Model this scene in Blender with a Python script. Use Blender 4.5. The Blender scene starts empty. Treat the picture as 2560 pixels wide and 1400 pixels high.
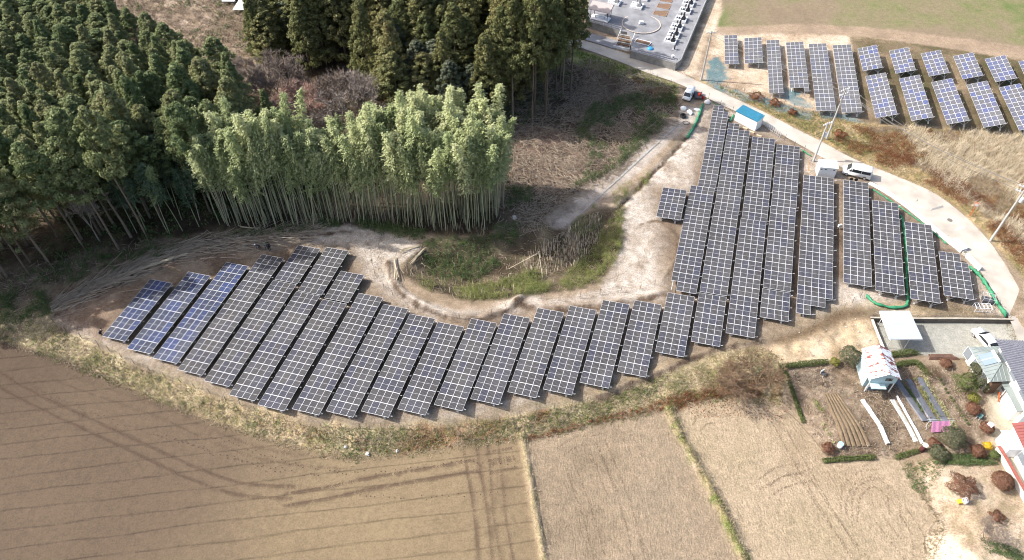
import bpy, bmesh, math, random
import numpy as np
from mathutils import Vector, Matrix, noise as mnoise

# ------------------------------------------------------------------ camera, sky, sun, exposure
sc = bpy.context.scene
COL = sc.collection
CAM_Z = 80.0
FPX = 1800.0
PITCH = math.atan(1800.0 / 1680.0)          # degrees below the horizon, about 47
cd = bpy.data.cameras.new('camera'); cam = bpy.data.objects.new('camera', cd); COL.objects.link(cam)
cam.location = (0, 0, CAM_Z); cam.rotation_euler = (math.pi / 2 - PITCH, 0, 0)
cd.sensor_fit = 'HORIZONTAL'; cd.sensor_width = 36.0; cd.lens = 36.0 * FPX / 2560.0
cd.clip_start = 1.0; cd.clip_end = 6000.0
sc.camera = cam
SUN_EL = math.radians(42); SUN_VEC = Vector((-0.985, 0.14, 0)).normalized() * math.cos(SUN_EL) + Vector((0, 0, math.sin(SUN_EL)))
w = bpy.data.worlds.new('World'); sc.world = w; w.use_nodes = True
nt = w.node_tree
bg = nt.nodes['Background']; sky = nt.nodes.new('ShaderNodeTexSky'); sky.sky_type = 'NISHITA'; sky.sun_disc = False
sky.sun_elevation = SUN_EL; sky.sun_rotation = math.atan2(SUN_VEC.x, SUN_VEC.y); sky.air_density = 1.0; sky.dust_density = 4.0; sky.ozone_density = 0.6
nt.links.new(sky.outputs[0], bg.inputs[0]); bg.inputs[1].default_value = 0.15
sl = bpy.data.lights.new('sun', 'SUN'); sl.energy = 3.9; sl.angle = math.radians(0.6); sl.color = (1.0, 0.97, 0.925)
so = bpy.data.objects.new('sun', sl); COL.objects.link(so); so.rotation_euler = SUN_VEC.to_track_quat('Z', 'Y').to_euler()
sc.view_settings.view_transform = 'Standard'; sc.view_settings.look = 'None'; sc.view_settings.gamma = 1.0
sc.view_settings.use_curve_mapping = False
sc.view_settings.exposure = 0.96
sc.cycles.max_bounces = 6; sc.cycles.diffuse_bounces = 3; sc.cycles.glossy_bounces = 2; sc.cycles.transmission_bounces = 2
sc.cycles.transparent_max_bounces = 4
sc.cycles.pixel_filter_type = 'BLACKMAN_HARRIS'; sc.cycles.filter_width = 1.05

R = random.Random(7)
RN = np.random.default_rng(11)

# ------------------------------------------------------------------ helpers
def lin(c):
    c = np.asarray(c, float) / 255.0
    return np.where(c <= 0.04045, c / 12.92, ((c + 0.055) / 1.055) ** 2.4)
def A(r, g, b, k=0.6):
    v = lin((r, g, b)) * k
    return (float(v[0]), float(v[1]), float(v[2]))
SL = 0.0313
def hbase(y): return SL * (y - 63.0)
SP, CP = math.sin(PITCH), math.cos(PITCH)
def G(px, py, dz=0.0):
    """point of the site where the sight line of that picture point meets the sloping ground, dz above it"""
    x = (px - 1280) / FPX; v = -(py - 700) / FPX
    d = (x, v * SP + CP, v * CP - SP)
    # z = CAM_Z + t*dz_ = SL*(t*dy-63)+dz
    t = (SL * -63.0 + dz - CAM_Z) / (d[2] - SL * d[1])
    return Vector((t * d[0], t * d[1], CAM_Z + t * d[2]))
def PX(pts, dz=0.0): return np.array([G(p[0], p[1], dz)[:2] for p in pts])
def PXD(pts):        # points with own dz
    return np.array([G(*p)[:2] for p in pts])

def hash2(ix, iy, s):
    n = (ix * 374761393 + iy * 668265263 + s * 974634777) & 0xffffffff
    n = ((n ^ (n >> 13)) * 1274126177) & 0xffffffff
    return ((n ^ (n >> 16)) & 0xffff) / 65535.0
def vnoise(x, y, s=0):
    ix = np.floor(x).astype(np.int64); iy = np.floor(y).astype(np.int64)
    fx = x - ix; fy = y - iy; fx = fx * fx * (3 - 2 * fx); fy = fy * fy * (3 - 2 * fy)
    a = hash2(ix, iy, s); b = hash2(ix + 1, iy, s); c = hash2(ix, iy + 1, s); d = hash2(ix + 1, iy + 1, s)
    return (a * (1 - fx) + b * fx) * (1 - fy) + (c * (1 - fx) + d * fx) * fy
def fbm(x, y, sc_, s=0, o=4):
    r = 0; a = 0.5; t = 0
    for k in range(o):
        r = r + a * vnoise(x / sc_, y / sc_, s + k * 17); t += a; a *= 0.55; sc_ *= 0.5
    return r / t
def pip(X, Y, P):
    ins = np.zeros(X.shape, bool); n = len(P)
    for i in range(n):
        x1, y1 = P[i]; x2, y2 = P[(i + 1) % n]
        c = ((y1 > Y) != (y2 > Y)) & (X < (x2 - x1) * (Y - y1) / (y2 - y1 + 1e-12) + x1)
        ins ^= c
    return ins
def dline(X, Y, P, closed=False):
    d = np.full(X.shape, 1e9); n = len(P)
    for i in range(n if closed else n - 1):
        ax, ay = P[i]; bx, by = P[(i + 1) % n]; ex, ey = bx - ax, by - ay
        t = np.clip(((X - ax) * ex + (Y - ay) * ey) / (ex * ex + ey * ey + 1e-12), 0, 1)
        d = np.minimum(d, (X - ax - t * ex) ** 2 + (Y - ay - t * ey) ** 2)
    return np.sqrt(d)
def sdf(X, Y, P):        # positive inside
    d = dline(X, Y, P, True)
    return np.where(pip(X, Y, P), d, -d)
def sstep(a, b, v):
    t = np.clip((v - a) / (b - a), 0, 1); return t * t * (3 - 2 * t)
def smooth_line(P, step=0.5):
    """Catmull-Rom through points (n,2 or 3), resampled every step metres"""
    P = np.asarray(P, float); out = []
    Q = np.vstack([2 * P[0] - P[1], P, 2 * P[-1] - P[-2]])
    for i in range(1, len(Q) - 2):
        n = max(2, int(np.linalg.norm(Q[i + 1] - Q[i]) / step))
        for k in range(n):
            t = k / n; a, b, c, d = Q[i - 1], Q[i], Q[i + 1], Q[i + 2]
            out.append(0.5 * (2 * b + (c - a) * t + (2 * a - 5 * b + 4 * c - d) * t * t + (3 * b - a - 3 * c + d) * t ** 3))
    out.append(P[-1]); return np.array(out)

# --- materials
MATS = {}
def mat(name, col, rough=0.7, metal=0.0, var=0.0, nscale=None, namp=0.25, bump=0.0, bscale=20.0, spec=0.4, obrand=None, alpha=None):
    if name in MATS: return MATS[name]
    m = bpy.data.materials.new(name); m.use_nodes = True; MATS[name] = m
    N = m.node_tree.nodes; L = m.node_tree.links; b = N['Principled BSDF']
    b.inputs['Base Color'].default_value = (*col, 1); b.inputs['Roughness'].default_value = rough; b.inputs['Metallic'].default_value = metal
    b.inputs['Specular IOR Level'].default_value = spec
    src = None
    if obrand is not None:
        oi = N.new('ShaderNodeObjectInfo'); mx = N.new('ShaderNodeMix'); mx.data_type = 'RGBA'
        mx.inputs[6].default_value = (*col, 1); mx.inputs[7].default_value = (*obrand, 1); L.new(oi.outputs['Random'], mx.inputs[0]); src = mx.outputs[2]
    if nscale:
        tc = N.new('ShaderNodeTexCoord'); nz = N.new('ShaderNodeTexNoise'); nz.inputs['Scale'].default_value = nscale; nz.inputs['Detail'].default_value = 5
        L.new(tc.outputs['Object'], nz.inputs['Vector'])
        mr = N.new('ShaderNodeMapRange'); mr.inputs[1].default_value = 0.3; mr.inputs[2].default_value = 0.7; mr.inputs[3].default_value = 1 - namp; mr.inputs[4].default_value = 1 + namp
        L.new(nz.outputs[0], mr.inputs[0])
        mm = N.new('ShaderNodeMix'); mm.data_type = 'RGBA'; mm.blend_type = 'MULTIPLY'; mm.inputs[0].default_value = 1.0
        if src: L.new(src, mm.inputs[6])
        else: mm.inputs[6].default_value = (*col, 1)
        L.new(mr.outputs[0], mm.inputs[7]); src = mm.outputs[2]
    if src: L.new(src, b.inputs['Base Color'])
    if bump:
        tc2 = N.new('ShaderNodeTexCoord'); n2 = N.new('ShaderNodeTexNoise'); n2.inputs['Scale'].default_value = bscale; n2.inputs['Detail'].default_value = 6
        L.new(tc2.outputs['Object'], n2.inputs['Vector']); bp = N.new('ShaderNodeBump'); bp.inputs['Strength'].default_value = bump; bp.inputs['Distance'].default_value = 0.05
        L.new(n2.outputs[0], bp.inputs['Height']); L.new(bp.outputs[0], b.inputs['Normal'])
    return m
def leafmat(name, cols, transl=0.3, rough=0.6, nscale=0.35, objrand=True, nw=0.5):
    """foliage: colour from a ramp driven by the plant's own random number and a clump noise; some light passes through"""
    if name in MATS: return MATS[name]
    m = bpy.data.materials.new(name); m.use_nodes = True; MATS[name] = m
    N = m.node_tree.nodes; L = m.node_tree.links; b = N['Principled BSDF']; out = N['Material Output']
    b.inputs['Roughness'].default_value = rough; b.inputs['Specular IOR Level'].default_value = 0.25
    rp = N.new('ShaderNodeValToRGB'); e = rp.color_ramp.elements
    while len(e) < len(cols): e.new(0.5)
    for i, c in enumerate(cols): e[i].position = i / (len(cols) - 1); e[i].color = (*c, 1)
    ge = N.new('ShaderNodeNewGeometry'); nz = N.new('ShaderNodeTexNoise'); nz.inputs['Scale'].default_value = nscale; nz.inputs['Detail'].default_value = 4; nz.inputs['Roughness'].default_value = 0.7
    L.new(ge.outputs['Position'], nz.inputs['Vector'])
    mr = N.new('ShaderNodeMapRange'); mr.inputs[1].default_value = 0.25; mr.inputs[2].default_value = 0.75; L.new(nz.outputs[0], mr.inputs[0])
    mx = N.new('ShaderNodeMix'); mx.inputs[0].default_value = nw
    if objrand:
        oi = N.new('ShaderNodeObjectInfo'); L.new(oi.outputs['Random'], mx.inputs[2])
    else:
        at = N.new('ShaderNodeAttribute'); at.attribute_name = 'rnd'; L.new(at.outputs['Fac'], mx.inputs[2])
    L.new(mr.outputs[0], mx.inputs[3]); L.new(mx.outputs[0], rp.inputs[0])
    L.new(rp.outputs[0], b.inputs['Base Color'])
    if transl > 0:
        tr = N.new('ShaderNodeBsdfTranslucent'); L.new(rp.outputs[0], tr.inputs[0]); ms = N.new('ShaderNodeMixShader'); ms.inputs[0].default_value = transl
        L.new(b.outputs[0], ms.inputs[1]); L.new(tr.outputs[0], ms.inputs[2]); L.new(ms.outputs[0], out.inputs[0])
    return m

# --- mesh building
def mk(name, V, F, mats, mi=None, attr=None, smooth=False):
    """mesh from arrays: V (n,3), F (m,3|4) or list of arrays of faces"""
    me = bpy.data.meshes.new(name)
    V = np.asarray(V, np.float32)
    FF = F if isinstance(F, list) and len(F) and isinstance(F[0], np.ndarray) else [np.asarray(F)]
    loops = np.concatenate([f.ravel() for f in FF]).astype(np.int32)
    sizes = np.concatenate([np.full(len(f), f.shape[1], np.int32) for f in FF])
    me.vertices.add(len(V)); me.vertices.foreach_set('co', V.ravel())
    me.loops.add(len(loops)); me.loops.foreach_set('vertex_index', loops)
    me.polygons.add(len(sizes)); st = np.concatenate([[0], np.cumsum(sizes)[:-1]]).astype(np.int32)
    me.polygons.foreach_set('loop_start', st); me.polygons.foreach_set('loop_total', sizes)
    for m in mats: me.materials.append(m)
    if mi is not None: me.polygons.foreach_set('material_index', np.asarray(mi, np.int32))
    me.polygons.foreach_set('use_smooth', np.full(len(sizes), smooth, bool))
    if attr is not None:
        a = me.attributes.new('rnd', 'FLOAT', 'POINT'); a.data.foreach_set('value', np.asarray(attr, np.float32))
    me.update(calc_edges=True)
    return me

class MB:
    """collects boxes, tubes, prisms and quads; build() links them as one mesh object"""
    def __init__(s): s.v = []; s.f = []; s.m = []; s.cur = 0
    def add(s, V, F):
        o = len(s.v); s.v += [tuple(p) for p in V]
        for f in F: s.f.append(tuple(i + o for i in f)); s.m.append(s.cur)
        return s
    def box(s, x0, x1, y0, y1, z0, z1, M=None):
        V = [(x, y, z) for z in (z0, z1) for y in (y0, y1) for x in (x0, x1)]
        if M is not None: V = [M @ Vector(p) for p in V]
        return s.add(V, [(0, 2, 3, 1), (4, 5, 7, 6), (0, 1, 5, 4), (2, 6, 7, 3), (0, 4, 6, 2), (1, 3, 7, 5)])
    def bar(s, a, b, r, n=6, r2=None):
        a = Vector(a); b = Vector(b); d = (b - a)
        if d.length < 1e-6: return s
        q = d.to_track_quat('Z', 'Y'); r2 = r if r2 is None else r2
        V = []
        for (c, rr) in ((a, r), (b, r2)):
            for k in range(n):
                t = 2 * math.pi * k / n; V.append(c + q @ Vector((rr * math.cos(t), rr * math.sin(t), 0)))
        F = [(k, (k + 1) % n, n + (k + 1) % n, n + k) for k in range(n)] + [tuple(range(n - 1, -1, -1)), tuple(range(n, 2 * n))]
        return s.add(V, F)
    def tube(s, P, r, n=6):
        P = [Vector(p) for p in P]; rs = r if isinstance(r, (list, tuple, np.ndarray)) else [r] * len(P); V = []
        for i, p in enumerate(P):
            d = (P[min(i + 1, len(P) - 1)] - P[max(i - 1, 0)]).normalized(); q = d.to_track_quat('Z', 'Y')
            for k in range(n):
                t = 2 * math.pi * k / n; V.append(p + q @ Vector((rs[i] * math.cos(t), rs[i] * math.sin(t), 0)))
        F = []
        for i in range(len(P) - 1):
            for k in range(n):
                k2 = (k + 1) % n; F.append((i * n + k, i * n + k2, (i + 1) * n + k2, (i + 1) * n + k))
        F += [tuple(range(n - 1, -1, -1)), tuple(range((len(P) - 1) * n, len(P) * n))]
        return s.add(V, F)
    def prism(s, poly, z0, z1):
        n = len(poly); V = [(p[0], p[1], z0) for p in poly] + [(p[0], p[1], z1) for p in poly]
        F = [(k, (k + 1) % n, n + (k + 1) % n, n + k) for k in range(n)] + [tuple(range(n - 1, -1, -1)), tuple(range(n, 2 * n))]
        return s.add(V, F)
    def lathe(s, prof, n=12, c=(0, 0, 0)):
        V = []
        for (r, z) in prof:
            for k in range(n):
                t = 2 * math.pi * k / n; V.append((c[0] + r * math.cos(t), c[1] + r * math.sin(t), c[2] + z))
        F = []
        for i in range(len(prof) - 1):
            for k in range(n):
                k2 = (k + 1) % n; F.append((i * n + k, i * n + k2, (i + 1) * n + k2, (i + 1) * n + k))
        F += [tuple(range(n - 1, -1, -1)), tuple(range((len(prof) - 1) * n, len(prof) * n))]
        return s.add(V, F)
    def mesh(s, name, mats, smooth=False):
        me = bpy.data.meshes.new(name); me.from_pydata(s.v, [], s.f)
        for m in (mats if isinstance(mats, (list, tuple)) else [mats]): me.materials.append(m)
        me.polygons.foreach_set('material_index', s.m)
        if smooth: me.polygons.foreach_set('use_smooth', [True] * len(s.f))
        me.update(); return me
    def build(s, name, mats, parent=None, smooth=False, **k):
        return obj(name, s.mesh(name, mats, smooth), parent, **k)
def obj(name, me, parent=None, loc=None, rz=None):
    o = bpy.data.objects.new(name, me); COL.objects.link(o)
    if parent: o.parent = parent
    if loc is not None: o.location = loc
    if rz is not None: o.rotation_euler = (0, 0, rz)
    return o
def tag(o, label=None, cat=None, group=None, kind=None):
    if label: o['label'] = label
    if cat: o['category'] = cat
    if group: o['group'] = group
    if kind: o['kind'] = kind
    return o
def thing(name, label, cat, loc=(0, 0, 0), rz=0.0, group=None):
    o = bpy.data.objects.new(name, None); COL.objects.link(o); o.empty_display_size = 0.3
    o.location = loc; o.rotation_euler = (0, 0, rz); tag(o, label, cat, group); return o
def heading(a, b): d = b - a; return math.atan2(d[1], d[0])
# ------------------------------------------------------------------ the ground: regions laid out on the sloping site
SITE = PX([(110,785),(200,735),(330,668),(450,628),(560,603),(640,592),(760,580),(870,562),(960,582),(1040,607),(1052,626),(985,662),(985,692),(1010,728),(1060,752),(1150,778),(1210,775),(1300,738),(1400,748),(1500,722),(1545,640),(1560,560),(1555,510),(1600,470),(1660,400),(1715,345),(1750,270),(1765,247),(1800,262),(1850,290),(1950,345),(2040,395),(2110,440),(2180,470),(2260,525),(2350,595),(2420,650),(2470,720),(2525,797),(2200,797),(2165,785),(2120,775),(2060,800),(1990,830),(1900,858),(1780,882),(1650,935),(1500,988),(1300,1028),(1100,1058),(900,1063),(750,1052),(600,1003),(450,948),(330,903),(240,858),(160,822)])
FLD_DZ = -1.3
F1px = [(-400,760),(-150,815),(0,850),(100,880),(200,912),(300,957),(400,1000),(500,1040),(600,1075),(700,1105),(800,1130),(880,1142),(960,1138),(1080,1122),(1200,1097),(1298,1087),(1308,1150),(1326,1270),(1350,1400),(1385,1600),(-400,1600)]
F2px = [(1320,1095),(1450,1062),(1560,1037),(1655,1022),(1698,1110),(1755,1210),(1806,1310),(1846,1400),(1925,1600),(1412,1600),(1374,1400),(1347,1260),(1328,1150)]
F3px = [(1692,1040),(1740,1002),(1830,985),(1920,1000),(1985,1040),(2040,1105),(2070,1142),(2100,1150),(2240,1142),(2268,1180),(2300,1230),(2345,1300),(2312,1330),(2312,1400),(2340,1600),(1960,1600),(1876,1400),(1834,1310),(1784,1210),(1718,1100)]
F1, F2, F3 = (PX(p, FLD_DZ) for p in (F1px, F2px, F3px))
CROP = PX([(1812,-160),(2800,-160),(2800,190),(2560,143),(2400,117),(2200,86),(2000,76),(1788,72),(1805,20)])
PLANT = PX([(1772,92),(2000,82),(2200,92),(2560,152),(2800,200),(2800,360),(2560,332),(2400,318),(2150,302),(2000,270),(1880,235),(1760,196)])
VERGE = PX([(1745,200),(1900,245),(2150,305),(2560,335),(2800,380),(2800,900),(2600,800),(2560,700),(2480,600),(2400,525),(2330,478),(2240,438),(2140,398),(1990,320),(1820,236)])
CLEAR = PX([(1240,260),(1330,200),(1440,140),(1560,165),(1690,215),(1705,290),(1560,430),(1480,480),(1380,560),(1290,600),(1235,560)])
LITTER = PX([(1285,310),(1400,328),(1458,390),(1440,450),(1380,485),(1280,475),(1262,400)])
GULLY = PX([(1052,606),(1260,580),(1390,560),(1500,520),(1556,520),(1552,640),(1500,706),(1400,732),(1210,752),(1150,752),(1060,722),(1002,690),(1005,664)])
GARDEN = PX([(1958,922),(2150,898),(2240,898),(2400,930),(2474,1050),(2448,1132),(2270,1132),(2080,1142),(2050,1090),(2000,1000)])
YARD = PX([(2188,800),(2530,805),(2572,860),(2560,905),(2330,892),(2207,874)], -0.7)
SLOPE = PX([(2060,805),(2170,785),(2205,874),(2140,895),(1960,918),(1890,880),(1960,845)])
HOUSEYARD = PX([(2476,980),(2468,1060),(2500,1120),(2520,1180),(2580,1300),(2720,1300),(2720,940),(2560,900)])
LOT = PX([(2265,1140),(2480,1140),(2600,1300),(2640,1600),(2330,1600),(2320,1400),(2352,1300)])
LOTPATH = PX([(2320,1338),(2370,1330),(2440,1390),(2480,1600),(2335,1600)])
BANK = PX([(-200,760),(110,788),(160,824),(240,860),(330,905),(450,950),(600,1005),(750,1055),(900,1066),(1100,1061),(1300,1031),(1500,991),(1650,940),(1780,885),(1900,862),(1965,915),(1960,1000),(1900,1000),(1830,985),(1740,1000),(1655,1022),(1560,1037),(1318,1095),(1298,1087),(1080,1122),(880,1142),(700,1105),(500,1040),(300,957),(100,880),(0,850),(-200,805)])
LWOOD = PX([(-500,-60),(70,-60),(250,55),(400,150),(500,212),(600,300),(690,400),(640,500),(560,575),(430,600),(300,640),(210,680),(100,715),(-80,760),(-500,820)])
RWOOD = PX([(640,-150),(640,150),(740,230),(900,290),(1000,330),(1240,340),(1350,300),(1420,240),(1455,160),(1460,60),(1470,-150)])
EDGE = PX([(-100,690),(100,660),(300,610),(560,580),(900,560),(880,562),(760,580),(640,590),(450,626),(330,666),(200,733),(110,783),(-100,800)])
TRACK = smooth_line(PX([(1722,280),(1650,345),(1560,430),(1480,485),(1395,550)]), 1.0)
WINDROW = smooth_line(PX([(130,775),(330,680),(470,628),(640,598),(790,572)]), 1.0)
RIMS = [(PX([(972,655),(985,702),(1015,738),(1065,766),(1130,792),(1200,797),(1262,776),(1300,745)]), 0.5, 0.55),
        (PX([(130,790),(330,690),(560,612),(760,588),(880,572)]), 0.25, 0.7),
        (PX([(1290,750),(1350,772),(1420,768),(1500,762),(1590,747),(1668,728)]), 0.35, 0.5),
        (PX([(1655,705),(1690,640),(1688,590),(1650,560)]), 0.15, 0.35),
        (PX([(1500,985),(1650,925),(1780,872),(1900,850)]), 0.3, 0.5),
        (PX([(1305,1090),(1318,1150),(1337,1270),(1361,1400),(1398,1600)], FLD_DZ), 0.35, 0.28),
        (PX([(1672,1025),(1708,1105),(1770,1210),(1820,1310),(1860,1400),(1940,1600)], FLD_DZ), 0.35, 0.6)]
TRENCH = PX([(1545,520),(1620,446),(1660,405),(1700,362),(1716,344)])

def H(X, Y):
    """height of the ground"""
    X = np.asarray(X, float); Y = np.asarray(Y, float)
    z = SL * (Y - 63.0)
    low = np.maximum(np.maximum(sdf(X, Y, F1), sdf(X, Y, F2)), sdf(X, Y, F3))
    z = z + FLD_DZ * sstep(-4.5, 0.6, low)
    z = z - 1.5 * sstep(0.0, 4.0, sdf(X, Y, GULLY))
    z = z - 0.7 * sstep(-0.6, 0.0, sdf(X, Y, YARD))
    bk = sstep(0.0, 2.0, sdf(X, Y, BANK))
    z = z + bk * (fbm(X, Y, 3.0, 5) - 0.5) * 0.7
    cl = sstep(0.0, 4.0, np.maximum(sdf(X, Y, CLEAR), sdf(X, Y, GULLY)))
    z = z + cl * (fbm(X, Y, 5.0, 8) - 0.5) * 1.2
    z = z + (fbm(X, Y, 6.0, 3) - 0.5) * 0.22 * sstep(-1, 2, sdf(X, Y, SITE))
    z = z + (fbm(X, Y, 1.2, 31) - 0.5) * 0.16 * sstep(-1, 2, np.maximum(sdf(X, Y, SITE), sdf(X, Y, SLOPE)))
    z = z + (fbm(X, Y, 2.6, 51) - 0.5) * 1.3 * sstep(0, 2, sdf(X, Y, SLOPE))
    for P, a, s in RIMS: z = z + a * np.exp(-(dline(X, Y, P) / s) ** 2) * (0.6 + 0.8 * vnoise(X * 0.8, Y * 0.8, 9))
    z = z - 0.35 * np.exp(-(dline(X, Y, TRENCH) / 0.45) ** 2)
    z = z + (fbm(X, Y, 7.0, 2) - 0.5) * 1.4 * sstep(6, 0, np.abs(sdf(X, Y, VERGE) - 12)) * 0.5
    return z
def hz(x, y): return float(H(np.array([x]), np.array([y]))[0])
def at(px, py, dz=0.0):
    """a spot on the real ground under a picture point (dz: height of the thing looked at above it)"""
    p = G(px, py, dz)
    for _ in range(3):
        z = hz(p.x, p.y); p = G(px, py, z - hbase(p.y) + dz)
    return Vector((p.x, p.y, hz(p.x, p.y)))

NYR = 560; NXR = 600
yy = np.linspace(22, 205, NYR); uu = np.linspace(-1, 1, NXR)
hw = 0.485 * yy + 41.6 + 22
GX = uu[None, :] * hw[:, None]; GY = np.repeat(yy[:, None], NXR, 1)
GX = GX.ravel(); GY = GY.ravel(); GZ = H(GX, GY)

n1 = fbm(GX, GY, 9.0, 1); n2 = fbm(GX, GY, 2.5, 2); n3 = fbm(GX, GY, 1.0, 3); n4 = fbm(GX, GY, 22.0, 4, 3)
def cm(*cs):      # blend of colours by noise
    return lambda t: np.stack([np.interp(t, np.linspace(0.25, 0.75, len(cs)), [c[i] for c in cs]) for i in range(3)], 1)
base = cm(A(150,132,110), A(178,158,135), A(200,180,158))(n2)
msk = np.zeros((len(GX), 4)); msk[:, 2] = 0.6
FU = np.zeros(len(GX)); FV = np.zeros(len(GX))
region = np.zeros(len(GX), np.int32); names = ['brush_ground']
def put(name, P, cols, t=None, edge=0.6, amp=0.8, veg=0.0, rough=0.3, fur=0.0, ns=None):
    global base
    sd = (sdf(GX, GY, P) if np.ndim(P) == 2 else P) + ((ns if ns is not None else n2) - 0.5) * 2 * amp
    m = sstep(-edge, edge, sd)
    c = cm(*cols)(n2 if t is None else t)
    base = base * (1 - m[:, None]) + c * m[:, None]
    for k, v in enumerate((fur, veg, rough)): msk[:, k] = msk[:, k] * (1 - m) + v * m
    if name:
        if name not in names: names.append(name)
        region[m > 0.5] = names.index(name)
    return m
def putline(P, wdt, cols, soft=0.5, rough=0.4, s=1.0, veg=0.0):
    global base
    m = sstep(wdt + soft, wdt - soft, dline(GX, GY, P) + (n3 - 0.5) * 1.2) * s
    c = cm(*cols)(n3); base = base * (1 - m[:, None]) + c * m[:, None]
    msk[:, 2] = msk[:, 2] * (1 - m) + rough * m; msk[:, 1] = msk[:, 1] * (1 - m) + veg * m
    return m
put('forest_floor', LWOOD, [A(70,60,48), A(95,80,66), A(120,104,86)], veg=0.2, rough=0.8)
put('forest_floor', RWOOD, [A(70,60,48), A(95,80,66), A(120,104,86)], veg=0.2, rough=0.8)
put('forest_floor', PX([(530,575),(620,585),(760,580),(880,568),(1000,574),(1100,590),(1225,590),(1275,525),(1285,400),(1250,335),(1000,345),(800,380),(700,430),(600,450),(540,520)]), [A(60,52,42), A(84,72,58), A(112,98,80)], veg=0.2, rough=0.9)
put('forest_floor', EDGE, [A(105,92,74), A(128,112,94), A(150,134,112)], veg=0.3, rough=0.9)
put('cleared_ground', CLEAR, [A(78,66,55), A(104,90,77), A(134,118,102)], veg=0.3, rough=1.0, amp=1.5)
put(None, LITTER, [A(100,80,69), A(130,106,93), A(162,136,121)], rough=0.9, amp=1.0)
put('cleared_ground', GULLY, [A(82,70,56), A(112,98,80), A(145,128,106)], veg=0.4, rough=0.8)
put('roadside_ground', VERGE, [A(150,135,85), A(185,160,115), A(205,180,140)], veg=0.8, rough=0.8)
put('roadside_ground', PX([(1430,118),(1560,158),(1695,210),(1690,245),(1560,195),(1430,160)]), [A(120,130,70), A(150,155,95), A(175,170,115)], veg=0.8, rough=0.7)
put('plant_ground', PLANT, [A(185,160,135), A(215,192,165), A(232,214,192)], veg=0.2, rough=0.7)
TEAL = [A(118,148,152,0.5), A(152,168,166,0.5), A(200,188,168,0.52)]
for Q_ in ([(1772,150),(1796,140),(1822,175),(1812,205),(1782,212),(1762,200)], [(1786,210),(1870,236),(1960,260),(2030,284),(2030,302),(1956,278),(1866,252),(1782,224)], [(1955,216),(1985,222),(2030,268),(1990,262),(1950,246)], [(2060,278),(2170,296),(2170,306),(2050,292)]):
    put(None, PX(Q_), TEAL, edge=0.5, amp=1.3, rough=0.6, ns=n3)
put(None, PX([(2125,85),(2800,180),(2800,370),(2560,335),(2350,318),(2150,305)]), [A(95,88,62), A(120,105,82), A(160,140,115)], t=n1, veg=0.5, rough=0.7)
put('crop_field', CROP, [A(160,142,118,0.46), A(170,152,126,0.46), A(156,152,110,0.46), A(112,142,72,0.44)], t=0.45 * n1 + 0.35 * n4 + 0.2 * n2, veg=0.10, rough=0.35, amp=0.3)
put(None, PX([(1700,72),(2000,60),(2200,70),(2560,115),(2800,160),(2800,195),(2560,152),(2400,125),(2200,93),(2000,83),(1700,80)]), [A(160,140,118), A(182,160,136)], rough=0.5, amp=0.5)
put('dirt_path', PX([(1795,-160),(1820,-160),(1800,30),(1760,130),(1728,190),(1700,185),(1725,140),(1760,60)]), [A(195,172,145), A(222,200,172), A(235,215,190)], rough=0.6)
put('bare_ground', SITE, [A(164,146,126,0.54), A(204,188,170,0.54), A(230,218,204,0.54), A(214,198,180,0.54)], t=0.30 * n2 + 0.25 * n1 + 0.45 * n3, rough=1.0, amp=0.5)
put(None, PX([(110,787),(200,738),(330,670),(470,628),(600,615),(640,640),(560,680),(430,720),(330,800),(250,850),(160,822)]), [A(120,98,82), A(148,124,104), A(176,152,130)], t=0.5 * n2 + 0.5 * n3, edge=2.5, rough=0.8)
put(None, PX([(240,850),(330,890),(470,935),(600,985),(760,1035),(900,1050),(1100,1045),(1280,1010),(1500,960),(1640,900),(1850,840),(2080,770),(2360,740),(2480,780),(2525,800),(2200,797),(2060,800),(1900,862),(1650,938),(1500,991),(1300,1031),(1100,1061),(900,1066),(750,1055),(600,1006),(450,951),(240,862)]), [A(128,112,90), A(160,142,116), A(196,176,146)], edge=1.2, rough=0.7, veg=0.3)
put('earth_slope', SLOPE, [A(170,146,116), A(208,186,154), A(226,206,178)], rough=0.6, veg=0.1)
put(None, PX([(1910,852),(2010,815),(2090,775),(2150,770),(2175,785),(2120,800),(2040,840),(1960,862)]), [A(120,100,78), A(150,130,104)], rough=0.8, edge=0.8)
put('dirt_track', 1.9 - dline(GX, GY, TRACK), [A(165,152,140), A(192,180,168), A(208,196,182)], rough=0.5, amp=0.4)
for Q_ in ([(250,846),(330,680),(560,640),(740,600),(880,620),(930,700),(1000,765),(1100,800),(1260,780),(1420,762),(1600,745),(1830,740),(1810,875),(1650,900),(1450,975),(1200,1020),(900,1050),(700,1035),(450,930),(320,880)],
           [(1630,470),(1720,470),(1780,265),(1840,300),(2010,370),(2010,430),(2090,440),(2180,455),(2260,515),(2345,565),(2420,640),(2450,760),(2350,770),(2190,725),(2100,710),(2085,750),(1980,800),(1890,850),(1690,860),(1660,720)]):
    put(None, PX(Q_), [A(112,96,80), A(138,120,102), A(164,147,128)], edge=2.0, amp=2.2, rough=0.8)  # soil painted darker under the tables to deepen the shade in their gaps
gb = put('grass_bank', BANK, [A(128,128,82), A(176,160,120), A(208,190,154), A(178,152,118)], t=0.5 * n2 + 0.5 * n3, veg=1.0, rough=0.9, amp=1.2)
rb = sstep(0.45, 0.62, n1) * gb * sstep(PX([(800,1100)])[0][0] - 30, PX([(1500,1000)])[0][0], GX)
base = base * (1 - rb[:, None]) + cm(A(120,82,56), A(158,108,72))(n3) * rb[:, None]
put('gravel_yard', YARD, [A(176,174,164,0.5), A(196,194,182,0.5), A(214,210,196,0.5)], t=n1, rough=0.4, amp=0.15, edge=0.3)
put('garden_soil', GARDEN, [A(104,88,72,0.56), A(146,126,106,0.56), A(190,172,150,0.56)], t=0.4 * n2 + 0.6 * n3, rough=1.0, veg=0.15)
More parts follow.
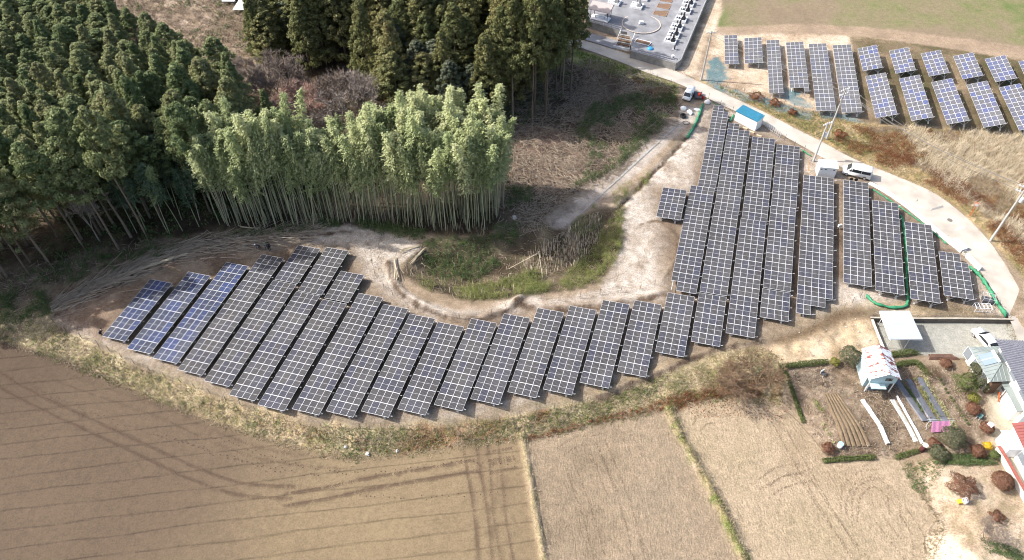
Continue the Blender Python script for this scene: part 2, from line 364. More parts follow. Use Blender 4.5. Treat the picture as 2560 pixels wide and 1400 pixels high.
put('house_yard', HOUSEYARD, [A(192,180,158), A(206,196,174), A(216,206,188)], rough=0.25, amp=0.3)
put('garden_lot', LOT, [A(150,130,105), A(196,174,148), A(216,198,176)], t=0.5 * n2 + 0.5 * n3, rough=0.7, veg=0.4)
put(None, LOTPATH, [A(226,206,176), A(240,222,196)], rough=0.4)
K1 = 0.52
cloud_light = sstep(0.0, 1.0, (GX - F1[2][0] + 3) / 60 + (n4 - 0.5) * 0.5)  # soft cloud shadow painted into the field colour, fading to the right
c1 = 0.50 * cm(A(132,111,94), A(164,142,118), A(212,187,148))(0.25 + 0.5 * (0.75 * cloud_light + 0.25 * n1))
m1 = put('field', F1, [A(150,128,104), A(176,152,124)], fur=0.35, rough=0.25, amp=0.3, edge=0.4)
base = base * (1 - m1[:, None]) + c1 * m1[:, None]
m2 = put('field.001', F2, [A(180,160,134,0.40), A(202,180,152,0.40), A(192,172,146,0.40)], t=n1, fur=0.7, rough=0.7, amp=0.3, edge=0.4)
m3 = put('field.002', F3, [A(204,181,150,0.42), A(222,199,168,0.42), A(212,191,158,0.42)], t=n1, fur=1.0, rough=0.7, amp=0.3, edge=0.4)
for P, wd, cols, vg in ((RIMS[5][0], 0.22, [A(150,140,100), A(216,200,160)], 0.5), (RIMS[6][0], 0.45, [A(110,122,62), A(180,165,115)], 1.0)):
    putline(P, wd, cols, rough=0.8, veg=vg)
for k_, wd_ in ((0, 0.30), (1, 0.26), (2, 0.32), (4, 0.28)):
    putline(smooth_line(RIMS[k_][0] - np.array([0.0, 0.55]), 1.0), wd_, [A(96,80,66), A(128,110,94), A(150,132,114)], soft=0.35, rough=1.0)  # brown earth lines on the scarp faces, darkened to stand for their shade
putline(TRENCH, 0.3, [A(84,70,58), A(110,94,80)], soft=0.3, rough=1.0)
putline(smooth_line(PX([(1655,705),(1692,650),(1690,590),(1672,566),(1640,552),(1600,560)]), 1.0), 0.12, [A(110,90,72), A(140,120,100)], soft=0.3)
TRK = [([(-20,935),(60,985),(200,1052),(330,1112),(480,1182),(600,1222),(730,1232)], 1.5, 0.5), ([(120,930),(240,975),(400,1030),(520,1085),(640,1130),(760,1152),(880,1160)], 1.4, 0.35), ([(712,1250),(820,1232),(930,1208),(1050,1188),(1190,1164)], 1.5, 0.6),
       ([(1175,1112),(1185,1180),(1200,1260),(1215,1400),(1225,1500)], 1.6, 0.5), ([(1232,1110),(1240,1180),(1248,1280),(1268,1400)], 1.4, 0.3)]
for P_, g_, s_ in TRK:
    Q_ = smooth_line(PX(P_, FLD_DZ), 1.0); T_ = np.gradient(Q_, axis=0); T_ /= np.linalg.norm(T_, axis=1, keepdims=True); N_ = np.stack([-T_[:, 1], T_[:, 0]], 1)
    for sd_ in (-1, 1): putline(Q_ + N_ * sd_ * g_ / 2, 0.16, [A(112,92,76,0.40), A(136,116,98,0.42)], soft=0.28, s=s_ * (0.55 + 0.9 * n2))
hd = sstep(0, 1, 1 - dline(GX, GY, smooth_line(PX([(1205,1130),(1230,1180),(1250,1210)], FLD_DZ), 1.0)) / 4.0) * (m1 > 0.9) * n2
base = base * (1 - 0.5 * hd[:, None]) + 0.5 * hd[:, None] * np.array(A(128,106,88,0.42))
# furrow coordinates: metres across and along each field's working direction
def furrow(m, a, b, dz=FLD_DZ):
    pa, pb = G(*a, dz), G(*b, dz); d = (pb - pa); L = math.hypot(d.x, d.y); d = (d.x / L, d.y / L)
    v = (GX - pa.x) * d[0] + (GY - pa.y) * d[1]; u = -(GX - pa.x) * d[1] + (GY - pa.y) * d[0]
    k = m > 0.02; FU[k] = u[k]; FV[k] = v[k]
furrow(m1, (0, 1289), (464, 1234)); furrow(m2, (1500, 1080), (1560, 1400)); furrow(m3, (1900, 1040), (2110, 1400))
mcrop = sdf(GX, GY, CROP) > -1; furrow(mcrop.astype(float), (1850, 40), (2500, 110), 0)
msk[mcrop, 3] = 1.0
base = np.clip(base, 0.01, 0.9)

def terrain_mat():
    m = bpy.data.materials.new('terrain'); m.use_nodes = True
    N = m.node_tree.nodes; L = m.node_tree.links; b = N['Principled BSDF']
    b.inputs['Roughness'].default_value = 0.9; b.inputs['Specular IOR Level'].default_value = 0.15
    def nd(t, **k):
        n = N.new(t)
        for a, v in k.items(): setattr(n, a, v)
        return n
    def math_(op, a, c=None, clamp=False):
        n = nd('ShaderNodeMath', operation=op); n.use_clamp = clamp
        for i, x in enumerate((a, c)):
            if x is None: continue
            if isinstance(x, (int, float)): n.inputs[i].default_value = x
            else: L.new(x, n.inputs[i])
        return n.outputs[0]
    ab = nd('ShaderNodeAttribute', attribute_name='base'); am = nd('ShaderNodeAttribute', attribute_name='msk')
    sp = nd('ShaderNodeSeparateColor'); L.new(am.outputs['Color'], sp.inputs[0])
    fur, veg, rgh = sp.outputs[0], sp.outputs[1], sp.outputs[2]
    fu = nd('ShaderNodeAttribute', attribute_name='fu').outputs['Fac']; fv = nd('ShaderNodeAttribute', attribute_name='fv').outputs['Fac']
    ge = nd('ShaderNodeNewGeometry'); pos = ge.outputs['Position']
    def noise(scale, detail=6, vec=None, rough=0.65):
        n = nd('ShaderNodeTexNoise'); n.inputs['Scale'].default_value = scale; n.inputs['Detail'].default_value = detail; n.inputs['Roughness'].default_value = rough
        L.new(vec if vec is not None else pos, n.inputs['Vector']); return n.outputs[0]
    def rng(x, a, b_, c, d):
        n = nd('ShaderNodeMapRange'); n.inputs[1].default_value = a; n.inputs[2].default_value = b_; n.inputs[3].default_value = c; n.inputs[4].default_value = d
        L.new(x, n.inputs[0]); return n.outputs[0]
    nA = noise(1.3, 8); nB = noise(5.0, 6)
    cxyz = nd('ShaderNodeCombineXYZ'); L.new(math_('MULTIPLY', fu, 5.0), cxyz.inputs[0]); L.new(math_('MULTIPLY', fv, 0.35), cxyz.inputs[1])
    streak = noise(1.0, 5, cxyz.outputs[0])
    c2 = nd('ShaderNodeCombineXYZ'); L.new(math_('MULTIPLY', fu, 2.2), c2.inputs[0]); L.new(math_('MULTIPLY', fv, 1.1), c2.inputs[1])
    clod = noise(1.6, 5, c2.outputs[0])
    # work lines about two metres apart, broken along their length
    c3 = nd('ShaderNodeCombineXYZ'); L.new(math_('MULTIPLY', fu, 0.3), c3.inputs[0]); L.new(math_('MULTIPLY', fv, 0.06), c3.inputs[1])
    wob = noise(1.0, 2, c3.outputs[0])
    ph = math_('FRACT', math_('ADD', math_('MULTIPLY', fu, 1 / 2.35), math_('MULTIPLY', wob, 0.6)))
    ln = math_('SUBTRACT', 1.0, math_('MULTIPLY', math_('ABSOLUTE', math_('SUBTRACT', ph, 0.5)), 1 / 0.075), True)
    ln = math_('MULTIPLY', ln, rng(streak, 0.36, 0.62, 0.15, 1.0))
    c4 = nd('ShaderNodeCombineXYZ'); L.new(math_('MULTIPLY', fu, 2.4), c4.inputs[0]); L.new(math_('MULTIPLY', fv, 0.14), c4.inputs[1])
    rut = noise(1.0, 4, c4.outputs[0])
    rutm = rng(rut, 0.60, 0.70, 0.0, 1.0)
    isf = rng(fur, 0.1, 0.3, 0.0, 1.0); isclod = rng(fur, 0.45, 0.65, 0.0, 1.0); isline = math_('MULTIPLY', isf, math_('SUBTRACT', 1.0, isclod))
    amt = math_('ADD', 0.14, math_('ADD', math_('MULTIPLY', rgh, 0.30), math_('MULTIPLY', veg, 0.20)))
    v1 = math_('ADD', 1.0, math_('MULTIPLY', math_('MULTIPLY', math_('SUBTRACT', nA, 0.5), 3.0), amt))
    v2 = math_('ADD', 1.0, math_('MULTIPLY', math_('MULTIPLY', math_('SUBTRACT', nB, 0.5), 4.6), amt))
    vv = math_('MULTIPLY', v1, v2)
    vv = math_('MULTIPLY', vv, math_('SUBTRACT', 1.0, math_('MULTIPLY', math_('MULTIPLY', ln, isline), 0.42)))
    vv = math_('MULTIPLY', vv, math_('SUBTRACT', 1.0, math_('MULTIPLY', math_('MULTIPLY', rutm, isline), 0.12)))
    vv = math_('MULTIPLY', vv, math_('SUBTRACT', 1.0, math_('MULTIPLY', math_('MULTIPLY', rng(clod, 0.54, 0.7, 0.0, 1.0), isclod), 0.16)))
    vv = math_('MULTIPLY', vv, math_('SUBTRACT', 1.0, math_('MULTIPLY', math_('MULTIPLY', rutm, isclod), 0.10)))
    mx = nd('ShaderNodeMix', data_type='RGBA', blend_type='MULTIPLY'); mx.inputs[0].default_value = 1.0
    L.new(ab.outputs['Color'], mx.inputs[6]); L.new(vv, mx.inputs[7])
    # green growth where vegetation is marked
    gm = math_('MULTIPLY', veg, rng(noise(0.9, 7), 0.5, 0.62, 0.0, 0.55))
    mg = nd('ShaderNodeMix', data_type='RGBA'); mg.inputs[7].default_value = (*A(96,116,52), 1); L.new(gm, mg.inputs[0]); L.new(mx.outputs[2], mg.inputs[6])
    L.new(mg.outputs[2], b.inputs['Base Color'])
    hgt = math_('ADD', math_('MULTIPLY', nB, math_('ADD', 0.05, math_('MULTIPLY', rgh, 0.30))), math_('MULTIPLY', math_('MULTIPLY', clod, isclod), 0.30))
    hgt = math_('SUBTRACT', hgt, math_('MULTIPLY', math_('MULTIPLY', ln, isline), 0.10))
    hgt = math_('SUBTRACT', hgt, math_('MULTIPLY', math_('MULTIPLY', rutm, isclod), 0.06))
    bp = nd('ShaderNodeBump'); bp.inputs['Strength'].default_value = 0.55; bp.inputs['Distance'].default_value = 1.0
    L.new(hgt, bp.inputs['Height']); L.new(bp.outputs[0], b.inputs['Normal'])
    return m
TERR = terrain_mat()
idx = np.arange(NYR * NXR).reshape(NYR, NXR)
quads = np.stack([idx[:-1, :-1], idx[:-1, 1:], idx[1:, 1:], idx[1:, :-1]], -1).reshape(-1, 4)
qreg = region[quads[:, 0]]
VALL = np.stack([GX, GY, GZ], 1)
nx_ = np.gradient(GZ.reshape(NYR, NXR), axis=1); dxs = np.gradient(GX.reshape(NYR, NXR), axis=1)
def sheet(name, Q, V, B, M, fu_, fv_):
    used, inv = np.unique(Q, return_inverse=True); F = inv.reshape(-1, 4)
    me = mk(name, V[used], F, [TERR], smooth=True)
    a = me.attributes.new('base', 'FLOAT_COLOR', 'POINT'); a.data.foreach_set('color', np.c_[B[used], np.ones(len(used))].astype(np.float32).ravel())
    a = me.attributes.new('msk', 'FLOAT_COLOR', 'POINT'); a.data.foreach_set('color', M[used].astype(np.float32).ravel())
    a = me.attributes.new('fu', 'FLOAT', 'POINT'); a.data.foreach_set('value', fu_[used].astype(np.float32))
    a = me.attributes.new('fv', 'FLOAT', 'POINT'); a.data.foreach_set('value', fv_[used].astype(np.float32))
    return tag(obj(name, me), kind='structure')
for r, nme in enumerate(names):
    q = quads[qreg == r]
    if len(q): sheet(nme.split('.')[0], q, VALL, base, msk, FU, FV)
# the land beyond, out to the horizon
ox = np.concatenate([np.linspace(-3000, -240, 18), np.linspace(-220, 220, 45), np.linspace(240, 3000, 18)])
oy = np.concatenate([np.linspace(-3000, -40, 18), np.linspace(-30, 320, 36), np.linspace(340, 3500, 18)])
OX, OY = np.meshgrid(ox, oy); OXr, OYr = OX.ravel(), OY.ravel()
inside = (OYr > 20) & (OYr < 208) & (np.abs(OXr) < 0.485 * OYr + 65)
OZ = SL * (np.clip(OYr, -60, 330) - 63.0) - 0.35 + (fbm(OXr, OYr, 90.0, 40) - 0.5) * 10 * sstep(150, 600, np.hypot(OXr, OYr - 110))
OZ = np.where((OYr < 60), np.minimum(OZ, SL * (np.clip(OYr, -60, 330) - 63) - 1.75), OZ) - np.where(inside, 3.0, 0.0)
oi_ = np.arange(len(OXr)).reshape(len(oy), len(ox))
oq = np.stack([oi_[:-1, :-1], oi_[:-1, 1:], oi_[1:, 1:], oi_[1:, :-1]], -1).reshape(-1, 4)
ob = cm(A(150,132,110), A(150,150,100), A(120,130,85), A(196,174,140))(fbm(OXr, OYr, 60.0, 41))
om = np.zeros((len(OXr), 4)); om[:, 1] = 0.4; om[:, 2] = 0.5
sheet('ground', oq, np.stack([OXr, OYr, OZ], 1), ob, om, OXr * 0, OYr * 0)

# ------------------------------------------------------------------ the road and hard edges
def strip(name, up, lo, m, lift=0.04, ncross=5, thick=0.0, step=0.8, kind='structure', dz=0.0):
    """a sheet between two picture-point lines, following the ground"""
    U = smooth_line(PX(up, dz), step); Lw = smooth_line(PX(lo, dz), step)
    n = max(len(U), len(Lw)); ip = lambda P: np.stack([np.interp(np.linspace(0, 1, n), np.linspace(0, 1, len(P)), P[:, i]) for i in range(2)], 1)
    U, Lw = ip(U), ip(Lw); V = []
    for k in range(ncross):
        t = k / (ncross - 1); V.append(U * (1 - t) + Lw * t)
    V = np.concatenate(V); zz = H(V[:, 0], V[:, 1]); n0 = n
    zz = zz.reshape(ncross, n); zm = zz.mean(0); kr = np.ones(9) / 9; zm = np.convolve(np.pad(zm, 4, 'edge'), kr, 'valid')
    V = np.c_[V, np.repeat(zm[None], ncross, 0).ravel() + lift]
    ii = np.arange(ncross * n).reshape(ncross, n)
    F = np.stack([ii[1:, :-1], ii[1:, 1:], ii[:-1, 1:], ii[:-1, :-1]], -1).reshape(-1, 4)
    if thick:
        nv = len(V); V = np.vstack([V, V - [0, 0, thick]])
        per = np.concatenate([ii[0, :], ii[1:, -1], ii[-1, -2::-1], ii[-2:0:-1, 0]])
        p2 = np.roll(per, -1); F = np.vstack([F, np.stack([per, p2, p2 + nv, per + nv], 1)])
    o = obj(name, mk(name, V, F, [m])); 
    if kind: tag(o, kind=kind)
    return o
asphalt = mat('asphalt', A(212,202,188,0.58), 0.9, nscale=0.35, namp=0.2, bump=0.2, bscale=14)
ROAD_UP = [(1330,66),(1380,84),(1452,99),(1540,125),(1620,151),(1690,178),(1750,205),(1820,238),(1900,275),(1990,322),(2050,352),(2140,400),(2240,440),(2330,480),(2400,530),(2470,600),(2530,690),(2580,790),(2640,930)]
ROAD_LO = [(1330,88),(1380,104),(1452,121),(1540,152),(1620,184),(1690,208),(1740,232),(1800,262),(1850,285),(1905,312),(1990,358),(2050,392),(2120,428),(2180,455),(2260,505),(2340,570),(2420,640),(2470,710),(2525,800),(2552,860),(2590,960)]
strip('road', ROAD_UP, ROAD_LO, asphalt, 0.07, 7)
strip('road_patch', [(2358,573),(2392,566),(2412,568)], [(2365,582),(2392,577),(2412,571)], mat('pale_patch', A(228,220,208,0.66), 0.9), 0.078, 3)
conc = mat('concrete', A(222,216,204,0.62), 0.85, nscale=1.2, namp=0.12, bump=0.15, bscale=8)
strip('concrete_kerb', [(2176,456),(2215,476),(2262,507),(2302,538),(2342,572),(2372,597),(2392,614)], [(2170,460),(2208,481),(2256,513),(2296,545),(2336,580),(2366,605),(2386,621)], mat('white_concrete', A(240,236,228,0.7), 0.8), 0.22, 2, 0.25)
strip('drain_grating', [(2314,527),(2356,514)], [(2317,531),(2359,518)], mat('grating', A(170,168,165,0.5), 0.6), 0.079, 2)
strip('white_liner', [(1697,312),(1668,338),(1600,400),(1560,437),(1510,482),(1460,528),(1430,552)], [(1690,314),(1662,340),(1592,402),(1552,440),(1503,486),(1455,530),(1427,556)], mat('liner', A(206,204,200,0.5), 0.6, nscale=3, namp=0.2), 0.10, 3)
# ------------------------------------------------------------------ solar tables
MW, ML, TH, TILT = 0.98, 1.866, math.radians(16.93), math.radians(3.8)
alu = mat('aluminium_frame', (0.56, 0.56, 0.57), 0.5, spec=0.3)
galv = mat('galvanised_steel', (0.55, 0.56, 0.57), 0.5, 0.3)
def cellmat(name, c1, c2, stripe, blue=1.0):
    m = bpy.data.materials.new(name); m.use_nodes = True; N = m.node_tree.nodes; L = m.node_tree.links; b = N['Principled BSDF']
    b.inputs['Roughness'].default_value = 0.25; b.inputs['Specular IOR Level'].default_value = 0.16
    oi = N.new('ShaderNodeObjectInfo'); pw = N.new('ShaderNodeMath'); pw.operation = 'POWER'; pw.inputs[1].default_value = 2.2; L.new(oi.outputs['Random'], pw.inputs[0])
    mx = N.new('ShaderNodeMix'); mx.data_type = 'RGBA'; mx.inputs[6].default_value = (*c1, 1); mx.inputs[7].default_value = (*c2, 1); L.new(pw.outputs[0], mx.inputs[0])
    tc = N.new('ShaderNodeTexCoord'); sx = N.new('ShaderNodeSeparateXYZ'); L.new(tc.outputs['Object'], sx.inputs[0])
    fm = N.new('ShaderNodeMath'); fm.operation = 'MULTIPLY'; fm.inputs[1].default_value = stripe; L.new(sx.outputs[0], fm.inputs[0])
    fr = N.new('ShaderNodeMath'); fr.operation = 'FRACT'; L.new(fm.outputs[0], fr.inputs[0])
    lt = N.new('ShaderNodeMath'); lt.operation = 'LESS_THAN'; lt.inputs[1].default_value = 0.22; L.new(fr.outputs[0], lt.inputs[0])
    m2 = N.new('ShaderNodeMix'); m2.data_type = 'RGBA'; m2.inputs[7].default_value = (0.22, 0.22, 0.225, 1)
    sc_ = N.new('ShaderNodeMath'); sc_.operation = 'MULTIPLY'; sc_.inputs[1].default_value = 0.38; L.new(lt.outputs[0], sc_.inputs[0])
    L.new(sc_.outputs[0], m2.inputs[0]); L.new(mx.outputs[2], m2.inputs[6])
    # dust film and smears differing from place to place
    nz = N.new('ShaderNodeTexNoise'); nz.inputs['Scale'].default_value = 0.22; nz.inputs['Detail'].default_value = 5; ge = N.new('ShaderNodeNewGeometry'); L.new(ge.outputs['Position'], nz.inputs['Vector'])
    mr = N.new('ShaderNodeMapRange'); mr.inputs[1].default_value = 0.42; mr.inputs[2].default_value = 0.75; mr.inputs[3].default_value = 0.0; mr.inputs[4].default_value = 0.22; L.new(nz.outputs[0], mr.inputs[0])
    m3 = N.new('ShaderNodeMix'); m3.data_type = 'RGBA'; m3.inputs[7].default_value = (0.16, 0.155, 0.15, 1); L.new(mr.outputs[0], m3.inputs[0]); L.new(m2.outputs[2], m3.inputs[6])
    L.new(m3.outputs[2], b.inputs['Base Color']); return m
cell_dark = cellmat('dark_cells', (0.041, 0.039, 0.040), (0.032, 0.034, 0.052), 6 / MW)
cell_skytint = cellmat('skytint_cells', (0.032, 0.038, 0.060), (0.026, 0.044, 0.125), 6 / MW)  # blue sky reflection painted into the cell colour of the leftmost tables
cell_blue = cellmat('blue_cells', (0.085, 0.085, 0.092), (0.06, 0.075, 0.17), 4 / MW)
cell_grey = cellmat('grey_cells', (0.085, 0.084, 0.086), (0.075, 0.08, 0.11), 6 / MW)
def module_mesh(name, cell, mid=True, fx=0.040, fy=0.052, cut=0.0):
    m = MB(); g = 0.005; x0, x1, y0, y1 = g, MW - g, g, ML - g; t = 0.035
    z = t; zi = t - 0.006
    def q(a, b, c, d, zz, mi): m.cur = mi; m.add([(a, c, zz), (b, c, zz), (b, d, zz), (a, d, zz)], [(0, 1, 2, 3)])
    # frame ring
    q(x0, x1, y0, y0 + fy, z, 0); q(x0, x1, y1 - fy, y1, z, 0); q(x0, x0 + fx, y0 + fy, y1 - fy, z, 0); q(x1 - fx, x1, y0 + fy, y1 - fy, z, 0)
    m.cur = 0
    m.add([(x0, y0, 0), (x1, y0, 0), (x1, y1, 0), (x0, y1, 0), (x0, y0, z), (x1, y0, z), (x1, y1, z), (x0, y1, z)], [(0, 1, 5, 4), (1, 2, 6, 5), (2, 3, 7, 6), (3, 0, 4, 7)])
    m.cur = 2; m.add([(x0, y0, 0), (x0, y1, 0), (x1, y1, 0), (x1, y0, 0)], [(0, 1, 2, 3)])
    if mid:
        ym = ML / 2; q(x0 + fx, x1 - fx, y0 + fy, ym - 0.013, zi, 1); q(x0 + fx, x1 - fx, ym + 0.013, y1 - fy, zi, 1); q(x0 + fx, x1 - fx, ym - 0.013, ym + 0.013, zi, 0)
    else: q(x0 + fx, x1 - fx, y0 + fy, y1 - fy, zi, 1)
    return m.mesh(name, [alu, cell, mat('module_back', (0.5, 0.5, 0.5), 0.7)])
ME_DARK = module_mesh('module_dark', cell_dark, True, 0.021, 0.034); ME_SKYTINT = module_mesh('module_skytint', cell_skytint, True, 0.021, 0.034); ME_BLUE = module_mesh('module_blue', cell_blue, False, 0.022, 0.045); ME_GREY = module_mesh('module_grey', cell_grey, False, 0.022, 0.045)
def leg_mesh(zl, w_):
    m = MB(); m.bar((0, 0, 0), (0, 0, zl), 0.045, 6); m.bar((0, 0, 0.15), (w_ * 0.32, 0, zl + w_ * 0.02), 0.03, 4); m.bar((0, 0, 0.15), (-w_ * 0.22, 0, zl - 0.02), 0.03, 4)
    m.box(-0.12, 0.12, -0.12, 0.12, -0.3, 0.06); return m.mesh('leg', galv)
LEGS = {}
NMOD = [0]
def solar_table(label, group, root_M, cols, rows, me, zl, skip=None, legs=True, tilt=TILT, ends_white=True):
    t = thing('solar_table', label, 'solar panel table', group=group); t.matrix_world = root_M
    for r in range(rows):
        for c in range(cols):
            if skip and skip(c, r): continue
            o = bpy.data.objects.new('solar_module', me); COL.objects.link(o); o.parent = t; o.location = (c * MW, r * ML, zl)
            NMOD[0] += 1
    wd, ln = cols * MW, rows * ML
    m = MB()
    m.box(0.25, 0.33, 0.1, ln - 0.1, zl - 0.13, zl - 0.004); m.build('rail', galv, t)
    m = MB(); m.box(wd - 0.4, wd - 0.32, (0.1 if not (skip and skip(cols - 1, 0)) else ML * 2 + 0.1), ln - 0.1 - (ML if skip and skip(cols - 1, rows - 1) else 0), zl - 0.13, zl - 0.004); m.build('rail', galv, t)
    if legs:
        n = max(2, int(round(ln / 3.6)) + 1)
        for fx in (0.22, 0.78):
            key = (round(zl, 2), cols); 
            if key not in LEGS: LEGS[key] = leg_mesh(zl - 0.1, wd)
            for k in range(n):
                y = 0.35 + (ln - 0.7) * k / (n - 1)
                if skip and skip(min(cols - 1, int(fx * cols)), min(rows - 1, int(y / ML))): continue
                o = obj('leg', LEGS[key], t, (fx * wd, y, 0))
        n2 = max(2, int(ln / 3.2))
        key = ('beam', cols, round(zl, 2))
        if key not in LEGS:
            m = MB(); m.box(0.05, wd + 0.14, -0.035, 0.035, zl - 0.22, zl - 0.135); LEGS[key] = m.mesh('cross_beam', galv)
        for k in range(n2):
            y = 0.5 + (ln - 1.0) * k / (n2 - 1)
            if skip and (skip(cols - 1, min(rows - 1, int(y / ML))) or skip(0, min(rows - 1, int(y / ML)))): continue
            obj('cross_beam', LEGS[key], t, (0, y, 0))
    return t
AX = Vector((math.sin(TH), math.cos(TH), 0))
def main_table(label, group, cols, rows, NL=None, FL=None, FR=None, NR=None, zl=0.7, skip=None, me=None):
    sy = math.atan(SL * math.cos(TH))
    Rm = Matrix.Rotation(-TH, 4, 'Z') @ Matrix.Rotation(-TILT, 4, 'Y') @ Matrix.Rotation(sy, 4, 'X')
    est = []
    for p, lx, ly in ((NL, 0, 0), (FL, 0, rows * ML), (NR, cols * MW, 0), (FR, cols * MW, rows * ML)):
        if p is None: continue
        q = Rm @ Vector((lx, ly, zl)); w_ = G(p[0], p[1], zl + lx * math.sin(TILT)); est.append(w_ - q)
    p = sum(est, Vector((0, 0, 0))) / len(est); p.z = hbase(p.y)
    return solar_table(label, group, Matrix.Translation(p) @ Rm, cols, rows, me or ME_DARK, zl, skip)
LG = 'solar tables along the curved lower row'; UG = 'solar tables on the upper right part'
ordw = ['first','second','third','fourth','fifth','sixth','seventh','eighth','ninth','tenth','eleventh','twelfth','thirteenth','fourteenth','fifteenth','sixteenth','seventeenth','eighteenth','nineteenth']
low = [
 ((376.2,696.7),(431.7,708.4),(254.8,841),(312.5,855.1),6),((472,678.6),(527.8,689.9),(315.7,871.5),(374.3,887.2),8),((567.1,654.7),(622.4,666),(381.2,896),(441.9,910.5),10),
 ((656.3,634.6),(710.4,646.4),(442.2,924.3),(503.5,940),12),((685.7,699.3),(742.3,711.9),(507.9,952.9),(570.7,968.3),10),((742.3,727.6),(801.7,740.7),(570.6,987.2),(635.4,1004.3),10),
 ((808.6,747),(868.8,760),(643.2,1013.4),(708.8,1029.5),10),((898.8,732.1),(956.7,744.4),(728.9,1023.2),(798.7,1039.5),11),((960.6,760.1),(1021.6,772.7),(814.1,1027.8),(882.3,1044.6),10),
 ((1025.8,784.8),(1087.1,797),(902.8,1028.1),(971.6,1044.8),9),((1097,804.9),(1157.8,818.2),(994.4,1022),(1063.1,1038.8),8),((1179,796.5),(1241.1,809.6),(1086.8,1010.8),(1155.5,1027.8),8),
 ((1260.6,784),(1323,796.6),(1177.4,996.4),(1248,1013),8),((1344,769.4),(1408.4,782.6),(1270.4,979),(1341,996),8),((1424.4,764.4),(1489,776.6),(1358.6,972),(1431.4,989),8),
 ((1506.5,750.8),(1572.6,762),(1450,955),(1523.6,971.6),8),((1586.4,750.6),(1652,763),(1543,928.6),(1617,944),7),((1669,731.6),(1736.4,743),(1638,878.6),(1710.6,893.6),6),((1747.6,731.6),(1816,743.6),(1727.4,853),(1799.4,868),5)]
shade = {0: 'bluish solar table at the far left tip of the lower row, beside the crouching person', 1: 'bluish solar table of eight module rows, second from the left along the lower row',
         2: 'solar table of ten module rows, third from the left along the lower row', 3: 'longest lower-row table, twelve module rows, fourth from the left'}
for i, (FL, FR, NL, NR, n) in enumerate(low):
    main_table(shade.get(i, 'tilted solar table with %d modules, %s from the left along the lower row' % (n * 4, ordw[i])), LG, 4, n, NL, FL, FR, NR, me=ME_SKYTINT if i < 3 else None)
UP3 = 'short solar tables behind the lower row'
main_table('short solar table of four module rows directly behind the fifth lower table', UP3, 4, 4, (686.5,697.8),(745.8,612.9),(801.6,623.6),(743.9,709.5))
main_table('short solar table of five module rows directly behind the sixth lower table', UP3, 4, 5, (745.1,725.7),(816.5,618.1),(872,629.1),(803.3,738.6))
main_table('short solar table of three module rows directly behind the seventh lower table', UP3, 4, 3, (811.2,744.6),(852.7,677),(910.2,689.3),(871.2,758))
main_table('small solar table standing alone on the pale sand', UG, 4, 4, (1641.8,540.6),(1657.7,469.4),(1715.2,476.3),(1702.3,550.9), zl=0.9)
main_table('narrow solar table three modules wide, nearest the white sacks and truck', UG, 3, 13, (1744.1,463.4),(1785.7,266.6),None,(1787.5,468.8), skip=lambda c, r: r == 12 and c == 2)
main_table('long solar table right of the small lone table, one corner module missing', UG, 4, 13, None,(1728.5,464.3),(1786.7,471.1),(1738.6,734.6), skip=lambda c, r: r == 0 and c == 0)
main_table('upper solar table with stepped far end beside the blue-roofed shed', UG, 4, 13, (1785,520),(1822.1,310.2),None,(1847.2,529.4), skip=lambda c, r: r == 12 and c > 1)
main_table('lower solar table of ten rows in line with the stepped table by the shed', UG, 4, 10, (1748.5,729.1),(1784.3,521.7),(1846.7,530.6),(1817.5,740.2))
main_table('solar table of twelve rows whose far end is just below the blue-roofed shed', UG, 4, 12, (1853.5,543.5),(1882.5,344.3),(1937.5,350.4),(1916.6,553.4))
main_table('solar table of thirteen rows in front of the one below the shed', UG, 4, 13, (1814,832),(1852.8,545.4),(1915.8,555.7),(1885.5,845.7))
main_table('solar table of nine rows ending beside the leaning strut pole', UG, 4, 9, (1928.1,510.6),(1942,362.1),(1999.5,370),(1991.2,520))
main_table('solar table of ten rows, middle one of three in line with the strut pole', UG, 4, 10, (1906.6,719.2),(1926.9,512.8),(1990.3,522.1),(1976.4,730.6))
main_table('short solar table of three rows, nearest of three in line with the strut pole', UG, 4, 3, (1899.2,791.7),(1905.4,720.9),(1976.1,733.7),(1970.9,805.4))
main_table('wide solar table five modules across with a stepped near end', UG, 5, 17, (1987,784),(2009.2,438),(2086.8,444),None, skip=lambda c, r: (r == 0 and c > 1) or (r == 1 and c > 3))
main_table('long solar table ending in front of the white van', UG, 4, 13, (2108,704),(2108.6,451.4),(2171.7,459.4),(2178.6,716), zl=0.85)
main_table('solar table of eleven rows with the green net running along its right side', UG, 4, 11, (2188.6,723.6),(2180.3,502.3),(2245.2,510),(2262,737), zl=1.1)
main_table('solar table of nine rows left of the smallest right-hand table', UG, 4, 9, (2274.6,745.6),(2261.7,555),(2330.9,564),(2350,759), zl=1.25)
main_table('rightmost solar table with a notched far corner beside the white road panel', UG, 4, 5, (2359,737),(2347.9,628.3),None,(2434.6,750.4), zl=1.25, skip=lambda c, r: r == 4 and c == 3)

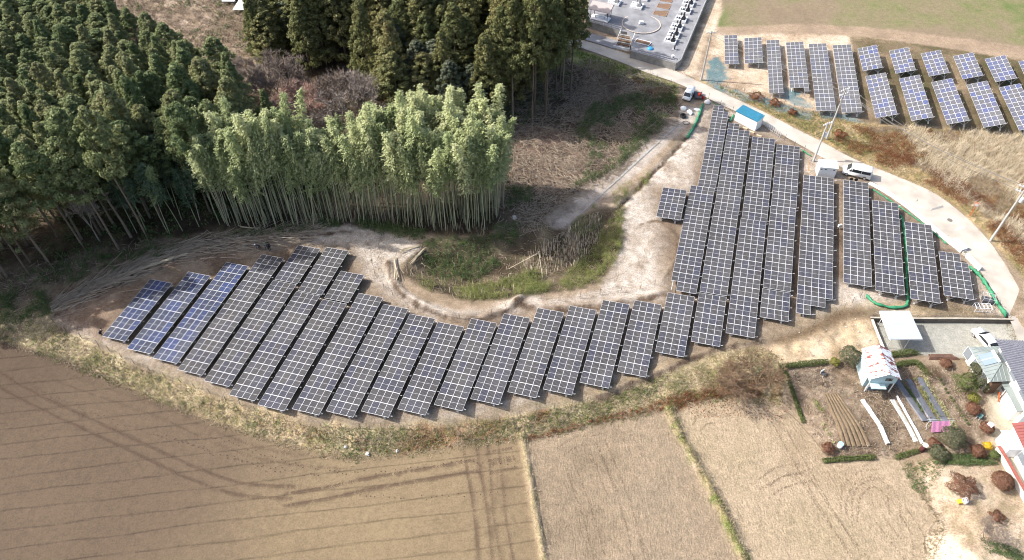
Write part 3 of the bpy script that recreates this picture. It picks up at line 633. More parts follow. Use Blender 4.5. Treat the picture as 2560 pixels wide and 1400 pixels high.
# the older plant beyond the road: each table keeps its own direction
def free_table(label, group, cols, rows, FL, FR, NL, NR, me, zl=0.9, rise=0.45, skip=None, pole=False):
    best = None
    for k in range(60):         # the tilt at which the four sides stand square
        rs = -0.4 + 0.05 * k; q = (G(*NL, zl), G(*NR, zl + rs), G(*FL, zl), G(*FR, zl + rs)); bx = (q[1] - q[0] + q[3] - q[2]).normalized(); ay = (q[2] - q[0] + q[3] - q[1]).normalized(); e = abs(bx.dot(ay))
        if best is None or e < best[0]: best = (e, rs, q)
    nl, nr, fl, fr = best[2]
    bx = (nr - nl + fr - fl) / 2; ay = (fl - nl + fr - nr) / 2
    x = bx.normalized(); y = (ay - x * ay.dot(x)); ly = ay.length; y.normalize(); z = x.cross(y)
    M = Matrix((x, y, z)).transposed().to_4x4(); S = Matrix.Diagonal((bx.length / (cols * MW), ly / (rows * ML), 1, 1))
    c0 = (nl + nr + fl + fr) / 4 - bx / 2 - ay / 2
    M = Matrix.Translation(c0 - z * zl) @ M @ S
    return solar_table(label, group, M, cols, rows, me, zl, skip)
OG = 'grey solar tables of the plant beyond the road'
for i, (c, r, FL, FR, NL, NR, lb, sk) in enumerate([
    (3,8,(1812.6,88.4),(1845.2,87.6),(1812.6,160.7),(1846,160),'small grey table three modules wide, nearest the cemetery lane',None),
    (4,7,(1860.2,95.5),(1903.8,93.2),(1861.6,159.2),(1906.6,156.4),'short grey table four modules wide, second from the cemetery lane',None),
    (3,14,(1919.1,100.6),(1951.7,99.2),(1923,233.7),(1958.5,232.3),'long narrow grey table three modules wide',None),
    (4,14,(1964.7,106.3),(2008.9,104),(1976.0,229.5),(2022.8,228),'grey table with three modules missing at its near end',lambda c, r: r == 0 and c < 3),
    (4,17,(2021.1,110.2),(2065.3,108.2),(2040.6,277.4),(2090.2,276.2),'very long grey table left of the pole, behind the road verge',None),
    (4,17,(2079.7,113.1),(2125,111.1),(2104.4,281.9),(2155.9,280.2),'very long grey table crossed by the utility pole top',None)]):
    free_table(lb, OG, c, r, FL, FR, NL, NR, ME_GREY, 0.9, 0.4, sk)
WG = 'blue solar tables in two rows below the green field'
ups = [((2143.1,121.4),(2190.2,113.1),(2157.6,178.4),(2206.2,168.5)),((2221.6,126.9),(2269.9,118.9),(2239.5,184.8),(2289.3,174.7)),((2302.6,133.7),(2351.5,125.1),(2323.2,191.6),(2373.4,181.4)),
       ((2382.6,140.8),(2432.5,131.3),(2406.9,198.7),(2457.7,188.5)),((2463.9,147),(2514.1,137.7),(2488.5,205.5),(2542.7,195.3)),((2545.8,154),(2597,144),(2571,212),(2625,202))]
dns = [((2162.5,191),(2212.4,182.4),(2189.3,295.7),(2243.8,285.5)),((2245.3,197.1),(2296.4,187.9),(2279.2,303.1),(2333.1,292.3)),((2329.4,205.5),(2381.7,195.6),(2368.8,311.7),(2423.3,300.9)),
       ((2414,212.2),(2467,202.4),(2459.6,319.4),(2514.1,309.2)),((2498.1,218.7),(2551.7,208.8),(2548,326.5),(2605,316))]
for i, q in enumerate(ups): free_table('short blue table, %s from the left in the row nearest the green field' % ordw[i], WG, 4, 6, *q, ME_BLUE, 1.2, 0.5)
for i, q in enumerate(dns): free_table('taller blue table, %s from the left in the second row from the green field' % ordw[i], WG, 4, 10, *q, ME_BLUE, 1.2, 0.5)
# two more at the top edge, bright sky glare painted into their pale cell colour
cell_glare = mat('glare_cells', (0.62, 0.62, 0.64), 0.25, nscale=2, namp=0.08)
ME_GLARE = module_mesh('module_glare', cell_glare, False, 0.03, 0.06)
free_table('pale shining solar table between the two woods, right one of the pair', 'pale solar tables at the top edge', 4, 7, (612,-25),(645,-25),(581.6,25),(613.8,25), ME_GLARE, 0.9, 0.3)
free_table('pale shining solar table between the two woods, left one of the pair', 'pale solar tables at the top edge', 4, 6, (580,-40),(613,-40),(552.9,3.8),(585.4,3.8), ME_GLARE, 0.9, 0.3)
print('modules', NMOD[0])
# ------------------------------------------------------------------ vegetation templates
def leaf_quads(C, Nn, size, aspect=1.0, rng=RN, jit=0.6, droop=0.0):
    """one quad per centre C, facing about Nn"""
    n = len(C); Nn = Nn + rng.normal(0, jit, (n, 3)); Nn /= np.linalg.norm(Nn, axis=1, keepdims=True) + 1e-9
    r = rng.normal(0, 1, (n, 3)); r[:, 2] -= droop; T = np.cross(Nn, r); T /= np.linalg.norm(T, axis=1, keepdims=True) + 1e-9; B = np.cross(Nn, T)
    s = (size * rng.uniform(0.65, 1.35, n))[:, None] * 0.5
    T = T * s * aspect; B = B * s
    V = np.stack([C - T * 0.5 - B, C + T * 0.5 - B * 0.8, C + T * 0.6 + B, C - T * 0.5 + B * 0.8], 1).reshape(-1, 3)
    return V, np.arange(4 * n).reshape(n, 4)
def sph(n, rng=RN):
    d = rng.normal(0, 1, (n, 3)); return d / np.linalg.norm(d, axis=1, keepdims=True)
def crown_mesh(name, m, H0, H1, rad, prof, nclump, nleaf, clump, leaf, seed, spike=0.0, rag=0.25):
    """knobbly conifer crown: clumps of leaf-sized faces spread over a profile"""
    rng = np.random.default_rng(seed); Cs, Ns = [], []
    lob = rng.uniform(0, 6.28, 4)
    for k in range(nclump):
        t = (k + rng.uniform(0, 1)) / nclump; t = t ** 0.85; a = rng.uniform(0, 6.283)
        rr = rad * prof(t) * (1 + rag * math.sin(2 * a + lob[0] + 5 * t) * 0.6 + rag * math.sin(3 * a + lob[1] - 7 * t) * 0.5) * rng.uniform(0.62, 1.0)
        c = np.array([rr * math.cos(a), rr * math.sin(a), H0 + (H1 - H0) * t]); cr = clump * rng.uniform(0.7, 1.35) * (0.6 + 0.6 * (1 - t))
        d = sph(nleaf, rng); o = np.array([math.cos(a) * 0.7, math.sin(a) * 0.7, 0.5]); d = d + o * 0.55; d /= np.linalg.norm(d, axis=1, keepdims=True)
        sc3 = np.array([1, 1, 0.75 + spike])
        Cs.append(c + d * cr * sc3 * rng.uniform(0.55, 1.05, (nleaf, 1))); Ns.append(d)
    # leader at the tip
    d = sph(nleaf, rng); Cs.append(np.array([0, 0, H1 - 0.1]) + d * np.array([0.3, 0.3, 0.7]) * clump); Ns.append(d)
    V, F = leaf_quads(np.concatenate(Cs), np.concatenate(Ns), leaf, 1.0, rng)
    return mk(name, V, F, [m])
def trunk_mesh(name, m, h, r0, r1, seed, stubs=10, s0=0.25, s1=0.7, lean=0.15, blen=1.4):
    rng = random.Random(seed); b = MB(); P = []; lx, ly = rng.uniform(-lean, lean), rng.uniform(-lean, lean)
    for k in range(7):
        t = k / 6; P.append((lx * h * 0.1 * t * t + rng.uniform(-.05, .05), ly * h * 0.1 * t * t + rng.uniform(-.05, .05), h * t - (0.6 if k == 0 else 0)))
    b.tube(P, [r0 * (1.25 if k == 0 else 1) + (r1 - r0) * k / 6 for k in range(7)], 7)
    for k in range(stubs):
        t = rng.uniform(s0, s1); i = min(5, int(t * 6)); f = t * 6 - i; p = Vector(P[i]).lerp(Vector(P[i + 1]), f); a = rng.uniform(0, 6.28); L_ = rng.uniform(0.4, 1) * blen
        b.bar(p, p + Vector((math.cos(a) * L_, math.sin(a) * L_, rng.uniform(-0.1, 0.5) * L_)), 0.045, 3, 0.012)
    return b.mesh(name, m)
CEDAR = leafmat('cedar_leaves', [(0.078, 0.104, 0.042), (0.145, 0.160, 0.062), (0.215, 0.206, 0.084), (0.275, 0.218, 0.100)], 0.34, nscale=0.45)
CYPR = leafmat('cypress_leaves', [(0.100, 0.145, 0.066), (0.175, 0.218, 0.094), (0.250, 0.265, 0.122), (0.290, 0.255, 0.138)], 0.36, nscale=0.4)
GREYC = leafmat('greyish_leaves', [(0.10, 0.12, 0.075), (0.16, 0.17, 0.11)], 0.28, nscale=0.5)
BARK = mat('bark', A(120,104,90,0.55), 0.9, nscale=3, namp=0.3, obrand=A(168,152,134,0.55))
pc = lambda t: (1 - t) ** 0.62 * (0.55 + 0.9 * min(1, t * 5 + 0.3)) * 0.85 + 0.05
pr = lambda t: (math.sin(math.pi * min(1, 0.18 + 0.8 * t)) ** 0.7) * (1 - t * 0.35) + 0.05
po = lambda t: (1 - t) ** 0.8 + 0.06
CR_TALL = [crown_mesh('cedar_crown', CEDAR, 8.5 + (k % 3) * 1.5, 24.0 + (k % 4) * 0.7, 2.5 + 0.25 * (k % 3), pc, 190, 60, 0.62, 0.29, 100 + k) for k in range(6)]
CR_LOW = [crown_mesh('cedar_crown_low', CEDAR, 2.0, 17.0 + k, 2.9, pc, 210, 62, 0.66, 0.30, 140 + k) for k in range(3)]
CR_GREY = [crown_mesh('greyish_crown', GREYC, 6.0, 21.0 + k, 2.7, pc, 180, 60, 0.62, 0.28, 150 + k, rag=0.4) for k in range(2)]
CR_LEFT = [crown_mesh('cypress_crown', CYPR, 8.0 + (k % 3), 18.5 + (k % 4) * 0.8, 2.35 + 0.2 * (k % 3), pr if k % 3 == 1 else (pc if k % 3 else po), 170, 60, 0.64, 0.29, 200 + k, rag=0.45) for k in range(8)]
CR_FRONT = [crown_mesh('front_crown', CYPR, 11.5 + (k % 2), 20.5 + (k % 3) * 0.8, 2.7, pr if k % 2 else pc, 130, 60, 0.68, 0.30, 260 + k, rag=0.5) for k in range(4)]
CR_SPIRE = [crown_mesh('spire_crown', CYPR, 5.0, 21.5, 2.9, po, 200, 60, 0.6, 0.29, 230 + k) for k in range(2)]
TR_TALL = [trunk_mesh('cedar_trunk', BARK, 22.0, 0.24, 0.06, 300 + k, 14, 0.3, 0.6) for k in range(3)]
TR_LEFT = [trunk_mesh('cypress_trunk', BARK, 17.0, 0.19, 0.07, 310 + k, 16, 0.25, 0.6, 0.6, 2.0) for k in range(4)]
TR_LOW = trunk_mesh('low_trunk', BARK, 14.0, 0.22, 0.06, 320, 0)

def scatter(P, spacing, seed=1, jit=0.42, pred=None):
    rng = np.random.default_rng(seed); x0, y0 = P.min(0); x1, y1 = P.max(0)
    xs = np.arange(x0, x1, spacing); ys = np.arange(y0, y1, spacing * 0.92); X, Y = np.meshgrid(xs, ys)
    X[1::2] += spacing / 2; X = X.ravel() + rng.uniform(-jit, jit, X.size) * spacing; Y = Y.ravel() + rng.uniform(-jit, jit, Y.size) * spacing
    k = pip(X, Y, P); return X[k], Y[k]
def tree(name, label, group, x, y, z, trunk, crown, s, rz, cat='tree', tilt=None, cname='crown'):
    t = thing(name, label, cat, (x, y, z), rz, group); t.scale = (s[0], s[0], s[1])
    if tilt: t.rotation_euler = (tilt[0], tilt[1], rz)
    if trunk: obj('trunk', trunk, t)
    if crown: obj(cname, crown, t)
    return t
def inframe(x, y, z, top=0.0, mx=60):
    d = np.array([x, y, z + top - CAM_Z]); zf = d[1] * CP - d[2] * SP; u = 1280 + FPX * d[0] / zf; v = 700 - FPX * (d[1] * SP + d[2] * CP) / zf
    return u, v
rt = random.Random(5)
RW2 = PX([(676,-150),(676,150),(750,230),(900,290),(1000,330),(1240,340),(1350,305),(1430,245),(1452,215),(1400,165),(1310,90),(1210,-20),(1150,-150)])
LW2 = PX([(-500,-60),(60,-60),(250,55),(400,150),(500,212),(590,285),(660,370),(690,420),(640,500),(560,575),(430,600),(300,640),(210,680),(100,715),(-80,760),(-500,820)])
# --- the wood on the left
X, Y = scatter(LW2, 3.85, 3); Z = H(X, Y)
FRONT = PX([(-500,820),(-80,760),(100,715),(210,680),(300,640),(430,600),(560,575)]); dfr = dline(X, Y, FRONT)
def where_left(ub, vb, d):
    if ub < 120 and vb < 330: return 'at the far upper left corner of the left wood'
    if ub < 120: return 'along the left picture edge of the left wood'
    if d < 12: return 'just behind the front row of the left wood'
    if ub > 520: return 'beside the bamboo at the right tip of the left wood'
    if vb < 200: return 'at the back of the left wood near the brush slope'
    return 'in the middle of the left wood'
nleft = 0; order = sorted(range(len(X)), key=lambda i: -Y[i])
for i in order:
    u, v = inframe(X[i], Y[i], Z[i], 11)
    ub, vb = inframe(X[i], Y[i], Z[i])
    if v > 760 or (ub < -420) or (ub < -60 and vb < 600) or vb < -20 and False: continue
    if u < -90 and vb < 560: continue
    front = dfr[i] < 4.5
    sp = rt.random()
    hz_ = rt.uniform(0.85, 1.15) * max(0.52, 1.04 - 0.0125 * max(0.0, dfr[i] - 3))
    s = (rt.uniform(0.88, 1.18) * (0.86 if hz_ < 0.75 else 1.0), hz_)
    if 430 < ub < 560 and vb > 540: continue
    if sp < 0.10 and not front: tree('conifer_tree', 'pointed olive conifer spire ' + where_left(ub, vb, dfr[i]), 'pointed conifers ' + where_left(ub, vb, dfr[i]), X[i], Y[i], Z[i], TR_LEFT[0], rt.choice(CR_SPIRE), s, rt.uniform(0, 6.28))
    elif front: tree('conifer_tree', 'tall conifer with a bare pale trunk standing along the front edge of the left wood', 'conifers along the front edge of the left wood', X[i], Y[i], Z[i], rt.choice(TR_LEFT), rt.choice(CR_FRONT), s, rt.uniform(0, 6.28), tilt=(rt.uniform(-.03, .06), rt.uniform(-.06, .02)))
    else: tree('conifer_tree', 'rounded olive green conifer crown ' + where_left(ub, vb, dfr[i]), 'rounded conifers ' + where_left(ub, vb, dfr[i]), X[i], Y[i], Z[i], rt.choice(TR_LEFT), rt.choice(CR_LEFT), s, rt.uniform(0, 6.28))
    nleft += 1
# --- the wood on the right
X, Y = scatter(RW2, 4.1, 9); Z = H(X, Y); nright = 0
edgeR = PX([(1210,-20),(1310,90),(1400,165),(1452,215),(1430,245),(1350,305),(1240,330)]); de = dline(X, Y, edgeR); dfw = dline(X, Y, PX([(676,150),(750,230),(900,290),(1000,330),(1240,345)]))
for i in sorted(range(len(X)), key=lambda i: -Y[i]):
    u, v = inframe(X[i], Y[i], Z[i], 24); ub, vb = inframe(X[i], Y[i], Z[i])
    uc, vc = inframe(X[i], Y[i], Z[i], 9)
    if vc < -60: continue
    if ub < 980 and vb > 160 + (ub - 640) * 0.10 : continue      # the bare thicket stands there
    hs_ = 1.0 if ub > 1235 else min(0.92, 0.56 + 0.022 * dfw[i])
    sc1 = (rt.uniform(0.88, 1.2), rt.uniform(0.88, 1.1) * hs_); q = rt.random()
    if de[i] < 4.0 and ub > 1220 and vb > 130:
        if rt.random() < 0.2: continue
        tree('cedar_tree', 'slender tall cedar with a long bare trunk at the clearing edge of the right wood', 'cedars along the clearing edge', X[i], Y[i], Z[i], rt.choice(TR_TALL), rt.choice(CR_TALL), (sc1[0] * 0.85, sc1[1]), rt.uniform(0, 6.28))
    elif q < 0.15: tree('cedar_tree', 'grey green ragged conifer among the darker cedars of the right wood', 'grey green conifers in the right wood', X[i], Y[i], Z[i], rt.choice(TR_TALL), rt.choice(CR_GREY), sc1, rt.uniform(0, 6.28))
    elif ub < 760 or q < 0.5: tree('cedar_tree', 'dense dark cedar clothed low down at the left side of the right wood', 'low clothed cedars in the right wood', X[i], Y[i], Z[i], TR_LOW, rt.choice(CR_LOW), (sc1[0] * 1.1, sc1[1] * 1.25), rt.uniform(0, 6.28))
    else: tree('cedar_tree', 'tall brownish green cedar crown inside the right wood', 'cedars inside the right wood', X[i], Y[i], Z[i], rt.choice(TR_TALL), rt.choice(CR_TALL), sc1, rt.uniform(0, 6.28))
    nright += 1
for (px, py, s, lb) in ((662, 158, 0.72, 'small dark rounded cedar alone at the brush edge, top of the bare thicket'), (778, 182, 0.78, 'dark pointed cedar at the front of the right wood above the grey thicket'),
                        (1000, 292, 0.95, 'bushy yellowish green cedar standing directly behind the bamboo'), (930, 230, 0.98, 'olive cedar between the bare trees and the bamboo'), (1215, 318, 0.98, 'slender yellow green cedar just above the right end of the bamboo'), (1120, 300, 0.9, 'greyish leafy conifer behind the middle of the bamboo')):
    p = at(px, py); tree('cedar_tree', lb, None, p.x, p.y, p.z, TR_LOW, rt.choice(CR_LOW if s < 1.0 else CR_TALL), (s, s * 1.1), rt.uniform(0, 6)); nright += 1
for (px, py, s, lb) in ((425, 420, 0.82, 'tall pale olive cone-shaped conifer standing clear in the left wood'), (690, 432, 0.62, 'golden green conifer between the left wood and the bamboo'), (705, 400, 0.66, 'brownish conifer behind the golden green one by the bamboo')):
    p = at(px, py); tree('conifer_tree', lb, None, p.x, p.y, p.z, TR_LEFT[0], CR_SPIRE[0], (s, s), 1.0)
print('trees', nleft, nright)

def blades(name, X, Y, h, wd, lean, nb, m, seed, curve=0.35, z=None, rad=0.25, dirv=None):
    """tufts of bent blades"""
    rn = np.random.default_rng(seed); n = len(X); Z = H(X, Y) if z is None else z
    bx = np.repeat(X, nb) + rn.normal(0, rad, n * nb); by = np.repeat(Y, nb) + rn.normal(0, rad, n * nb); bz = np.repeat(Z, nb) - 0.05
    a = rn.uniform(0, 6.283, n * nb); hh = h * np.repeat(rn.uniform(0.55, 1.3, n), nb) * rn.uniform(0.6, 1.2, n * nb); ll = hh * lean * rn.uniform(0.3, 1.3, n * nb)
    dx, dy = np.cos(a) * ll, np.sin(a) * ll
    if dirv is not None: dx = dx + dirv[0] * hh; dy = dy + dirv[1] * hh
    px_, py_ = -np.sin(a) * wd, np.cos(a) * wd
    B = np.stack([bx, by, bz], 1); Wv = np.stack([px_, py_, 0 * px_], 1); M_ = B + np.stack([dx * 0.4, dy * 0.4, hh * 0.65], 1); T = B + np.stack([dx, dy, hh * (1 - curve * 0.3)], 1)
    V = np.stack([B - Wv, B + Wv, M_ + Wv * 0.8, M_ - Wv * 0.8, T], 1).reshape(-1, 3); k = np.arange(n * nb) * 5
    F = [np.stack([k, k + 1, k + 2, k + 3], 1), np.stack([k + 3, k + 2, k + 4], 1)]
    rnd = np.repeat(np.repeat(rn.uniform(0, 1, n), nb) * 0.7 + rn.uniform(0, 0.3, n * nb), 5)
    return tag(obj(name, mk(name, V, F, [m], attr=rnd)), kind='stuff')
# --- bamboo
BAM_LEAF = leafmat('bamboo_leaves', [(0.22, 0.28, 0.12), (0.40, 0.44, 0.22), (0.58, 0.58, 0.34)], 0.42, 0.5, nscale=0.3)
BAM_SHADED = leafmat('bamboo_leaves_shaded', [(0.08, 0.125, 0.07), (0.14, 0.185, 0.115)], 0.3, 0.5, nscale=0.3)  # darker leaf copy with the shade beside the left wood painted in
BAM_CULM = mat('bamboo_culm', (0.22, 0.25, 0.14), 0.5, nscale=0.6, namp=0.25, obrand=(0.38, 0.36, 0.25))
def bamboo_curve(seed, h):
    rng = random.Random(seed); a = rng.uniform(0, 6.28); b = rng.uniform(0.5, 1.7); l0 = rng.uniform(0, 0.6)
    return [Vector((math.cos(a) * (l0 * t + b * t ** 3.2), math.sin(a) * (l0 * t + b * t ** 3.2), h * (t - 0.06 * t ** 4))) for t in [k / 12 for k in range(13)]]
def bamboo_meshes(seed, h, leafm, sparse=1.0):
    t0 = 0.42 + 0.05 * (seed % 5)
    P = bamboo_curve(seed, h); b = MB(); b.tube([P[0] - Vector((0, 0, 0.4))] + P[1:], [0.075 * (1 - 0.85 * k / 12) for k in range(13)], 5)
    rng = np.random.default_rng(seed); C, D, B = [], [], []
    for k in range(int(15 * sparse)):
        t = t0 + (1 - t0) * ((k + 0.5) / 15 / sparse) ** 0.9; i = min(11, int(t * 12)); f = t * 12 - i; p = np.array(P[i].lerp(P[i + 1], f))
        a0 = rng.uniform(0, 6.283)
        for j in range(4):
            a = a0 + j * 1.571 + rng.normal(0, 0.3); L_ = (0.25 + 0.95 * math.sin(math.pi * min(1.0, (t - t0) / (1 - t0) * 0.70 + 0.30))) * rng.uniform(0.65, 1.15)
            dr = np.array([math.cos(a), math.sin(a), 0.55])
            for q in range(20):
                s = (q + rng.uniform(0, 1)) / 20; c = p + dr * L_ * s - np.array([0, 0, 0.75 * L_ * s * s])
                C.append(c + rng.normal(0, 0.06 + 0.09 * s, 3)); D.append((dr[0], dr[1], -0.35))
    C = np.array(C); D = np.array(D); n = len(C)
    # leaves: long thin quads hanging outward
    L3 = D + rng.normal(0, 0.42, (n, 3)); L3 /= np.linalg.norm(L3, axis=1, keepdims=True)
    W3 = np.cross(L3, np.array([0, 0, 1.0]) + rng.normal(0, 0.35, (n, 3))); W3 /= np.linalg.norm(W3, axis=1, keepdims=True)
    ln = rng.uniform(0.24, 0.48, (n, 1)); wd = rng.uniform(0.06, 0.11, (n, 1))
    V = np.stack([C - W3 * wd * 0.6, C + L3 * ln * 0.5 - W3 * wd, C + L3 * ln, C + L3 * ln * 0.5 + W3 * wd], 1).reshape(-1, 3)
    return b.mesh('bamboo_culm', BAM_CULM), mk('bamboo_foliage', V, np.arange(4 * n).reshape(n, 4), [leafm])
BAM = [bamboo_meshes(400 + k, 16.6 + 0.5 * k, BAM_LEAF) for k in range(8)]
BAMD = [bamboo_meshes(420 + k, 13.0 + 0.6 * k, BAM_SHADED, 0.8) for k in range(4)]
GROVE = PX([(540,560),(620,578),(760,572),(880,560),(1000,566),(1100,582),(1215,582),(1262,520),(1268,470),(1200,455),(1060,452),(1000,500),(800,520),(640,520),(560,528)])
X, Y = scatter(GROVE, 1.05, 21, 0.65); Z = H(X, Y)
gl = PX([(540,560),(620,578),(760,572),(880,560),(1000,566),(1100,582),(1215,582),(1262,520)]); dg = dline(X, Y, gl)
order = np.argsort(dg); nb = 0
def bamboo(x, y, z, bm, s, label, group):
    o = obj('bamboo', bm[0], None, (x, y, z), rt.uniform(0, 6.28)); o.scale = s; o.rotation_euler[0] = rt.gauss(0, 0.045); o.rotation_euler[1] = rt.gauss(0, 0.045); tag(o, label, 'bamboo', group); obj('foliage', bm[1], o); return o
for i in order[:255]:
    bamboo(X[i], Y[i], Z[i], rt.choice(BAM), (1.0, 1.0, rt.uniform(0.90, 1.08) * (0.84 + 0.34 * float(vnoise(np.array([X[i] * 0.28]), np.array([Y[i] * 0.28]), 5)[0]))), 'tall pale green bamboo stem with feathery top in the sunlit grove', 'bamboo stems of the sunlit grove'); nb += 1
rest = order[255:]
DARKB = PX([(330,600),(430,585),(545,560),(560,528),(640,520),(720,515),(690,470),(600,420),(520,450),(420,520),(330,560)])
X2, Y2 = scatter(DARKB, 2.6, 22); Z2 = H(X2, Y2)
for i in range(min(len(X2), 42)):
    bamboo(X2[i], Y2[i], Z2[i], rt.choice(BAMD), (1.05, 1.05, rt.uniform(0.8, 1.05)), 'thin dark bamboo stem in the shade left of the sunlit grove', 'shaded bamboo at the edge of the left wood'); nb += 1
# the hidden depth of the grove as one mass
def join_copies(name, src, pts, rz, sc3, mats, kind='stuff'):
    Vs, Fs, off = [], [], 0
    cache = {}
    for (p, a, s, k) in zip(pts, rz, sc3, src):
        if k not in cache:
            n = len(k.vertices); v = np.empty(n * 3, np.float32); k.vertices.foreach_get('co', v); lo = np.empty(len(k.loops), np.int32); k.loops.foreach_get('vertex_index', lo); cache[k] = (v.reshape(-1, 3), lo.reshape(-1, 4))
        v, f = cache[k]; c_, s_ = math.cos(a), math.sin(a)
        Vs.append(np.stack([(v[:, 0] * c_ - v[:, 1] * s_) * s, (v[:, 0] * s_ + v[:, 1] * c_) * s, v[:, 2] * s], 1) + np.array(p)); Fs.append(f + off); off += len(v)
    return tag(obj(name, mk(name, np.concatenate(Vs), np.concatenate(Fs), mats)), kind=kind)
if len(rest):
    rr = rest[:110]
    join_copies('bamboo_thicket', [rt.choice(BAM)[1] for _ in rr], [(X[i], Y[i], Z[i]) for i in rr], [rt.uniform(0, 6.28) for _ in rr], [rt.uniform(0.85, 1.1) for _ in rr], [BAM_LEAF])
print('bamboo', nb, 'rest', len(rest))
X3, Y3 = scatter(PX([(560,565),(620,572),(760,566),(880,555),(1000,560),(1100,575),(1215,575),(1262,520),(1262,470),(1100,470),(1000,505),(800,520),(640,520)]), 0.85, 23); blades('bamboo_stems', X3, Y3, 9.0, 0.05, 0.06, 1, leafmat('bamboo_stem_mass', [(0.16, 0.18, 0.10), (0.28, 0.27, 0.18), (0.36, 0.33, 0.25)], 0.0, objrand=False), 24)
# odd single bamboo clump in front of the wood
p = at(425, 585); bamboo(p.x, p.y, p.z, BAM[1], (0.9, 0.9, 0.85), 'single pale bamboo plume alone in front of the dark wood', None)

# --- bare trees
TWIG = mat('bare_twigs', A(176,164,154,0.62), 0.9, obrand=A(146,130,118,0.6)); TWIGP = mat('pinkish_twigs', A(216,184,168,0.66), 0.9); TWIGB = mat('brown_twigs', A(130,106,84,0.6), 0.9)
def bare_tree(name, m, h, spread, seed, depth=5, twigs=2600, tw=0.03, tl=0.9, trunkr=0.16):
    rng = random.Random(seed); b = MB(); tips = []
    def grow(p, d, L_, r, k):
        q = p + d * L_; b.bar(p, q, r, 4 if k < 2 else 3, r * 0.65)
        if k >= depth: tips.append((q, d)); return
        if k >= 2: tips.append((p.lerp(q, 0.6), d))
        for j in range(rng.choice((2, 3, 3)) if k else 4):
            e = (d + Vector((rng.uniform(-1, 1), rng.uniform(-1, 1), rng.uniform(-0.35, 0.75))) * spread).normalized()
            grow(q, e, L_ * rng.uniform(0.62, 0.88), r * 0.6, k + 1)
    grow(Vector((0, 0, -0.2)), Vector((0, 0, 1)), h * 0.24, trunkr, 0)
    rn = np.random.default_rng(seed); n = twigs; ti = rn.integers(0, len(tips), n)
    C = np.array([tips[i][0] for i in ti]); D = np.array([tips[i][1] for i in ti]) + rn.normal(0, 0.6, (n, 3)); D /= np.linalg.norm(D, axis=1, keepdims=True)
    S = np.cross(D, rn.normal(0, 1, (n, 3))); S /= np.linalg.norm(S, axis=1, keepdims=True); L_ = rn.uniform(0.4, 1.0, (n, 1)) * tl
    V = np.stack([C - S * tw, C + S * tw, C + D * L_], 1).reshape(-1, 3)
    return b.mesh(name + '_trunk', m), mk(name + '_twigs', V, np.arange(3 * n).reshape(n, 3), [m])
BT = [bare_tree('bare', TWIG, 8.5, 0.75, 500 + k) for k in range(3)]; BTP = [bare_tree('pinkbare', TWIGP, 7.0, 0.8, 510, twigs=4200)]; BTB = [bare_tree('brownbare', TWIGB, 6.5, 1.05, 520 + k, twigs=1700, tl=0.9, tw=0.016, trunkr=0.12) for k in range(2)]
spots = [(700,255,1.3,0),(745,270,1.35,0),(680,285,1.2,0),(640,235,0.8,0),(620,275,0.75,0),(730,310,1.2,1),(775,300,1.3,1),(815,318,1.2,1),(850,312,1.45,0),(890,335,1.55,0),(930,325,1.4,0),(905,295,1.3,0),(785,330,0.9,0),(830,340,0.9,0),(960,335,0.8,0),(720,340,0.9,0),(560,165,0.6,0),(600,205,0.7,0),(660,205,0.8,0)]
for k, (px, py, s, kd) in enumerate(spots):
    p = at(px, py); bt = BTP[0] if kd else BT[k % 3]
    lb, g = ('bare tree with pinkish brown twigs in the thicket between the woods', 'pinkish bare trees') if kd else ('leafless grey tree of the thicket between the two woods', 'grey bare trees of the thicket')
    if k == 16: lb, g = 'small bare tree standing alone on the pale brush slope', None
    tree('bare_tree', lb, g, p.x, p.y, p.z, bt[0], bt[1], (s, s), k * 1.7, cname='twigs')
p = at(250, 605); tree('bare_tree', 'slim grey bare tree at the front edge of the left wood', None, p.x, p.y, p.z, BT[1][0], BT[1][1], (0.8, 1.6), 2.0, cname='twigs')
p = at(1888, 985); tree('bare_tree', 'wide spreading brown leafless tree over the bank above the right field', None, p.x, p.y, p.z, BTB[0][0], BTB[0][1], (2.0, 0.95), 0.6, cname='twigs')
p = at(1800, 965); tree('bare_tree', 'smaller brown leafless tree left of the wide spreading one on the bank', None, p.x, p.y, p.z, BTB[1][0], BTB[1][1], (1.5, 0.7), 2.6, cname='twigs')
p = at(2452, 1350); tree('bare_tree', 'dark pruned leafless tree near the bottom right corner', None, p.x, p.y, p.z, BTB[1][0], BT[2][1], (0.55, 0.5), 1.2, cname='twigs')
p = at(2330, 945); tree('bare_tree', 'small bare garden tree above the dark mulched beds', None, p.x, p.y, p.z, BTB[1][0], BTB[1][1], (0.42, 0.4), 0.3, cname='twigs')

# ------------------------------------------------------------------ ground cover: one mesh per kind, nobody could count it
def leafage(name, X, Y, r, h, nl, size, m, seed, aspect=0.7):
    """low leafy growth: domes of small leaves"""
    rn = np.random.default_rng(seed); n = len(X); Z = H(X, Y); rr = r * rn.uniform(0.6, 1.35, n); hh = h * rn.uniform(0.5, 1.4, n)
    d = sph(n * nl, rn); d[:, 2] = np.abs(d[:, 2]); d = d * (1 + 0.45 * np.sin(d[:, :1] * 7 + np.repeat(X, nl)[:, None] * 3) * np.cos(d[:, 1:2] * 6 + np.repeat(Y, nl)[:, None])); C = np.stack([np.repeat(X, nl), np.repeat(Y, nl), np.repeat(Z, nl)], 1) + d * np.stack([np.repeat(rr, nl), np.repeat(rr, nl), np.repeat(hh, nl)], 1) * rn.uniform(0.6, 1.05, (n * nl, 1))
    V, F = leaf_quads(C, d, size, aspect, rn, 0.7); rnd = np.repeat(np.repeat(rn.uniform(0, 1, n), nl) * 0.75 + rn.uniform(0, 0.25, n * nl), 4)
    return tag(obj(name, mk(name, V, F, [m], attr=rnd)), kind='stuff')
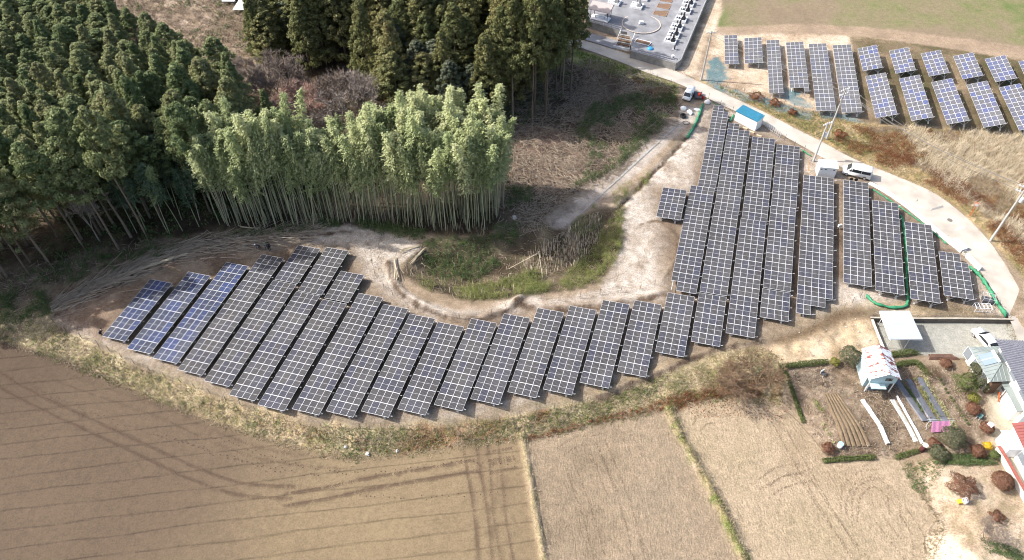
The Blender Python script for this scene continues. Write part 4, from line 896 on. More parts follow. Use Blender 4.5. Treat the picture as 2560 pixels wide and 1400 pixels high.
def sticks(name, X, Y, L0, r, m, seed, up=0.12, a0=None, spread=3.14, lift=0.1):
    rn = np.random.default_rng(seed); n = len(X); Z = H(X, Y) + rn.uniform(0.0, lift, n); a = rn.uniform(-spread, spread, n) + (0 if a0 is None else a0); L_ = L0 * rn.uniform(0.3, 1.2, n); e = rn.normal(0, up, n)
    D = np.stack([np.cos(a) * L_, np.sin(a) * L_, np.abs(e) * L_ + SL * np.sin(a) * L_], 1); S = np.stack([-np.sin(a), np.cos(a), 0 * a], 1) * (r * rn.uniform(0.6, 1.4, n))[:, None]; U = np.zeros((n, 3)); U[:, 2] = r * 1.3
    P0 = np.stack([X, Y, Z], 1); P1 = P0 + D
    V = np.stack([P0 - S, P0 + S, P0 + U, P1 - S * 0.7, P1 + S * 0.7, P1 + U * 0.7], 1).reshape(-1, 3); k = np.arange(n) * 6
    F = [np.concatenate([np.stack([k, k + 3, k + 5, k + 2], 1), np.stack([k + 1, k + 2, k + 5, k + 4], 1)])]
    return tag(obj(name, mk(name, V, F, [m], attr=np.repeat(rn.uniform(0, 1, n), 6))), kind='stuff')
def dens(P, spacing, seed, thr=None, nsc=3.0, ns=77, jit=0.5):
    X, Y = scatter(P, spacing, seed, jit)
    if thr is not None:
        k = fbm(X, Y, nsc, ns) > thr; X, Y = X[k], Y[k]
    return X, Y
DRY = leafmat('dry_grass', [A(150,132,104), A(196,178,146), A(232,216,188)], 0.3, nscale=0.6, objrand=False)
MIXG = leafmat('bank_grass', [A(104,100,66), A(154,142,108), A(208,190,160), A(236,222,198)], 0.3, nscale=0.35, objrand=False, nw=0.65)
GREENG = leafmat('green_grass', [A(70,96,40), A(112,136,60), A(150,160,84)], 0.3, nscale=0.5, objrand=False)
RUST = leafmat('rusty_brush', [A(104,66,46), A(152,98,66), A(186,134,94)], 0.25, nscale=0.6, objrand=False)
SASA = leafmat('undergrowth_leaves', [(0.040, 0.078, 0.026), (0.080, 0.130, 0.042), (0.14, 0.18, 0.062)], 0.3, nscale=0.4, objrand=False)
YGRN = leafmat('yellow_green_leaves', [(0.11, 0.15, 0.04), (0.21, 0.235, 0.075), (0.34, 0.33, 0.13)], 0.35, nscale=0.4, objrand=False)
PSTICK = leafmat('pale_stalks', [A(164,146,124,0.72), A(220,204,180,0.78), A(244,234,214,0.8)], 0.0, 0.8, nscale=0.8, objrand=False)
STICK = leafmat('dry_sticks', [A(130,112,94), A(178,160,138), A(220,206,186)], 0.0, 0.8, nscale=0.8, objrand=False)
DRYB = leafmat('dry_brush', [A(132,116,102), A(176,156,138), A(222,204,182)], 0.25, nscale=0.25, objrand=False)
X, Y = dens(BANK, 0.40, 31); k = sdf(X, Y, SITE) < -0.3; blades('bank_grass', X[k], Y[k], 0.28, 0.035, 1.1, 6, MIXG, 32)
X, Y = dens(BANK, 0.5, 33, 0.50, 4.0, 5); k = sdf(X, Y, SITE) < -0.3; blades('green_grass', X[k], Y[k], 0.30, 0.04, 0.8, 6, GREENG, 34)
BR = PX([(1310,1082),(1450,1045),(1600,1010),(1700,975),(1800,960),(1960,930),(1960,985),(1830,978),(1740,995),(1650,1015),(1500,1045),(1320,1090)])
X, Y = dens(BR, 0.42, 35, 0.33, 2.5, 6); leafage('rusty_brush', X, Y, 0.35, 0.5, 36, 0.12, RUST, 36)
BR2 = PX([(640,1040),(800,1070),(1000,1085),(1250,1070),(1290,1085),(1080,1115),(880,1130),(740,1100)])
X, Y = dens(BR2, 0.8, 37, 0.5, 2.5, 7); leafage('rusty_brush', X, Y, 0.3, 0.4, 18, 0.14, RUST, 38)
BW = PX([(-200,790),(110,800),(240,870),(450,955),(700,1050),(900,1080),(1200,1060),(1500,1000),(1650,960),(1640,1005),(1300,1080),(880,1135),(500,1035),(300,950),(0,845)])
X, Y = dens(BW, 0.8, 39, 0.47, 3.0, 8); sticks('dry_stems', X, Y, 0.9, 0.02, STICK, 40, 0.35)
X, Y = dens(BW, 0.7, 41, 0.45, 3.0, 9); leafage('weeds', X, Y, 0.4, 0.4, 34, 0.11, DRYB, 42)
X, Y = dens(BW, 1.0, 43, 0.56, 2.5, 10); leafage('green_weeds', X, Y, 0.5, 0.35, 40, 0.12, SASA, 44)
# field edges and dividers
for P, sp, h, mm, nm in ((RIMS[5][0], 0.16, 0.28, DRY, 'divider_grass'), (RIMS[6][0], 0.3, 0.4, MIXG, 'divider_grass')):
    Q = smooth_line(P, 0.22); rn = np.random.default_rng(50); X = Q[:, 0] + rn.normal(0, sp, len(Q)); Y = Q[:, 1] + rn.normal(0, sp * 0.3, len(Q)); blades(nm, X, Y, h, 0.03, 0.9, 9, mm, 51)
F3E = PX([(2262,1145),(2300,1225),(2350,1300),(2320,1345),(2316,1400),(2335,1500),(2350,1500),(2340,1400),(2372,1310),(2318,1220),(2285,1150)], -0.6)
X, Y = dens(F3E, 0.35, 52); blades('divider_grass', X, Y, 0.35, 0.03, 0.9, 7, MIXG, 53)
# the verges by the road: tall dry grass, rust coloured brush
X, Y = dens(PX([(2130,315),(2300,322),(2560,345),(2800,380),(2800,760),(2600,660),(2520,585),(2440,525),(2330,440),(2200,380)]), 0.62, 54); k = fbm(X, Y, 5.0, 12) > 0.47
PALE = leafmat('pale_reeds', [A(176,158,132,0.7), A(226,210,182,0.75), A(246,236,214,0.8)], 0.35, nscale=0.5, objrand=False)
blades('tall_dry_grass', X[k], Y[k], 1.1, 0.028, 0.9, 14, PALE, 55, rad=0.35)
k = ~k; k1 = k & (fbm(X, Y, 4.0, 19) > 0.5); k2 = k & ~k1; leafage('dry_brush', X[k2], Y[k2], 0.6, 0.7, 40, 0.14, DRYB, 56); leafage('rusty_brush', X[k1], Y[k1], 0.6, 0.7, 44, 0.14, RUST, 57)
X, Y = dens(PX([(2080,345),(2160,360),(2280,395),(2400,450),(2490,520),(2570,620),(2700,760),(2700,900),(2560,720),(2480,600),(2400,525),(2330,478),(2240,438),(2150,398)]), 0.5, 57, 0.33, 4.0, 13); k = sdf(X, Y, VERGE) > 1.2
leafage('rusty_brush', X[k], Y[k], 0.5, 0.7, 44, 0.13, RUST, 58)
X, Y = dens(VERGE, 0.45, 59); k = (sdf(X, Y, VERGE) > 0.5); blades('verge_grass', X[k], Y[k], 0.32, 0.04, 0.9, 5, MIXG, 60)
X, Y = dens(PX([(1770,205),(1900,255),(2050,300),(2150,320),(2200,360),(2160,395),(2050,345),(1990,315),(1900,268),(1820,230)]), 0.7, 61, 0.45, 3.0, 14); leafage('weeds', X, Y, 0.45, 0.4, 24, 0.15, YGRN, 62)
X, Y = dens(PX([(1450,128),(1560,165),(1690,215),(1690,240),(1560,200),(1450,165)]), 0.5, 63); blades('verge_grass', X, Y, 0.4, 0.04, 0.8, 7, GREENG, 64)
for P_, s_ in ((ROAD_UP, 81), (ROAD_LO, 82)):
    Q = smooth_line(PX(P_), 0.16); rn = np.random.default_rng(s_); o_ = np.abs(rn.normal(0.05, 0.30, len(Q))) * (1 if s_ == 81 else -1); T_ = np.gradient(Q, axis=0); T_ /= np.linalg.norm(T_, axis=1, keepdims=True); k = fbm(Q[:, 0], Q[:, 1], 3.0, s_) > 0.36
    X, Y = (Q[:, 0] - T_[:, 1] * o_)[k], (Q[:, 1] + T_[:, 0] * o_)[k]; blades('road_edge_grass', X, Y, 0.22, 0.03, 1.1, 6, DRY if s_ == 81 else MIXG, s_)
# cleared slope: litter of cut bamboo, green undergrowth
X, Y = dens(CLEAR, 0.36, 65, 0.36, 4.0, 15); sticks('cut_bamboo_litter', X, Y, 1.8, 0.035, STICK, 66, 0.16)
X, Y = dens(PX([(1420,180),(1460,150),(1690,220),(1695,290),(1560,430),(1450,470),(1440,330),(1400,280)]), 0.8, 69, 0.45, 3.0, 49); leafage('dry_brush', X, Y, 0.45, 0.5, 40, 0.13, DRYB, 170)
X, Y = dens(PX([(1560,185),(1695,228),(1690,262),(1620,240)]), 0.6, 71, 0.4, 3.0, 50); leafage('rusty_brush', X, Y, 0.4, 0.5, 40, 0.13, RUST, 171)
X, Y = dens(LITTER, 0.34, 67); sticks('cut_bamboo_litter', X, Y, 1.0, 0.025, STICK, 68, 0.14)
for nm, P, sp, thr, ns in (('undergrowth', [(1440,330),(1480,260),(1600,235),(1690,240),(1690,290),(1600,370),(1520,440),(1440,465),(1480,400)], 0.65, 0.47, 16),
    ('undergrowth', [(1060,600),(1240,590),(1255,640),(1200,680),(1100,690),(1060,660)], 0.75, 0.30, 17),
    ('undergrowth', [(790,545),(900,545),(1060,578),(1060,602),(960,585),(880,565),(800,570)], 0.6, 0.38, 18),
    ('undergrowth', [(560,585),(800,560),(800,580),(660,598),(560,605)], 0.6, 0.42, 19),
    ('undergrowth', [(0,740),(110,730),(140,780),(110,800),(0,800)], 0.6, 0.42, 20),
    ('undergrowth', [(150,660),(500,600),(480,625),(330,665),(150,720)], 0.9, 0.52, 21),
    ('undergrowth', [(1270,470),(1330,470),(1330,500),(1270,520)], 0.7, 0.3, 22),
    ('undergrowth', [(1240,560),(1300,560),(1290,600),(1230,600)], 0.7, 0.3, 23)):
    X, Y = dens(PX(P), sp, 70 + ns, thr, 3.0, ns); leafage(nm, X, Y, 0.62, 0.95, 70, 0.17, SASA, 90 + ns, 0.55)
for P, sp, thr, ns in (([(1440,640),(1480,590),(1560,515),(1552,640),(1500,705),(1420,730),(1400,700)], 0.75, 0.36, 24), ([(1150,700),(1240,690),(1330,660),(1380,690),(1370,730),(1250,745),(1160,752)], 0.5, 0.34, 25),
    ([(1430,560),(1500,500),(1640,420),(1640,445),(1560,500),(1490,560),(1440,600)], 0.75, 0.44, 26), ([(1030,690),(1150,700),(1150,745),(1060,722)], 0.8, 0.5, 27)):
    X, Y = dens(PX(P), sp, 110 + ns, thr, 2.6, ns); leafage('leafy_weeds', X, Y, 0.62, 1.1, 80, 0.15, YGRN, 130 + ns, 0.5)
    if ns == 24:
        X, Y = dens(PX(P), sp * 1.1, 150, 0.42, 2.0, 28); leafage('leafy_weeds', X, Y, 0.5, 1.15, 70, 0.14, YGRN, 151, 0.5)
X, Y = dens(PX([(1290,640),(1400,580),(1500,530),(1500,590),(1440,650),(1340,680)]), 0.42, 160); 
rn = np.random.default_rng(3)
blades('cut_bamboo_stubble', X, Y, 1.3, 0.032, 0.12, 2, PSTICK, 161)
X, Y = dens(PX([(1010,680),(1150,690),(1340,660),(1300,735),(1160,748),(1060,722)]), 0.7, 162); blades('cut_bamboo_stubble', X, Y, 1.2, 0.032, 0.12, 2, PSTICK, 163)
X, Y = dens(GULLY, 0.8, 164); sticks('cut_bamboo_litter', X, Y, 1.3, 0.03, STICK, 165, 0.12)
# front of the woods: windrow of cut bamboo, stumps, dry litter
Q = WINDROW; rn = np.random.default_rng(9); n = 1500; qi = rn.integers(0, len(Q) - 1, n); T_ = Q[qi + 1] - Q[qi]; Nn_ = np.stack([-T_[:, 1], T_[:, 0]], 1); Nn_ /= np.linalg.norm(Nn_, axis=1, keepdims=True)
P_ = Q[qi] + Nn_ * rn.normal(0, 1.0, n)[:, None]; a0 = np.arctan2(T_[:, 1], T_[:, 0])
sticks('cut_bamboo_windrow', P_[:, 0], P_[:, 1], 3.2, 0.04, STICK, 10, 0.05, a0, 0.55, 0.5)
X, Y = dens(EDGE, 0.6, 170, 0.36, 4, 29); sticks('cut_bamboo_litter', X, Y, 1.4, 0.025, STICK, 171, 0.14)
X, Y = dens(PX([(820,520),(960,545),(1220,575),(1215,590),(1000,575),(880,562)]), 0.6, 172); blades('cut_bamboo_stubble', X, Y, 1.6, 0.04, 0.12, 1, STICK, 173)
X, Y = dens(PX([(700,520),(860,490),(1000,520),(1000,560),(760,570)]), 0.7, 174); blades('dead_bamboo_stems', X, Y, 3.0, 0.035, 0.25, 1, STICK, 175)
X, Y = dens(LWOOD, 1.6, 176, 0.4, 5, 30); k = dline(X, Y, FRONT) < 22; leafage('forest_undergrowth', X[k], Y[k], 0.9, 1.3, 26, 0.32, SASA, 177)
X, Y = dens(PX([(560,480),(700,430),(1000,350),(1250,345),(1270,470),(1200,450),(1050,445),(980,490),(800,515),(640,515)]), 1.3, 187, 0.2, 4, 48); leafage('forest_undergrowth', X, Y, 1.1, 2.6, 60, 0.3, SASA, 188)
X, Y = dens(RWOOD, 2.0, 178, 0.45, 5, 31); k = dline(X, Y, edgeR) < 25; leafage('forest_undergrowth', X[k], Y[k], 1.0, 1.6, 30, 0.32, SASA, 179)
# brush land between the woods
BRUSH = PX([(70,-60),(640,-60),(640,170),(700,240),(640,300),(600,310),(480,215),(380,140),(240,45)])
X, Y = dens(BRUSH, 1.15, 180, 0.30, 6, 32); leafage('dry_brush', X, Y, 0.9, 0.6, 80, 0.17, DRYB, 181)
X, Y = dens(BRUSH, 2.6, 182, 0.55, 8, 33); leafage('dark_brush', X, Y, 1.0, 1.1, 40, 0.28, SASA, 183)
X, Y = dens(BRUSH, 1.0, 184, 0.5, 6, 34); blades('dry_brush_grass', X, Y, 0.8, 0.05, 1.0, 7, DRY, 185)
X, Y = dens(SITE, 0.55, 190, 0.50, 5, 35); sticks('straw_litter', X, Y, 0.6, 0.018, STICK, 191, 0.03, lift=0.03)
X, Y = dens(SITE, 1.0, 192, 0.60, 6, 36); blades('site_weeds', X, Y, 0.16, 0.03, 1.0, 5, MIXG, 193)
X, Y = dens(LOT, 0.7, 194, 0.45, 4, 37); blades('lot_grass', X, Y, 0.25, 0.03, 1.0, 6, DRY, 195)
X, Y = dens(PX([(2265,1150),(2470,1140),(2470,1165),(2360,1165),(2330,1230),(2290,1210)]), 0.45, 196, 0.33, 3, 38); leafage('garden_weeds', X, Y, 0.35, 0.3, 26, 0.13, SASA, 197)
# ------------------------------------------------------------------ fences, net rolls, poles and wires
wire = mat('dark_wire', (0.12, 0.11, 0.10), 0.6); postm = mat('fence_post_steel', (0.10, 0.09, 0.08), 0.7)
def post_mesh(h, r=0.022):
    m = MB(); m.bar((0, 0, -0.3), (0, 0, h), r, 5); return m.mesh('post', postm)
PM = {}
def fence(label, px, h=1.2, step=2.1, wires=(0.35, 0.75, 1.1), dz=0.0, r=0.03, name='wire_fence'):
    P = smooth_line(PX(px, dz), step); Z = H(P[:, 0], P[:, 1]); t = thing(name, label, 'fence', (P[0][0], P[0][1], Z[0]))
    key = (h, r)
    if key not in PM: PM[key] = post_mesh(h, r)
    o3 = Vector((P[0][0], P[0][1], Z[0]))
    for k in range(len(P)): 
        o = obj('post', PM[key], t, Vector((P[k][0], P[k][1], Z[k])) - o3); o.rotation_euler = (R.uniform(-.08, .08), R.uniform(-.08, .08), 0)
    for wz in wires:
        m = MB(); m.tube([Vector((P[k][0], P[k][1], Z[k] + wz)) - o3 for k in range(len(P))], 0.010, 3); m.build('wire', wire, t)
    return t
fence('wire fence on thin dark posts along the grassy bank above the left field', [(112,788),(165,826),(245,862),(335,908),(452,954),(600,1010),(750,1058),(900,1068),(1000,1068)])
fence('wire fence on thin dark posts along the bank above the middle field', [(1010,1068),(1100,1064),(1300,1034),(1500,994),(1580,970),(1650,940)])
fence('wire fence along the pale rim behind the lower solar row', [(1310,740),(1400,752),(1500,735),(1600,722),(1670,700)])
fence('wire fence bordering the forest side of the left tables', [(115,784),(200,735),(330,670),(450,630),(560,607),(640,598)])
fence('wire fence round the tip of the overgrown hollow', [(880,572),(960,590),(930,660),(960,720),(1010,755),(1080,785),(1150,800),(1230,792),(1300,760)])
fence('wire fence on slanted posts above the earth slope near the carport', [(1840,862),(1930,850),(2000,830),(2060,800),(2110,770),(2150,745)])
fence('wire fence between the rightmost tables and the gravel yard', [(2200,794),(2290,793),(2380,794),(2460,795),(2522,797)], 1.4)
fence('wire fence with thin posts beside the road behind the upper tables', [(1770,250),(1830,282),(1900,318),(1960,352),(2010,380)], 1.5)
fence('fence of grey netting between the older plant and the road verge', [(1770,205),(1880,240),(1960,262),(2030,290),(2120,300),(2160,305)], 1.2, 1.6, (0.3, 0.6, 0.9, 1.15))
net = mat('green_net', A(64,150,108,0.66), 0.7, nscale=2.5, namp=0.4, bump=0.5, bscale=6)
def netroll(label, px, r=0.28, seed=1, flat=0.9):
    rn = random.Random(seed); Q = smooth_line(PX(px), 0.35); Z = H(Q[:, 0], Q[:, 1]); o3 = Vector((Q[0][0], Q[0][1], Z[0]))
    m = MB(); n = len(Q); ph = rn.uniform(0, 6)
    m.tube([Vector((Q[k][0] + rn.uniform(-.05, .05), Q[k][1] + rn.uniform(-.05, .05), Z[k] + r * flat)) - o3 for k in range(n)], [r * (0.75 + 0.35 * math.sin(k * 1.9 + ph) * math.sin(k * 0.7) + rn.uniform(-.12, .12)) * (0.4 if k in (0, n - 1) else 1) for k in range(n)], 7)
    o = m.build('green_net', net, None, True); o.location = o3; tag(o, label, 'rolled net', 'rolls of green net')
netroll('rolled green net from the white sacks down to the dark trench', [(1757,262),(1748,288),(1735,318),(1718,345)], 0.30, 1)
netroll('green net roll making a U-turn below the right-hand tables', [(2164,738),(2178,755),(2200,766),(2235,771),(2262,768),(2268,752),(2266,720),(2264,640),(2256,560),(2250,540)], 0.28, 2)
netroll('green net roll along the road edge right of the smallest tables', [(2420,668),(2447,692),(2470,725),(2490,760),(2514,793)], 0.34, 3)
netroll('thin green net behind the white kerb beside the road', [(2180,474),(2230,507),(2290,548),(2330,580),(2366,612)], 0.16, 4)
netroll('short green net roll beside the blue-roofed shed', [(1834,288),(1828,300),(1825,306)], 0.25, 5)
netroll('short thin green net beside the leaning strut pole', [(2003,375),(2018,386),(2028,392)], 0.16, 6)
netroll('short green net by the road above the narrow solar table', [(1780,255),(1800,268),(1812,276)], 0.12, 7)

polem = mat('concrete_pole', A(205,202,198,0.6), 0.8, nscale=2, namp=0.1); ins = mat('insulator', (0.7, 0.7, 0.7), 0.3)
POLE_TOPS = {}
def pole(label, base, h, rot=0.6, arms=2, xf=False, lean=(0, 0), name='utility_pole', key=None):
    p = at(*base); t = thing(name, label, 'utility pole', p, rot); top = Vector((lean[0], lean[1], h))
    m = MB(); m.bar((0, 0, -0.5), top, 0.19, 10, 0.11); m.build('mast', polem, t)
    for k in range(arms):
        z = h - 0.35 - 0.9 * k; c = top * (z / h); m = MB(); m.box(c.x - 1.0, c.x + 1.0, c.y - 0.05, c.y + 0.05, z - 0.05, z + 0.05); a = m.build('crossarm', galv, t)
        for s in (-0.9, -0.45, 0.45, 0.9):
            m = MB(); m.lathe([(0.05, 0), (0.08, 0.08), (0.05, 0.14), (0.08, 0.2), (0.03, 0.26)], 6, (c.x + s, c.y, z + 0.05)); m.build('insulator', ins, a)
    if xf:
        m = MB(); c = top * ((h - 2.4) / h); m.lathe([(0.05, 0), (0.3, 0.05), (0.3, 0.8), (0.12, 0.9)], 10, (c.x + 0.45, c.y, h - 2.9)); m.build('transformer', galv, t)
    POLE_TOPS[key or label] = (p, rot, h)
    return t
pole('tall concrete utility pole in the verge in front of the grey tables', (2066,348), 10.6, 0.5, 2, key='mid')
pole('tall pale utility pole beside the road bend at the right edge', (2476,602), 11.2, -0.7, 2, True, key='right')
pole('slim pale utility pole at the corner of the cemetery lane', (1753,200), 10.5, 0.2, 1, key='lane')
pole('shorter dark strut pole leaning by the white cabinet across the road', (2033,404), 7.6, 0.5, 1, True, (0.9, 0.6), key='strut')
def cable(a, b, sag, name='cable', off=(0, 0)):
    (pa, ra, ha), (pb, rb, hb) = POLE_TOPS[a], POLE_TOPS[b]
    A0 = pa + Vector((math.cos(ra) * off[0], math.sin(ra) * off[0], ha - 0.1 + off[1])); B0 = pb + Vector((math.cos(rb) * off[0], math.sin(rb) * off[0], hb - 0.1 + off[1]))
    m = MB(); m.tube([A0.lerp(B0, k / 14) - A0 - Vector((0, 0, sag * 4 * (k / 14) * (1 - k / 14))) for k in range(15)], 0.034, 4); o = m.build(name, wire); o.location = A0; return o
for k, (o1, o2) in enumerate(((-0.9, 0), (-0.45, 0), (0.9, 0), (0.4, -0.9))): tag(cable('mid', 'right', 1.3 + 0.1 * k, 'power_cable', (o1, o2)), 'thin dark power cable sagging from the verge pole to the right edge pole', 'cable', 'power cables beside the road')
for o1 in (-0.9, 0.9): tag(cable('lane', 'mid', 1.0, 'power_cable', (o1, 0)), 'thin dark power cable from the lane pole to the verge pole', 'cable', 'power cables toward the cemetery lane')
tag(cable('strut', 'mid', 0.3, 'power_cable', (0, -1.5)), 'short cable joining the strut pole to the verge pole', 'cable')
# road mirror
p = at(2424, 540); t = thing('road_mirror', 'small orange post with a round traffic mirror at the outer road bend', 'traffic mirror', p, -0.6)
orange = mat('orange_paint', A(226,98,44,0.7), 0.5); m = MB(); m.bar((0, 0, -0.2), (0, 0, 2.4), 0.05, 8); m.build('post', orange, t)
m = MB(); m.bar((0, -0.10, 2.5), (0, 0.02, 2.5), 0.36, 16); m.build('hood', orange, t); m = MB(); m.bar((0, -0.13, 2.5), (0, -0.105, 2.5), 0.32, 16); m.build('mirror', mat('mirror_glass', (0.7, 0.72, 0.75), 0.05, 1.0), t)
iron = mat('cast_iron', A(150,142,134,0.6), 0.6, 0.3)
for (px, py, lb) in ((2288, 500, 'round iron manhole cover on the road nearer the van'), (2374, 551, 'round iron manhole cover on the road bend past the grating')):
    p = at(px, py); m = MB(); m.lathe([(0.42, 0.0), (0.42, 0.018), (0.36, 0.02), (0.36, 0.014), (0.02, 0.014)], 20); o = m.build('manhole_cover', iron); o.location = p + Vector((0, 0, 0.068)); tag(o, lb, 'manhole cover', 'manhole covers')
m = MB(); m.box(-0.5, 0.5, -0.5, 0.5, -0.3, 0.01)

# ------------------------------------------------------------------ small buildings and vehicles
white = mat('white_paint', (0.80, 0.80, 0.79), 0.5, nscale=0.8, namp=0.05); white2 = mat('offwhite_paint', (0.66, 0.67, 0.67), 0.5)
bluer = mat('blue_roof_sheet', A(74,156,186,0.6), 0.45, nscale=1.5, namp=0.1); glass = mat('dark_glass', (0.02, 0.022, 0.025), 0.08, spec=0.6)
wglass = mat('window_glass', (0.16, 0.18, 0.20), 0.12, spec=0.5); rubber = mat('rubber', (0.02, 0.02, 0.02), 0.8); chrome = mat('wheel_rim', (0.5, 0.5, 0.52), 0.35, 0.6); dark = mat('dark_metal', (0.06, 0.06, 0.065), 0.5)
a, b = at(1835, 300), at(1887, 328); L_ = (b - a).length; rz = heading(a, b)
t = thing('site_shed', 'white prefab shed with a blue corrugated roof beside the road', 'shed', a, rz)
m = MB(); m.prism([(0, 0), (L_, 0), (L_, 1.9), (0, 1.9)], -0.2, 1.95); m.build('wall', white, t)
m = MB()
for k in range(int(L_ / 0.17)): 
    x = k * 0.17 - 0.1; m.add([(x, -0.15, 2.02), (x + 0.085, -0.15, 2.08), (x + 0.17, -0.15, 2.02), (x, 2.1, 2.36), (x + 0.085, 2.1, 2.42), (x + 0.17, 2.1, 2.36)], [(0, 1, 4, 3), (1, 2, 5, 4)])
m.add([(-0.1, -0.15, 1.96), (L_ + 0.1, -0.15, 1.96), (L_ + 0.1, 2.1, 2.3), (-0.1, 2.1, 2.3), (-0.1, -0.15, 2.02), (L_ + 0.1, -0.15, 2.02), (L_ + 0.1, 2.1, 2.36), (-0.1, 2.1, 2.36)], [(0, 3, 2, 1), (0, 1, 5, 4), (1, 2, 6, 5), (2, 3, 7, 6), (3, 0, 4, 7)])
m.build('roof', bluer, t)
m = MB(); m.box(0, L_, 1.9, 1.95, 1.9, 2.3); m.build('fascia', white2, t)
for x in (0.0, L_ - 0.06): m = MB(); m.box(x, x + 0.06, -0.03, -0.001, -0.1, 1.95); m.build('corner_trim', white2, t)
a, b = at(1912, 318), at(1948, 345); rz = heading(a, b); Lr = (b - a).length
t = thing('steel_rack', 'grey steel rack of sheets leaning behind the blue-roofed shed', 'rack', a, rz)
for k in range(9): m = MB(); m.box(k * Lr / 8.0 - 0.03, k * Lr / 8.0 + 0.03, 0, 0.05, 0, 1.25); m.build('bar', galv, t)
for z in (0.15, 1.2): m = MB(); m.box(-0.05, Lr + 0.05, 0.055, 0.10, z, z + 0.06); m.build('rail', galv, t)
a, b = at(2041.5, 441), at(2085, 445); Lc = (b - a).length; rz = heading(a, b)
t = thing('power_cabinet', 'big white electrical cabinet with three dark vents behind the wide table', 'electrical cabinet', a, rz)
m = MB(); m.prism([(0, 0), (Lc, 0), (Lc, 2.0), (0, 2.0)], -0.2, 2.05); m.build('housing', white, t)
m = MB(); m.prism([(-0.12, -0.15), (Lc + 0.12, -0.15), (Lc + 0.12, 2.12), (-0.12, 2.12)], 2.052, 2.14); m.build('roof', white, t)
for k in range(4):
    x0 = 0.06 + k * (Lc - 0.12) / 4; m = MB(); m.box(x0 + 0.02, x0 + (Lc - 0.12) / 4 - 0.02, -0.03, -0.002, 0.1, 1.98); d = m.build('door', white2, t)
    if k != 2: m = MB(); m.box(x0 + 0.12, x0 + 0.42, -0.045, -0.031, 1.55, 1.72); m.build('vent', dark, d)
p = at(2022, 430); t = thing('gate_post', 'rusty yellow brace leaning beside the white cabinet', 'post', p, 0.4); m = MB(); m.bar((0, 0, -0.2), (0.2, 0.9, 1.6), 0.07, 6); m.build('beam', mat('ochre_paint', A(212,160,92,0.66), 0.7), t); m = MB(); m.box(-0.15, 0.15, -0.15, 0.15, -0.2, 0.06); m.build('foot', conc, t)

def wheel(parent, x, y, r, w_):
    m = MB(); m.bar((x, y - w_ / 2, r), (x, y + w_ / 2, r), r, 14); o = m.build('wheel', rubber, parent)
    s = 1 if y > 0 else -1; m = MB(); m.bar((x, y + s * (w_ / 2), r), (x, y + s * (w_ / 2 + 0.012), r), r * 0.62, 10); m.build('rim', chrome, o)
def vehicle(name, label, cat, loc, rz, L, W, prof, belt, glass_side, wind, rear, wheels, col, bevel=0.06, tumble=0.10, lights=True):
    """prof: side outline (x,z); body narrows above the belt line"""
    t = thing(name, label, cat, loc, rz); bm = bmesh.new(); n = len(prof); rows = []
    zt = max(z for x, z in prof)
    for s in (-1, 1): rows.append([bm.verts.new((x, s * (W / 2 - (tumble * max(0, z - belt) / (zt - belt) if z > belt else 0)), z)) for x, z in prof])
    bm.faces.new(rows[0]); bm.faces.new(rows[1][::-1])
    for k in range(n): bm.faces.new([rows[0][(k + 1) % n], rows[0][k], rows[1][k], rows[1][(k + 1) % n]])
    bmesh.ops.recalc_face_normals(bm, faces=bm.faces[:])
    bmesh.ops.bevel(bm, geom=[e for e in bm.edges], offset=bevel, segments=2, affect='EDGES', clamp_overlap=True)
    me = bpy.data.meshes.new('body'); bm.to_mesh(me); bm.free(); me.materials.append(col); me.polygons.foreach_set('use_smooth', [True] * len(me.polygons)); obj('body', me, t)
    yb = lambda z: W / 2 - (tumble * max(0, z - belt) / (zt - belt))
    for s in (-1, 1):
        for g in glass_side:
            V = [(x, s * (yb(z) + 0.012), z) for x, z in g] + [(x, s * (yb(z) - 0.02), z) for x, z in g]; k = len(g)
            m = MB(); m.add(V, [tuple(range(k)), tuple(range(2 * k - 1, k - 1, -1))] + [(i, (i + 1) % k, k + (i + 1) % k, k + i) for i in range(k)]); m.build('side_window', glass, t)
    for nm, g in (('windscreen', wind), ('rear_window', rear)):
        if not g: continue
        (x0, z0), (x1, z1), d = g; m = MB(); y0, y1 = yb(z0) - 0.1, yb(z1) - 0.1
        m.add([(x0 + d, -y0, z0), (x0 + d, y0, z0), (x1 + d, y1, z1), (x1 + d, -y1, z1), (x0 - d, -y0, z0), (x0 - d, y0, z0), (x1 - d, y1, z1), (x1 - d, -y1, z1)], [(0, 1, 2, 3), (4, 7, 6, 5), (0, 4, 5, 1), (1, 5, 6, 2), (2, 6, 7, 3), (3, 7, 4, 0)]); m.build(nm, glass, t)
    for x, r in wheels:
        for s in (-1, 1): wheel(t, x, s * (W / 2 - 0.09), r, 0.2)
    if lights:
        xf = max(x for x, z in prof); xr = min(x for x, z in prof)
        for s in (-1, 1):
            m = MB(); m.box(xf - 0.08, xf + 0.012, s * (W / 2 - 0.32) - 0.14, s * (W / 2 - 0.32) + 0.14, 0.68, 0.86); m.build('headlight', ins, t)
            m = MB(); m.box(xr - 0.012, xr + 0.05, s * (W / 2 - 0.2) - 0.07, s * (W / 2 - 0.2) + 0.07, 0.75, 1.15); m.build('tail_light', mat('red_lens', (0.4, 0.02, 0.02), 0.3), t)
    return t
